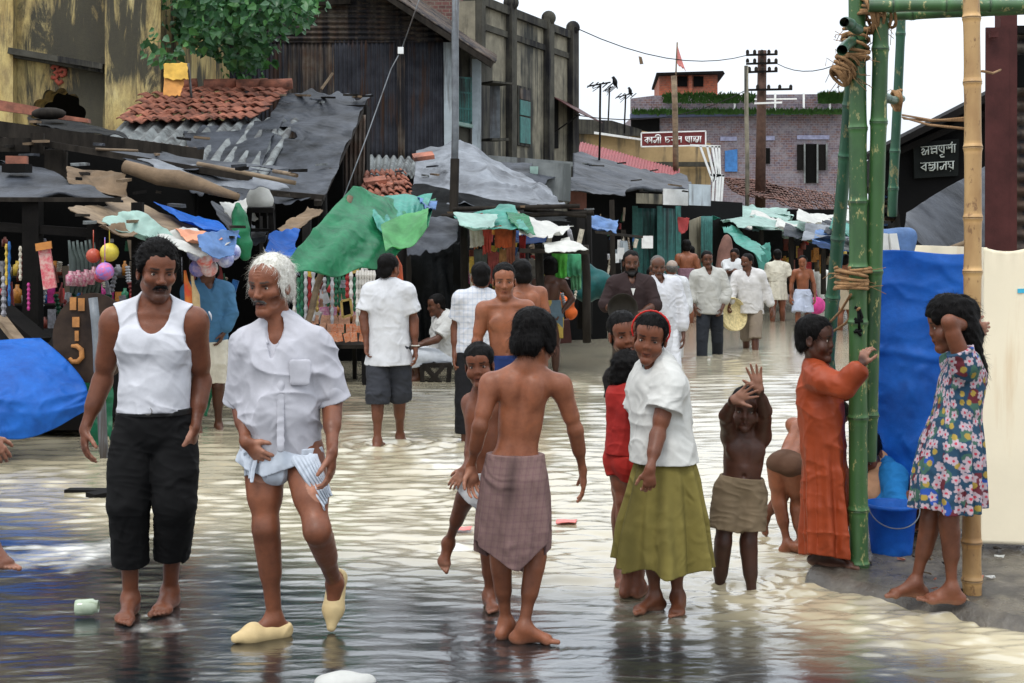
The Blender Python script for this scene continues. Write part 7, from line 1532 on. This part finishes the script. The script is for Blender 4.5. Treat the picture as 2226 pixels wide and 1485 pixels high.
# ---- boy with his back turned
def plaid(p, V, c):
    a = V@np.array(p.r); z = V[:, 2]
    s1 = (np.sin(a*230) > .72)*.35+(np.sin(a*230+2) > .9)*.25; s2 = (np.sin(z*230) > .75)*.3
    c = c*(1-s1[:, None]*np.array((.35, .45, .3)))*(1-s2[:, None]*np.array((.3, .4, .25)))
    st = np.exp(-((a-p.PV@p.r+.0)/.028)**2-((z-p.PV[2]+.05)/.13)**2)*.6+np.clip(snoise(V, 5, 2), 0, 1)*.22
    return c*(1-st[:, None])
p = Person('bare backed boy in a faded mauve checked cloth wrap, head bowed', 5.97, .80, .82, yaw=174, N=(1145, 797), PV=(1120, 1010), head=(1163, 736, .02, 138, 16, 4), hs=.98,
    arms=dict(a=dict(sh=(1067, 832, 0), el=(1044, 925, -.05), wr=(1024, 1016, .05), palm=(.5, -.9, 0), th=(-.9, .5, 0), curl=24, spread=8, dir=(.12, .1, -1)),
              b=dict(sh=(1218, 836, 0), el=(1250, 932, .02), wr=(1267, 1024, .10), palm=(-.9, .1, 0), th=(-.4, .9, 0), curl=14, dir=(.05, .1, -1))),
    kid=1, legs=dict(a=dict(kn=(1088, 1212, .02), an=(1100, .06), foot=(150, 0)), b=dict(kn=(1165, 1210, .02), an=(1138, -.02), foot=(86, 0), side=(0, -1, 0))),
    skin=MID, hair='mop', bare=True, nst=2600, face=False, sw=.17, hw=.07, hand=1.08)
p.skirt((.25, .155, .14), [(1120, 986, .116, .092), (1120, 1035, .134, .112), (1117, 1120, .150, .11), (1115, 1200, .150, .12), (1115, 1262, .135, .11)], 'wrap', nf=7, amp=.016,
    hemf=lambda X, Y: .01+np.where(X < -.035, -.95*(X+.035), .55*(X+.035))+np.where(Y < 0, .05, 0), paint=plaid, wr=.006)
# ---- small boy beyond him
p = Person('small bare chested boy behind the bare backed boy, one foot splashing', 6.5, .70, .76, yaw=10, N=(1046, 858), PV=(1056, 1052), head=(1042, 795, -.02, -6, 2, -5), hs=.82,
    arms=dict(a=dict(sh=(1022, 874, .05), el=(1030, 950, .03), wr=(1012, 1020, -.08), dir=(-.6, -.2, -.7), palm=(0, .6, -.6), th=(-.5, -.5, .6), curl=15)),
    kid=1, legs=dict(a=dict(kn=(1010, 1085, .0), an=(975, 1180, .15), foot=(-20, 50), side=(1, 0, 0)), b=dict(kn=(1064, 1195, -.02), an=(1063, .02), foot=(10, 0))),
    skin=BR, hair='bowl', nst=1200, sw=.15, gaze=4)
p.pants((.52, .52, .52), 'shorts', e=.022, fr=(.62, .62), waist=.15, flare=.02, wr=.008)
# ---- girl in white blouse
p = Person('girl with a red hairband, white puff sleeved blouse and long olive skirt', 6.44, .80, .92, yaw=-42, N=(1428, 800), PV=(1440, 985), head=(1414, 736, -.04, -14, 6, 8), hs=.92,
    arms=dict(b=dict(sh=(1456, 838, -.10), el=(1430, 945, -.16), wr=(1413, 1020, -.26), palm=(-.2, .9, 0), th=(-1, -.2, 0), curl=38, dir=(-.03, -.05, -1)), a=dict(sh=(1400, 835, .1), el=(1392, 930, .14), wr=(1400, 1000, .05), hand=0)),
    kid=1, legs=dict(a=dict(kn=(1416, 1180, -.02), an=(1424, .03), foot=(-52, 0)), b=dict(kn=(1464, 1185, .0), an=(1474, .02), foot=(-12, 0))),
    skin=BR, hair='tied', nst=2000, sw=.155, gaze=10, hw=.065)
p.top((.56, .56, .53), 'blouse', e=.030, sleeve=(.48, .50), hem=1003, neck='crew', wr=.008, wf=10, gather=.045, flare=.022, hemt=lambda x, y: 0*x)
OL = (.22, .18, .045)
p.skirt(OL, [(1446, 990, .125, .115), (1446, 1040, .155, .14), (1440, 1130, .195, .17), (1434, 1228, .225, .19)], nf=8, amp=.036, shell=.015, hemf=lambda X, Y: .012*np.sin(X*30)+.02*(X < -.05), wr=.006, seed=4,
    paint=lambda p, V, c: c*(1-.6*np.clip(snoise(V*np.array([1, 1, .3]), 14, 3)+.15, 0, 1)[:, None]))
r2, f2, u2 = p.hf; S = Sdf(.0035); hb = [p.hc+(r2*.088*math.cos(a)+u2*(.046+.088*math.sin(a))+f2*.022)*.98 for a in np.linspace(-.5, math.pi+.5, 16)]
for a, b in zip(hb[:-1], hb[1:]): S.cone(a, b, .0042, .0042, .004)
V, F = S.mesh(); link_mesh('hairband', np_mesh('hairband', V, F, np.ones((len(V), 3))*np.array((.5, .02, .015))), M_SHINE, p.root, True)
cl = collar(p, (.35, .5, .5)); cl.name = 'floral_collar'
# ---- smiling girl behind
p = Person('smiling girl with tied back dark hair peering out behind the girl with the red hairband', 6.95, .80, .9, yaw=0, N=(1386, 805), PV=(1392, 975), head=(1356, 728, -.06, 10, 2, -8), hs=.90,
    arms=dict(a=dict(el=(1338, 925, 0), wr=(1345, 990, -.05))), kid=1, legs=dict(a=dict(kn=(1350, 1120, 0), an=(1350, .0)), b=dict(kn=(1385, 1120, 0), an=(1385, .0))), skin=BR, hair='tied', nst=1400, mouth=.006, sw=.13, gaze=-6)
p.top((.02, .014, .012), 'dress', e=.02, sleeve=(.4, .4), hem=1120, skirt=.14, wr=.006)
# ---- child in red
p = Person('curly haired child in a red jumper and red bottoms, turned away beside the olive skirt', 6.72, .66, .9, yaw=120, N=(1370, 850), PV=(1361, 995), head=(1372, 815, .02, 95, 8, 0), hs=.84,
    arms=dict(a=dict(sh=(1345, 862, 0), el=(1346, 915, .0), wr=(1380, 930, .1), hand=0)),
    kid=1, legs=dict(a=dict(kn=(1356, 1090, 0), an=(1362, .0), foot=(150, 0)), b=dict(kn=(1385, 1095, 0), an=(1390, .0), foot=(150, 0))), skin=BR, hair='curlykid', nst=1800, sw=.14)
RD = (.33, .018, .014)
p.top(RD, 'jumper', e=.018, sleeve=(1.8, 0), hem=985, wr=.005)
p.pants((.36, .02, .014), 'shorts', e=.016, fr=(.35, .35), waist=.2, flare=.0, wr=.004)
# ---- waving boy
p = Person('bare chested little boy in khaki shorts wading and waving both raised hands before his face', 6.93, .68, .98, yaw=-2, N=(1622, 940), PV=(1610, 1062), head=(1619, 890, -.04, -8, 6, 2), hs=.84,
    arms=dict(a=dict(sh=(1588, 950, 0), el=(1577, 905, -.12), wr=(1594, 870, -.22), dir=(.75, -.25, .45), palm=(.1, -1, .15), th=(.7, 0, -.7), curl=9, spread=13, tcurl=5),
              b=dict(sh=(1656, 950, 0), el=(1664, 895, -.12), wr=(1650, 846, -.20), dir=(-.25, -.1, .95), palm=(-.1, -1, 0), th=(-1, 0, .1), curl=7, spread=10, tcurl=5)),
    kid=1, legs=dict(a=dict(kn=(1572, 1180, -.03), an=(1561, .06), z=-.16, foot=(-10, 0)), b=dict(kn=(1627, 1180, -.03), an=(1636, -.05), z=-.14, foot=(10, 0))),
    skin=DK, hair='short', bare=True, nst=1200, sw=.165, hand=1.15)
for q in 'ab': pass
p.pants((.21, .155, .095), 'shorts', e=.012, fr=(.74, .74), waist=.22, flare=.016, notch=.03, wr=.009, wf=16)
# ---- girl in orange
p = Person('girl in a rust orange tunic with short black hair holding the green bamboo post', 7.14, .78, .86, yaw=58, N=(1776, 800), PV=(1790, 985), head=(1773, 738, -.02, 57, 2, 0), hs=.94,
    arms=dict(a=dict(sh=(1778, 822, -.12), el=(1834, 845, -.24), wr=(1872, 795, -.30), palm=(.9, .6, .1), th=(-.4, -.6, .6), curl=34, dir=(.28, .1, .9)), b=dict(sh=(1790, 822, .1), el=(1835, 850, .1), wr=(1850, 800, .1), hand=0)),
    kid=1, legs=dict(a=dict(kn=(1786, 1130, 0), z=.045, an=(1780, .02), foot=(66, 0), side=(.4, .9, 0)), b=dict(kn=(1802, 1130, 0), z=.045, an=(1808, -.02), foot=(58, 0), side=(.4, -.9, 0))),
    skin=DK, hair='bowl', nst=2000, sw=.15, gaze=10, hw=.05)
def rust(p, V, c):
    t = np.clip((V[:, 2]-.35)/.6, 0, 1)[:, None]
    return c*(1-.5*np.clip(snoise(V*np.array([1, 1, .3]), 14, 3), 0, 1)[:, None])
p.top((.34, .058, .018), 'tunic', e=.020, sleeve=(1.75, 1.75), neck='crew', wr=.008, wf=9, mat=M_SHINE, paint=rust, srows=[(1784, 880, .108, .085), (1790, 960, .118, .095), (1794, 1040, .126, .105), (1796, 1140, .128, .112), (1797, 1226, .118, .112)], nf=7, amp=.024, shell=.016, hemt=lambda x, y: .03+np.where(x > -.02, .14, .0)+.25*np.abs(x+.02))
# ---- girl in flowered dress
def flowers(p, V, c):
    a = np.arctan2(V[:, 1]-p.PV[1], V[:, 0]-p.PV[0])*.17; z = V[:, 2]; g = .047; out = np.tile(np.array((.018, .055, .10)), (len(V), 1))
    out[snoise(V, 38, 2) > .35] = (.05, .12, .09); out[snoise(V, 46, 0) > .6] = (.12, .02, .03); out[snoise(V, 40, 4) > .75] = (.02, .07, .32)
    rr = np.random.default_rng(3); ia = np.floor(a/g).astype(int); iz = np.floor(z/g).astype(int)
    J = rr.uniform(.15, .85, (64, 64, 2)); Kk = rr.integers(0, 8, (64, 64))
    for da in (-1, 0, 1):
        for dz in (-1, 0, 1):
            A, B = (ia+da) % 64, (iz+dz) % 64; jx = (ia+da+J[A, B, 0])*g; jz = (iz+dz+J[A, B, 1])*g
            x, y = a-jx, z-jz; d = np.hypot(x, y); th = np.arctan2(y, x); kind = Kk[A, B]; rad = .0135+.0085*np.abs(np.cos(2.5*th+A))
            m = (d < rad); cc = np.where((kind < 6)[:, None], np.array((.42, .34, .38)), np.array((.34, .24, .05))); m2 = m & ((kind < 6) | (d < .014)); out[m2] = cc[m2]; m3 = (d < .006) & (kind < 6); out[m3] = (.45, .03, .06)
    return out
p = Person('long haired girl in a blue flowered dress leaning on the yellow bamboo post, arm raised', 6.42, .80, .80, yaw=-80, N=(2098, 775), PV=(2070, 985), head=(2066, 705, .0, -96, 12, 0), hs=1.0,
    arms=dict(b=dict(sh=(2098, 795, -.12), el=(2062, 700, -.14), wr=(2112, 712, -.05), palm=(.1, .95, 0), th=(0, .2, 1), curl=30, dir=(.95, .25, -.10))),
    kid=1, legs=dict(a=dict(kn=(2022, 1130, .05), an=(1990, .05), z=.06, foot=(-84, 0), side=(0, -1, 0)), b=dict(kn=(2062, 1135, -.05), an=(2070, -.06), z=.06, foot=(-92, 0), side=(0, 1, 0))),
    skin=BR, hair='long', nst=3200, sw=.15)
p.top((.1, .1, .1), 'dress_bodice', e=.020, sleeve=(0, .34), hem=930, neck='crew', wr=.006, wf=12, paint=flowers, h=.0042, flare=.012)
p.skirt((.1, .1, .1), [(2078, 905, .125, .105), (2068, 960, .165, .125), (2062, 1040, .180, .14), (2060, 1100, .185, .145)], 'dress_skirt', nf=11, amp=.020, paint=flowers, wr=.006, hemf=lambda X, Y: .01*np.sin(X*25))
strip(p, [p.wr['b']+np.array([.018*math.cos(a)*.3, .027*math.cos(a), .027*math.sin(a)]) for a in np.linspace(0, 6.28, 14)], .0065, .003, 'bracelet', (.008, .01, .03), M_SHINE)
# ---- washerwoman
p = Person('crouching woman in a blue blouse and peach shawl washing clothes in the blue bucket', 7.95, .92, .95, yaw=-35, N=(1905, 1015), PV=(1985, 1090, .25), head=(1884, 985, -.12, -30, 40, 0), hs=1.0,
    arms=dict(b=dict(sh=(1940, 1035, -.16), el=(1952, 1095, -.30), wr=(1942, 1150, -.42), dir=(0, -.3, -1), curl=30), a=dict(sh=(1900, 1035, .05), el=(1925, 1110, -.25), wr=(1925, 1150, -.42), dir=(0, -.3, -1), curl=30)),
    legs=dict(a=dict(kn=(1900, 1110, -.2), an=(1935, .1), z=.06), b=dict(kn=(1990, 1085, -.3), an=(2010, .05), z=.06)), skin=BR, hair='tied', nst=1000, sw=.17, h=.0055)
p.top((.012, .16, .42), 'blouse', e=.020, sleeve=(1.3, 1.3), hem=1110, wr=.006)
p.pants((.10, .02, .06), 'sari', e=.02, fr=(1.85, 1.85), waist=.3, kf=.03, wr=.01)
S = Sdf(.0055); sh = [P(1915, 1000, 7.90), P(1908, 1030, 7.80), P(1900, 1070, 7.76), P(1896, 1105, 7.76)]
for a, b in zip(sh[:-1], sh[1:]): S.cone(a, b, .040, .034, .03, (nrm((.3, -1, .3)), .4))
S.disp = lambda w: -(1-np.abs(snoise(w*np.array([2, 1, .5]), 22, 3)))**2*.012; V, F = S.mesh(); link_mesh('shawl', np_mesh('shawl', V, F, np.ones((len(V), 3))*np.array((.5, .27, .15))), M_CLOTH, p.root, True)
# ---- stooping toddler
p = Person('small stooping child in brown briefs with a black waist string, bent into the water', 7.75, .62, .92, yaw=150, N=(1762, 925, .25), PV=(1712, 1010, -.02), head=(1800, 925, .42, 140, 60, 0), hs=.8,
    arms=dict(a=dict(el=(1735, 960, .35), wr=(1745, 1040, .4)), b=dict(el=(1775, 960, .35), wr=(1770, 1040, .42))),
    legs=dict(a=dict(kn=(1692, 1085, .0), an=(1712, -.05), z=-.02, foot=(70, 0), side=(0, -1, 0)), b=dict(kn=(1735, 1100, .0), an=(1742, -.08), z=-.02, foot=(60, 0))), skin=MID, hair='short', face=False, sw=.15, bare=True)
p.pants((.14, .07, .04), 'briefs', e=.006, fr=(.10, .10), waist=.12, flare=0, wr=.002)
p = Person('second stooping child in brown shorts half hidden behind the orange tunic, one leg stretched back', 7.95, .60, .9, yaw=110, N=(1790, 930, .25), PV=(1735, 1015, .1), head=(1815, 905, .35, 110, 40, 0), hs=.8,
    arms=dict(a=dict(el=(1800, 990, .2), wr=(1810, 1060, .2))),
    legs=dict(a=dict(kn=(1700, 1080, .05), an=(1662, 1128, .1), foot=(110, 60), side=(0, 1, 0)), b=dict(kn=(1770, 1110, .05), an=(1765, .0), z=-.02, foot=(80, 0))), skin=BR, hair='short', face=False, sw=.15, bare=True)
p.pants((.14, .07, .04), 'shorts', e=.010, fr=(.25, .25), waist=.12, flare=0, wr=.002)
# ---- passer-by cut off at the left edge
p = Person('passer-by at the left edge of whom only a dark hand and a foot show', 6.6, 1.0, 1., yaw=60, N=(-110, 680), PV=(-110, 930), head=(-100, 590, 0, 70, 0, 0), hs=1.04,
    arms=dict(a=dict(sh=(-90, 700, -.1), el=(-70, 850, -.1), wr=(-24, 950, -.15), dir=(.55, 0, -.8), curl=30, palm=(0, .6, -.6), th=(.6, -.6, .5)), b=dict(el=(-130, 850, .1), wr=(-150, 950, .1))),
    legs=dict(a=dict(kn=(-90, 1120, -.1), an=(-22, 1185, -.02), foot=(60, 10), side=(0, 1, 0)), b=dict(kn=(-110, 1120, 0), an=(-110, .1), z=-.02)), skin=BR, hair='short', face=False)
p.top(WH, e=.02, sleeve=(.6, .6), hem=980); p.pants((.05, .05, .06), e=.02, fr=(1.3, 1.3))
# ================================================================ people further up the street
SK = [(.14, .053, .027), (.085, .035, .019), (.20, .076, .038), (.062, .026, .016)]
def stand(label, px, top, wl, sub, yaw, skin, hair='short', lean=0, a=None, b_=None, step=0, kk=None, hyaw=None, hpitch=3, mous=0, beard=0, dep=None, bare=False, b=1., hairm=None, age=0, hs=None, arml=None, legw=.10, cls=1., nst=0, h=None, face=True, kn=None, group='people wading further up the street'):
    """upright figure: px centre column, top = head row, wl = waterline row, sub = metres of leg under water"""
    Y = dep or Yg(wl); s = FPX/Y
    ztop = CH-(top-HZ)/s; H = (ztop+sub)/1.70; k = kk or H
    hs_ = hs or (.92+.1*min(1, k)); row = lambda z: HZ+(CH-z)*s
    hd = ztop-.122*hs_
    N = (px-lean*.6, row(ztop-.285*k)); PV = (px, row(ztop-.79*k)); ww = s*k
    sg = 1
    ar = {}
    for q, sx, A in (('a', -1, a), ('b', 1, b_)):
        A = dict(A or {})
        c = abs(math.cos(R(yaw))); ew, eh = A.pop('e', (.235, .30)), 0
        ex, ez = ew; wx, wz = A.pop('w', (.25, .56)); dy = A.pop('dy', (.0, -.06))
        ar[q] = dict(el=(N[0]+sx*ex*ww*max(c, .35), row(ztop-.285*k-ez*k), dy[0]), wr=(N[0]+sx*wx*ww*max(c, .35), row(ztop-.285*k-wz*k), dy[1])); ar[q].update(A)
    lg = {}
    for q, sx in (('a', -1), ('b', 1)):
        st = step*sx
        lg[q] = dict(kn=(px+sx*legw*ww*.95, row(-sub+.47*k), -.05+.12*st), an=(px+sx*legw*ww, .30*st), z=-sub, foot=(yaw, 0))
    p = Person(label, Y, k, b, yaw=yaw, N=N, PV=PV, head=(px-lean, row(hd), 0, hyaw if hyaw is not None else yaw, hpitch, 0), hs=hs_, arms=ar, legs=lg, skin=skin, hair=hair, hairm=hairm,
               h=h or max(.0045, Y*.00062), bare=bare, nst=nst, mous=mous if Y < 20 else mous, beard=beard, face=Y < 22 and face, group=group, age=age, sw=.162)
    return p
OFF = (.52, .52, .50)
# man walking away in white shirt, grey rolled trousers
p = stand('man walking away in a white short sleeved shirt and dark grey rolled up trousers', 845, 553, 962, .04, 170, SK[0], hair='short', hyaw=150, nst=700, step=.5, a=dict(e=(.22, .27), w=(.20, .5)), b_=dict(e=(.22, .28), w=(.24, .55)))
p.top((.54, .55, .57), e=.026, sleeve=(.75, .75), hem=792, neck='crew', wr=.010, wf=9, flare=.02, gather=.065, hv=.004)
p.pants((.055, .06, .075), e=.022, fr=(1.22, 1.12), flare=.03, kf=.03, wr=.010, cuff=.01)
strip(p, [p.wr['b']+np.array([.03*math.cos(t), .03*math.sin(t), .03]) for t in np.linspace(0, 6.28, 12)], .005, .003, 'wrist_string', (.5, .5, .45))
# seated man on stool
p = Person('man in white seated sideways on a low wooden stool before the black sheeting', 16.6, 1.0, 1., yaw=-62, N=(968, 690), PV=(960, 772), head=(948, 664, 0, -68, 8, 0), hs=1.02,
    arms=dict(b=dict(el=(950, 738, -.25), wr=(908, 752, -.3), curl=40), a=dict(el=(945, 738, .1), wr=(905, 750, .1), curl=40)),
    legs=dict(b=dict(kn=(900, 775, -.25), an=(910, 818, -.2)), a=dict(kn=(905, 770, .1), an=(895, 818, .1))), skin=SK[1], hair='short', h=.010, group='people wading further up the street')
p.top(OFF, e=.03, sleeve=(.8, .8), hem=782, neck='collar', wr=.010, gather=.03); p.pants((.55, .58, .62), 'wrap', e=.03, fr=(1.45, 1.45), flare=.03, kf=.03, waist=.2)
# man in checked shirt
p = stand('man in a pale checked short sleeved shirt and dark trousers, back turned', 1035, 572, 905, .12, 200, SK[0], dep=11.8, nst=500, hyaw=185, a=dict(e=(.22, .28), w=(.23, .54)), step=.2, lean=-10)
def checks(p, V, c):
    a = V[:, 0]; z = V[:, 2]; g = 1-((np.sin(a*170) > .78)*.30)[:, None]*np.array((.6, .45, .25)); return c*g*(1-((np.sin(z*130) > .80)*.30)[:, None]*np.array((.6, .45, .25)))
p.top((.56, .57, .60), e=.026, sleeve=(.7, .7), hem=768, neck='crew', wr=.006, paint=checks, h=.0065, gather=.02)
p.pants((.02, .02, .025), e=.02, fr=(1.7, 1.7), flare=.03, kf=.02)
# bare chested youth facing
p = stand('bare chested youth in blue trunks facing the viewer behind the bare backed boy', 1102, 574, 960, .05, 4, SK[2], dep=9.9, kk=.93, b=.92, bare=True, nst=900, hyaw=2, lean=6, a=dict(e=(.21, .29), w=(.20, .56)), b_=dict(e=(.22, .28), w=(.20, .5), dy=(.05, .02)))
p.pants((.012, .035, .15), 'trunks', e=.016, fr=(.5, .5), waist=.22, flare=.02)
# bare back man behind
p = stand('broad bare backed man with thick black hair behind the youth in blue trunks', 1148, 566, 880, .12, 190, SK[2], dep=12.9, bare=True, nst=500, hair='mop', hyaw=205, lean=16, b=1.05)
p.skirt((.3, .22, .16), [(1148, 745, .15, .12), (1148, 800, .17, .14), (1148, 872, .17, .14)], 'wrap', nf=6, amp=.015)
# dark bare man with scarf-waist
p = stand('dark bare backed man with a blue and gold cloth knotted at his waist', 1192, 560, 800, .15, 175, SK[3], dep=17.2, bare=True, hair='mop', lean=-4, a=dict(e=(.24, .28), w=(.22, .5)), b_=dict(e=(.30, .26), w=(.14, .46)))
p.skirt((.12, .18, .22), [(1195, 652, .135, .11), (1195, 690, .16, .13), (1195, 735, .14, .12)], 'waist_cloth', nf=7, amp=.03, paint=lambda p, V, c: np.where((snoise(V, 9, 2) > 0)[:, None], np.array((.42, .30, .07)), c))
p = stand('man in a blue shirt and cream cloth standing behind the man in the vest', 452, 556, 905, .05, 25, SK[1], dep=12.4, hyaw=-30, nst=300, a=dict(e=(.22, .27), w=(.20, .5)), b_=dict(e=(.24, .26), w=(.16, .45)), step=.3)
p.top((.06, .17, .30), e=.026, sleeve=(1.7, 1.7), hem=742, neck='collar', wr=.009, gather=.01)
p.skirt((.60, .56, .46), [(455, 738, .16, .13), (452, 790, .18, .14), (450, 832, .16, .13)], 'wrap', nf=8, amp=.03)
# brown shirt man
p = stand('bearded man in a dark brown shirt with a pendant holding an iron pan', 1372, 546, 872, .12, 3, SK[1], dep=14.2, mous=1.1, beard=2, hyaw=2, nst=600, h=.0065, a=dict(e=(.27, .26), w=(.14, .36), dy=(-.06, -.28), curl=45), b_=dict(e=(.25, .27), w=(.08, .36), dy=(-.06, -.30), curl=20))
p.top((.055, .030, .030), e=.026, sleeve=(1.1, 1.05), hem=745, neck='v', wr=.010, wf=10, gather=.015)
p.pants((.10, .075, .055), 'shorts', e=.014, fr=(.9, .9), waist=.1)
S = Sdf(.005); t0 = p.N+p.f*.14; 
for sg in (-1, 1): S.cone(p.N+p.r*sg*.055+p.f*.03, t0-p.u*.10, .004, .004, .003)
V, F = S.mesh(); link_mesh('cord', np_mesh('cord', V, F, np.ones((len(V), 3))*.04), M_CLOTH, p.root, True)
mb = MB(); mb.prism([t0-p.u*.09+p.r*.022, t0-p.u*.09-p.r*.022, t0-p.u*.16], p.f*.008); mb.build('pendant', stdmat('pendant_white', (.75, .75, .72)), p.root)
pan = MB(); pc = p.wr['a']+np.array([.04, -.10, .05]); pan.lathe((0, 0, 0), [(.0, .0), (.08, .003), (.12, .03), (.145, .06), (.15, .06), (.125, .024), (.085, -.008), (0, -.010)], 24)
po = pan.build('iron_pan', stdmat('sooty_iron', (.045, .038, .028), rough=.5), None, True, label='sooty round iron pan held under the arm of the bearded man', cat='pan'); po.location = tuple(pc); po.rotation_euler = (R(80), R(-15), 0)
# white shirt older man
p = stand('older balding man in a long white shirt beside the bearded man', 1440, 556, 840, .12, 12, SK[1], dep=14.8, hair='thin', hairm=M_GREYHAIR, mous=.7, h=.0065, hyaw=4, lean=10, a=dict(e=(.22, .28), w=(.2, .5)), b_=dict(e=(.25, .30), w=(.27, .60)), age=1)
p.top((.56, .57, .60), e=.03, sleeve=(1.65, 1.65), hem=768, neck='collar', wr=.010, gather=.03); p.pants((.7, .72, .76), 'wrap', e=.03, fr=(1.2, 1.2), flare=.03, kf=.03)
p = stand('bald headed man in white walking away behind the older man in white', 1460, 566, 780, .2, 190, SK[0], dep=19., hair='balding', hairm=M_GREYHAIR)
p.top((.56, .58, .60), e=.03, sleeve=(1.5, 1.5), hem=700, neck='crew', wr=.010); p.pants((.5, .5, .5), e=.02, fr=(1.5, 1.5))
p = stand('bare backed man in a lilac wrap standing by the cream wall', 1492, 522, 640, .25, 180, SK[2], dep=27., bare=True, hair='mop', kk=.95)
p.skirt((.25, .14, .18), [(1492, 583, .16, .13), (1492, 622, .16, .13)], 'wrap', nf=6, amp=.01)
# grey shirt man and basket carrier
p = stand('man in loose grey shirt and dark trousers wading forward', 1543, 546, 768, .28, 8, SK[1], dep=20., nst=0, hyaw=4, step=.8, lean=6, a=dict(e=(.25, .27), w=(.19, .48), dy=(0, -.1)), b_=dict(e=(.27, .27), w=(.20, .50), dy=(0, -.1)), legw=.11, mous=.8)
p.top((.44, .44, .41), e=.030, sleeve=(1.55, 1.55), hem=683, neck='v', wr=.014, wf=8, gather=.03); p.pants((.035, .042, .055), e=.018, fr=(1.92, 1.92), flare=.02, kf=.012)
p = stand('man in an open white shirt and rolled trousers carrying a round cream basket', 1632, 552, 752, .28, -14, SK[1], dep=21., hyaw=-50, step=-.9, mous=1, lean=8, a=dict(e=(.25, .28), w=(.30, .50), dy=(0, -.15), curl=60), b_=dict(e=(.27, .26), w=(.36, .52)), legw=.07)
p.top((.56, .55, .54), e=.032, sleeve=(1.6, 1.75), hem=682, neck='v', wr=.014, wf=8, gather=.03); p.pants((.26, .21, .16), e=.02, fr=(1.1, 1.1), flare=.03, kf=.02)
mb = MB(); mb.lathe((0, 0, 0), [(0, -.05), (.20, -.05), (.235, -.03), (.25, .045), (.238, .05), (.222, -.015), (.19, -.035), (0, -.035)], 28)
bo = mb.build('basket', stdmat('pale_cane', (.66, .55, .28), var=.3, scale=30, bumps=.6, bscale=60, bdist=.01), None, True, label='shallow round cream basket carried at the side of the man in the open white shirt', cat='basket'); bo.location = tuple(P(1592, 684, 20.8)); bo.rotation_euler = (R(78), R(22), R(28))
# man sitting in dark trousers behind
p = Person('man in a white shirt and dark trousers sitting beside a rolled brown mat', 26, 1.0, 1., yaw=-35, N=(1597, 570), PV=(1595, 622), head=(1597, 556, 0, -30, 15, 0), hs=1.02,
    arms=dict(a=dict(el=(1583, 595, -.1), wr=(1592, 590, -.35)), b=dict(el=(1612, 598, -.1), wr=(1603, 592, -.35))), legs=dict(a=dict(kn=(1578, 622, -.35), an=(1582, -.3), z=.1), b=dict(kn=(1600, 626, -.4), an=(1602, -.4), z=.1)), skin=SK[1], h=.016, face=False, group='people wading further up the street')
p.top((.55, .57, .58), e=.03, sleeve=(.8, .8), hem=628, wr=.01); p.pants((.03, .04, .055), e=.02, fr=(1.8, 1.8))
# cream man walking away
p = stand('man in cream shirt and hitched cream wrap wading away up the street', 1690, 543, 680, .28, 186, SK[0], dep=27.5, kk=1.0, hyaw=180, b_=dict(e=(.26, .26), w=(.30, .5)), step=.3)
p.top((.66, .63, .52), e=.03, sleeve=(.8, .8), hem=612, neck='crew', wr=.012, gather=.02); p.skirt((.66, .63, .52), [(1690, 600, .17, .14), (1690, 652, .18, .15)], 'wrap', nf=7, amp=.02)
p = stand('bare chested boy in pale blue shorts wading up the street', 1745, 556, 705, .22, 6, SK[2], dep=26., kk=.9, bare=True, b=.9, step=.3, hyaw=-20)
p.pants((.45, .5, .62), 'shorts', e=.028, fr=(.85, .85), waist=.22, flare=.03)
p = stand('woman in a white dress far up the street beside a pink bundle', 1783, 568, 660, .25, 160, SK[1], dep=33., kk=.86, hair='tied')
p.top((.70, .70, .66), 'dress', e=.03, sleeve=(.7, .7), hem=650, wr=.01, skirt=.17)
p = stand('person in a pale saree far up the street under the cyan awning', 1772, 560, 645, .2, 20, SK[1], dep=37., kk=.9, hair='tied'); p.top((.5, .45, .42), 'saree', e=.03, sleeve=(.6, .6), hem=640, wr=.01, skirt=.18)
p = stand('bare bodied person half hidden behind the tall green bamboo', 1838, 553, 680, .25, 150, SK[2], dep=25., kk=.95, bare=True, b=.95); p.skirt((.5, .42, .3), [(1838, 612, .16, .13), (1838, 672, .17, .14)], 'wrap', nf=6, amp=.02)
p = stand('woman in a floral top seated behind the bearded man', 1420, 580, 760, .2, 5, SK[1], dep=18.5, kk=.85, hair='tied', hyaw=10); p.top((.4, .3, .2), 'dress', e=.03, sleeve=(.7, .7), hem=740, wr=.01, skirt=.16)
p = stand('person with black hair in the shade beside the cream wall', 1500, 535, 650, .25, 190, SK[2], dep=29., kk=.9, hair='mop', bare=True); p.skirt((.3, .2, .2), [(1500, 590, .16, .13), (1500, 640, .16, .13)], 'wrap', nf=6, amp=.02)
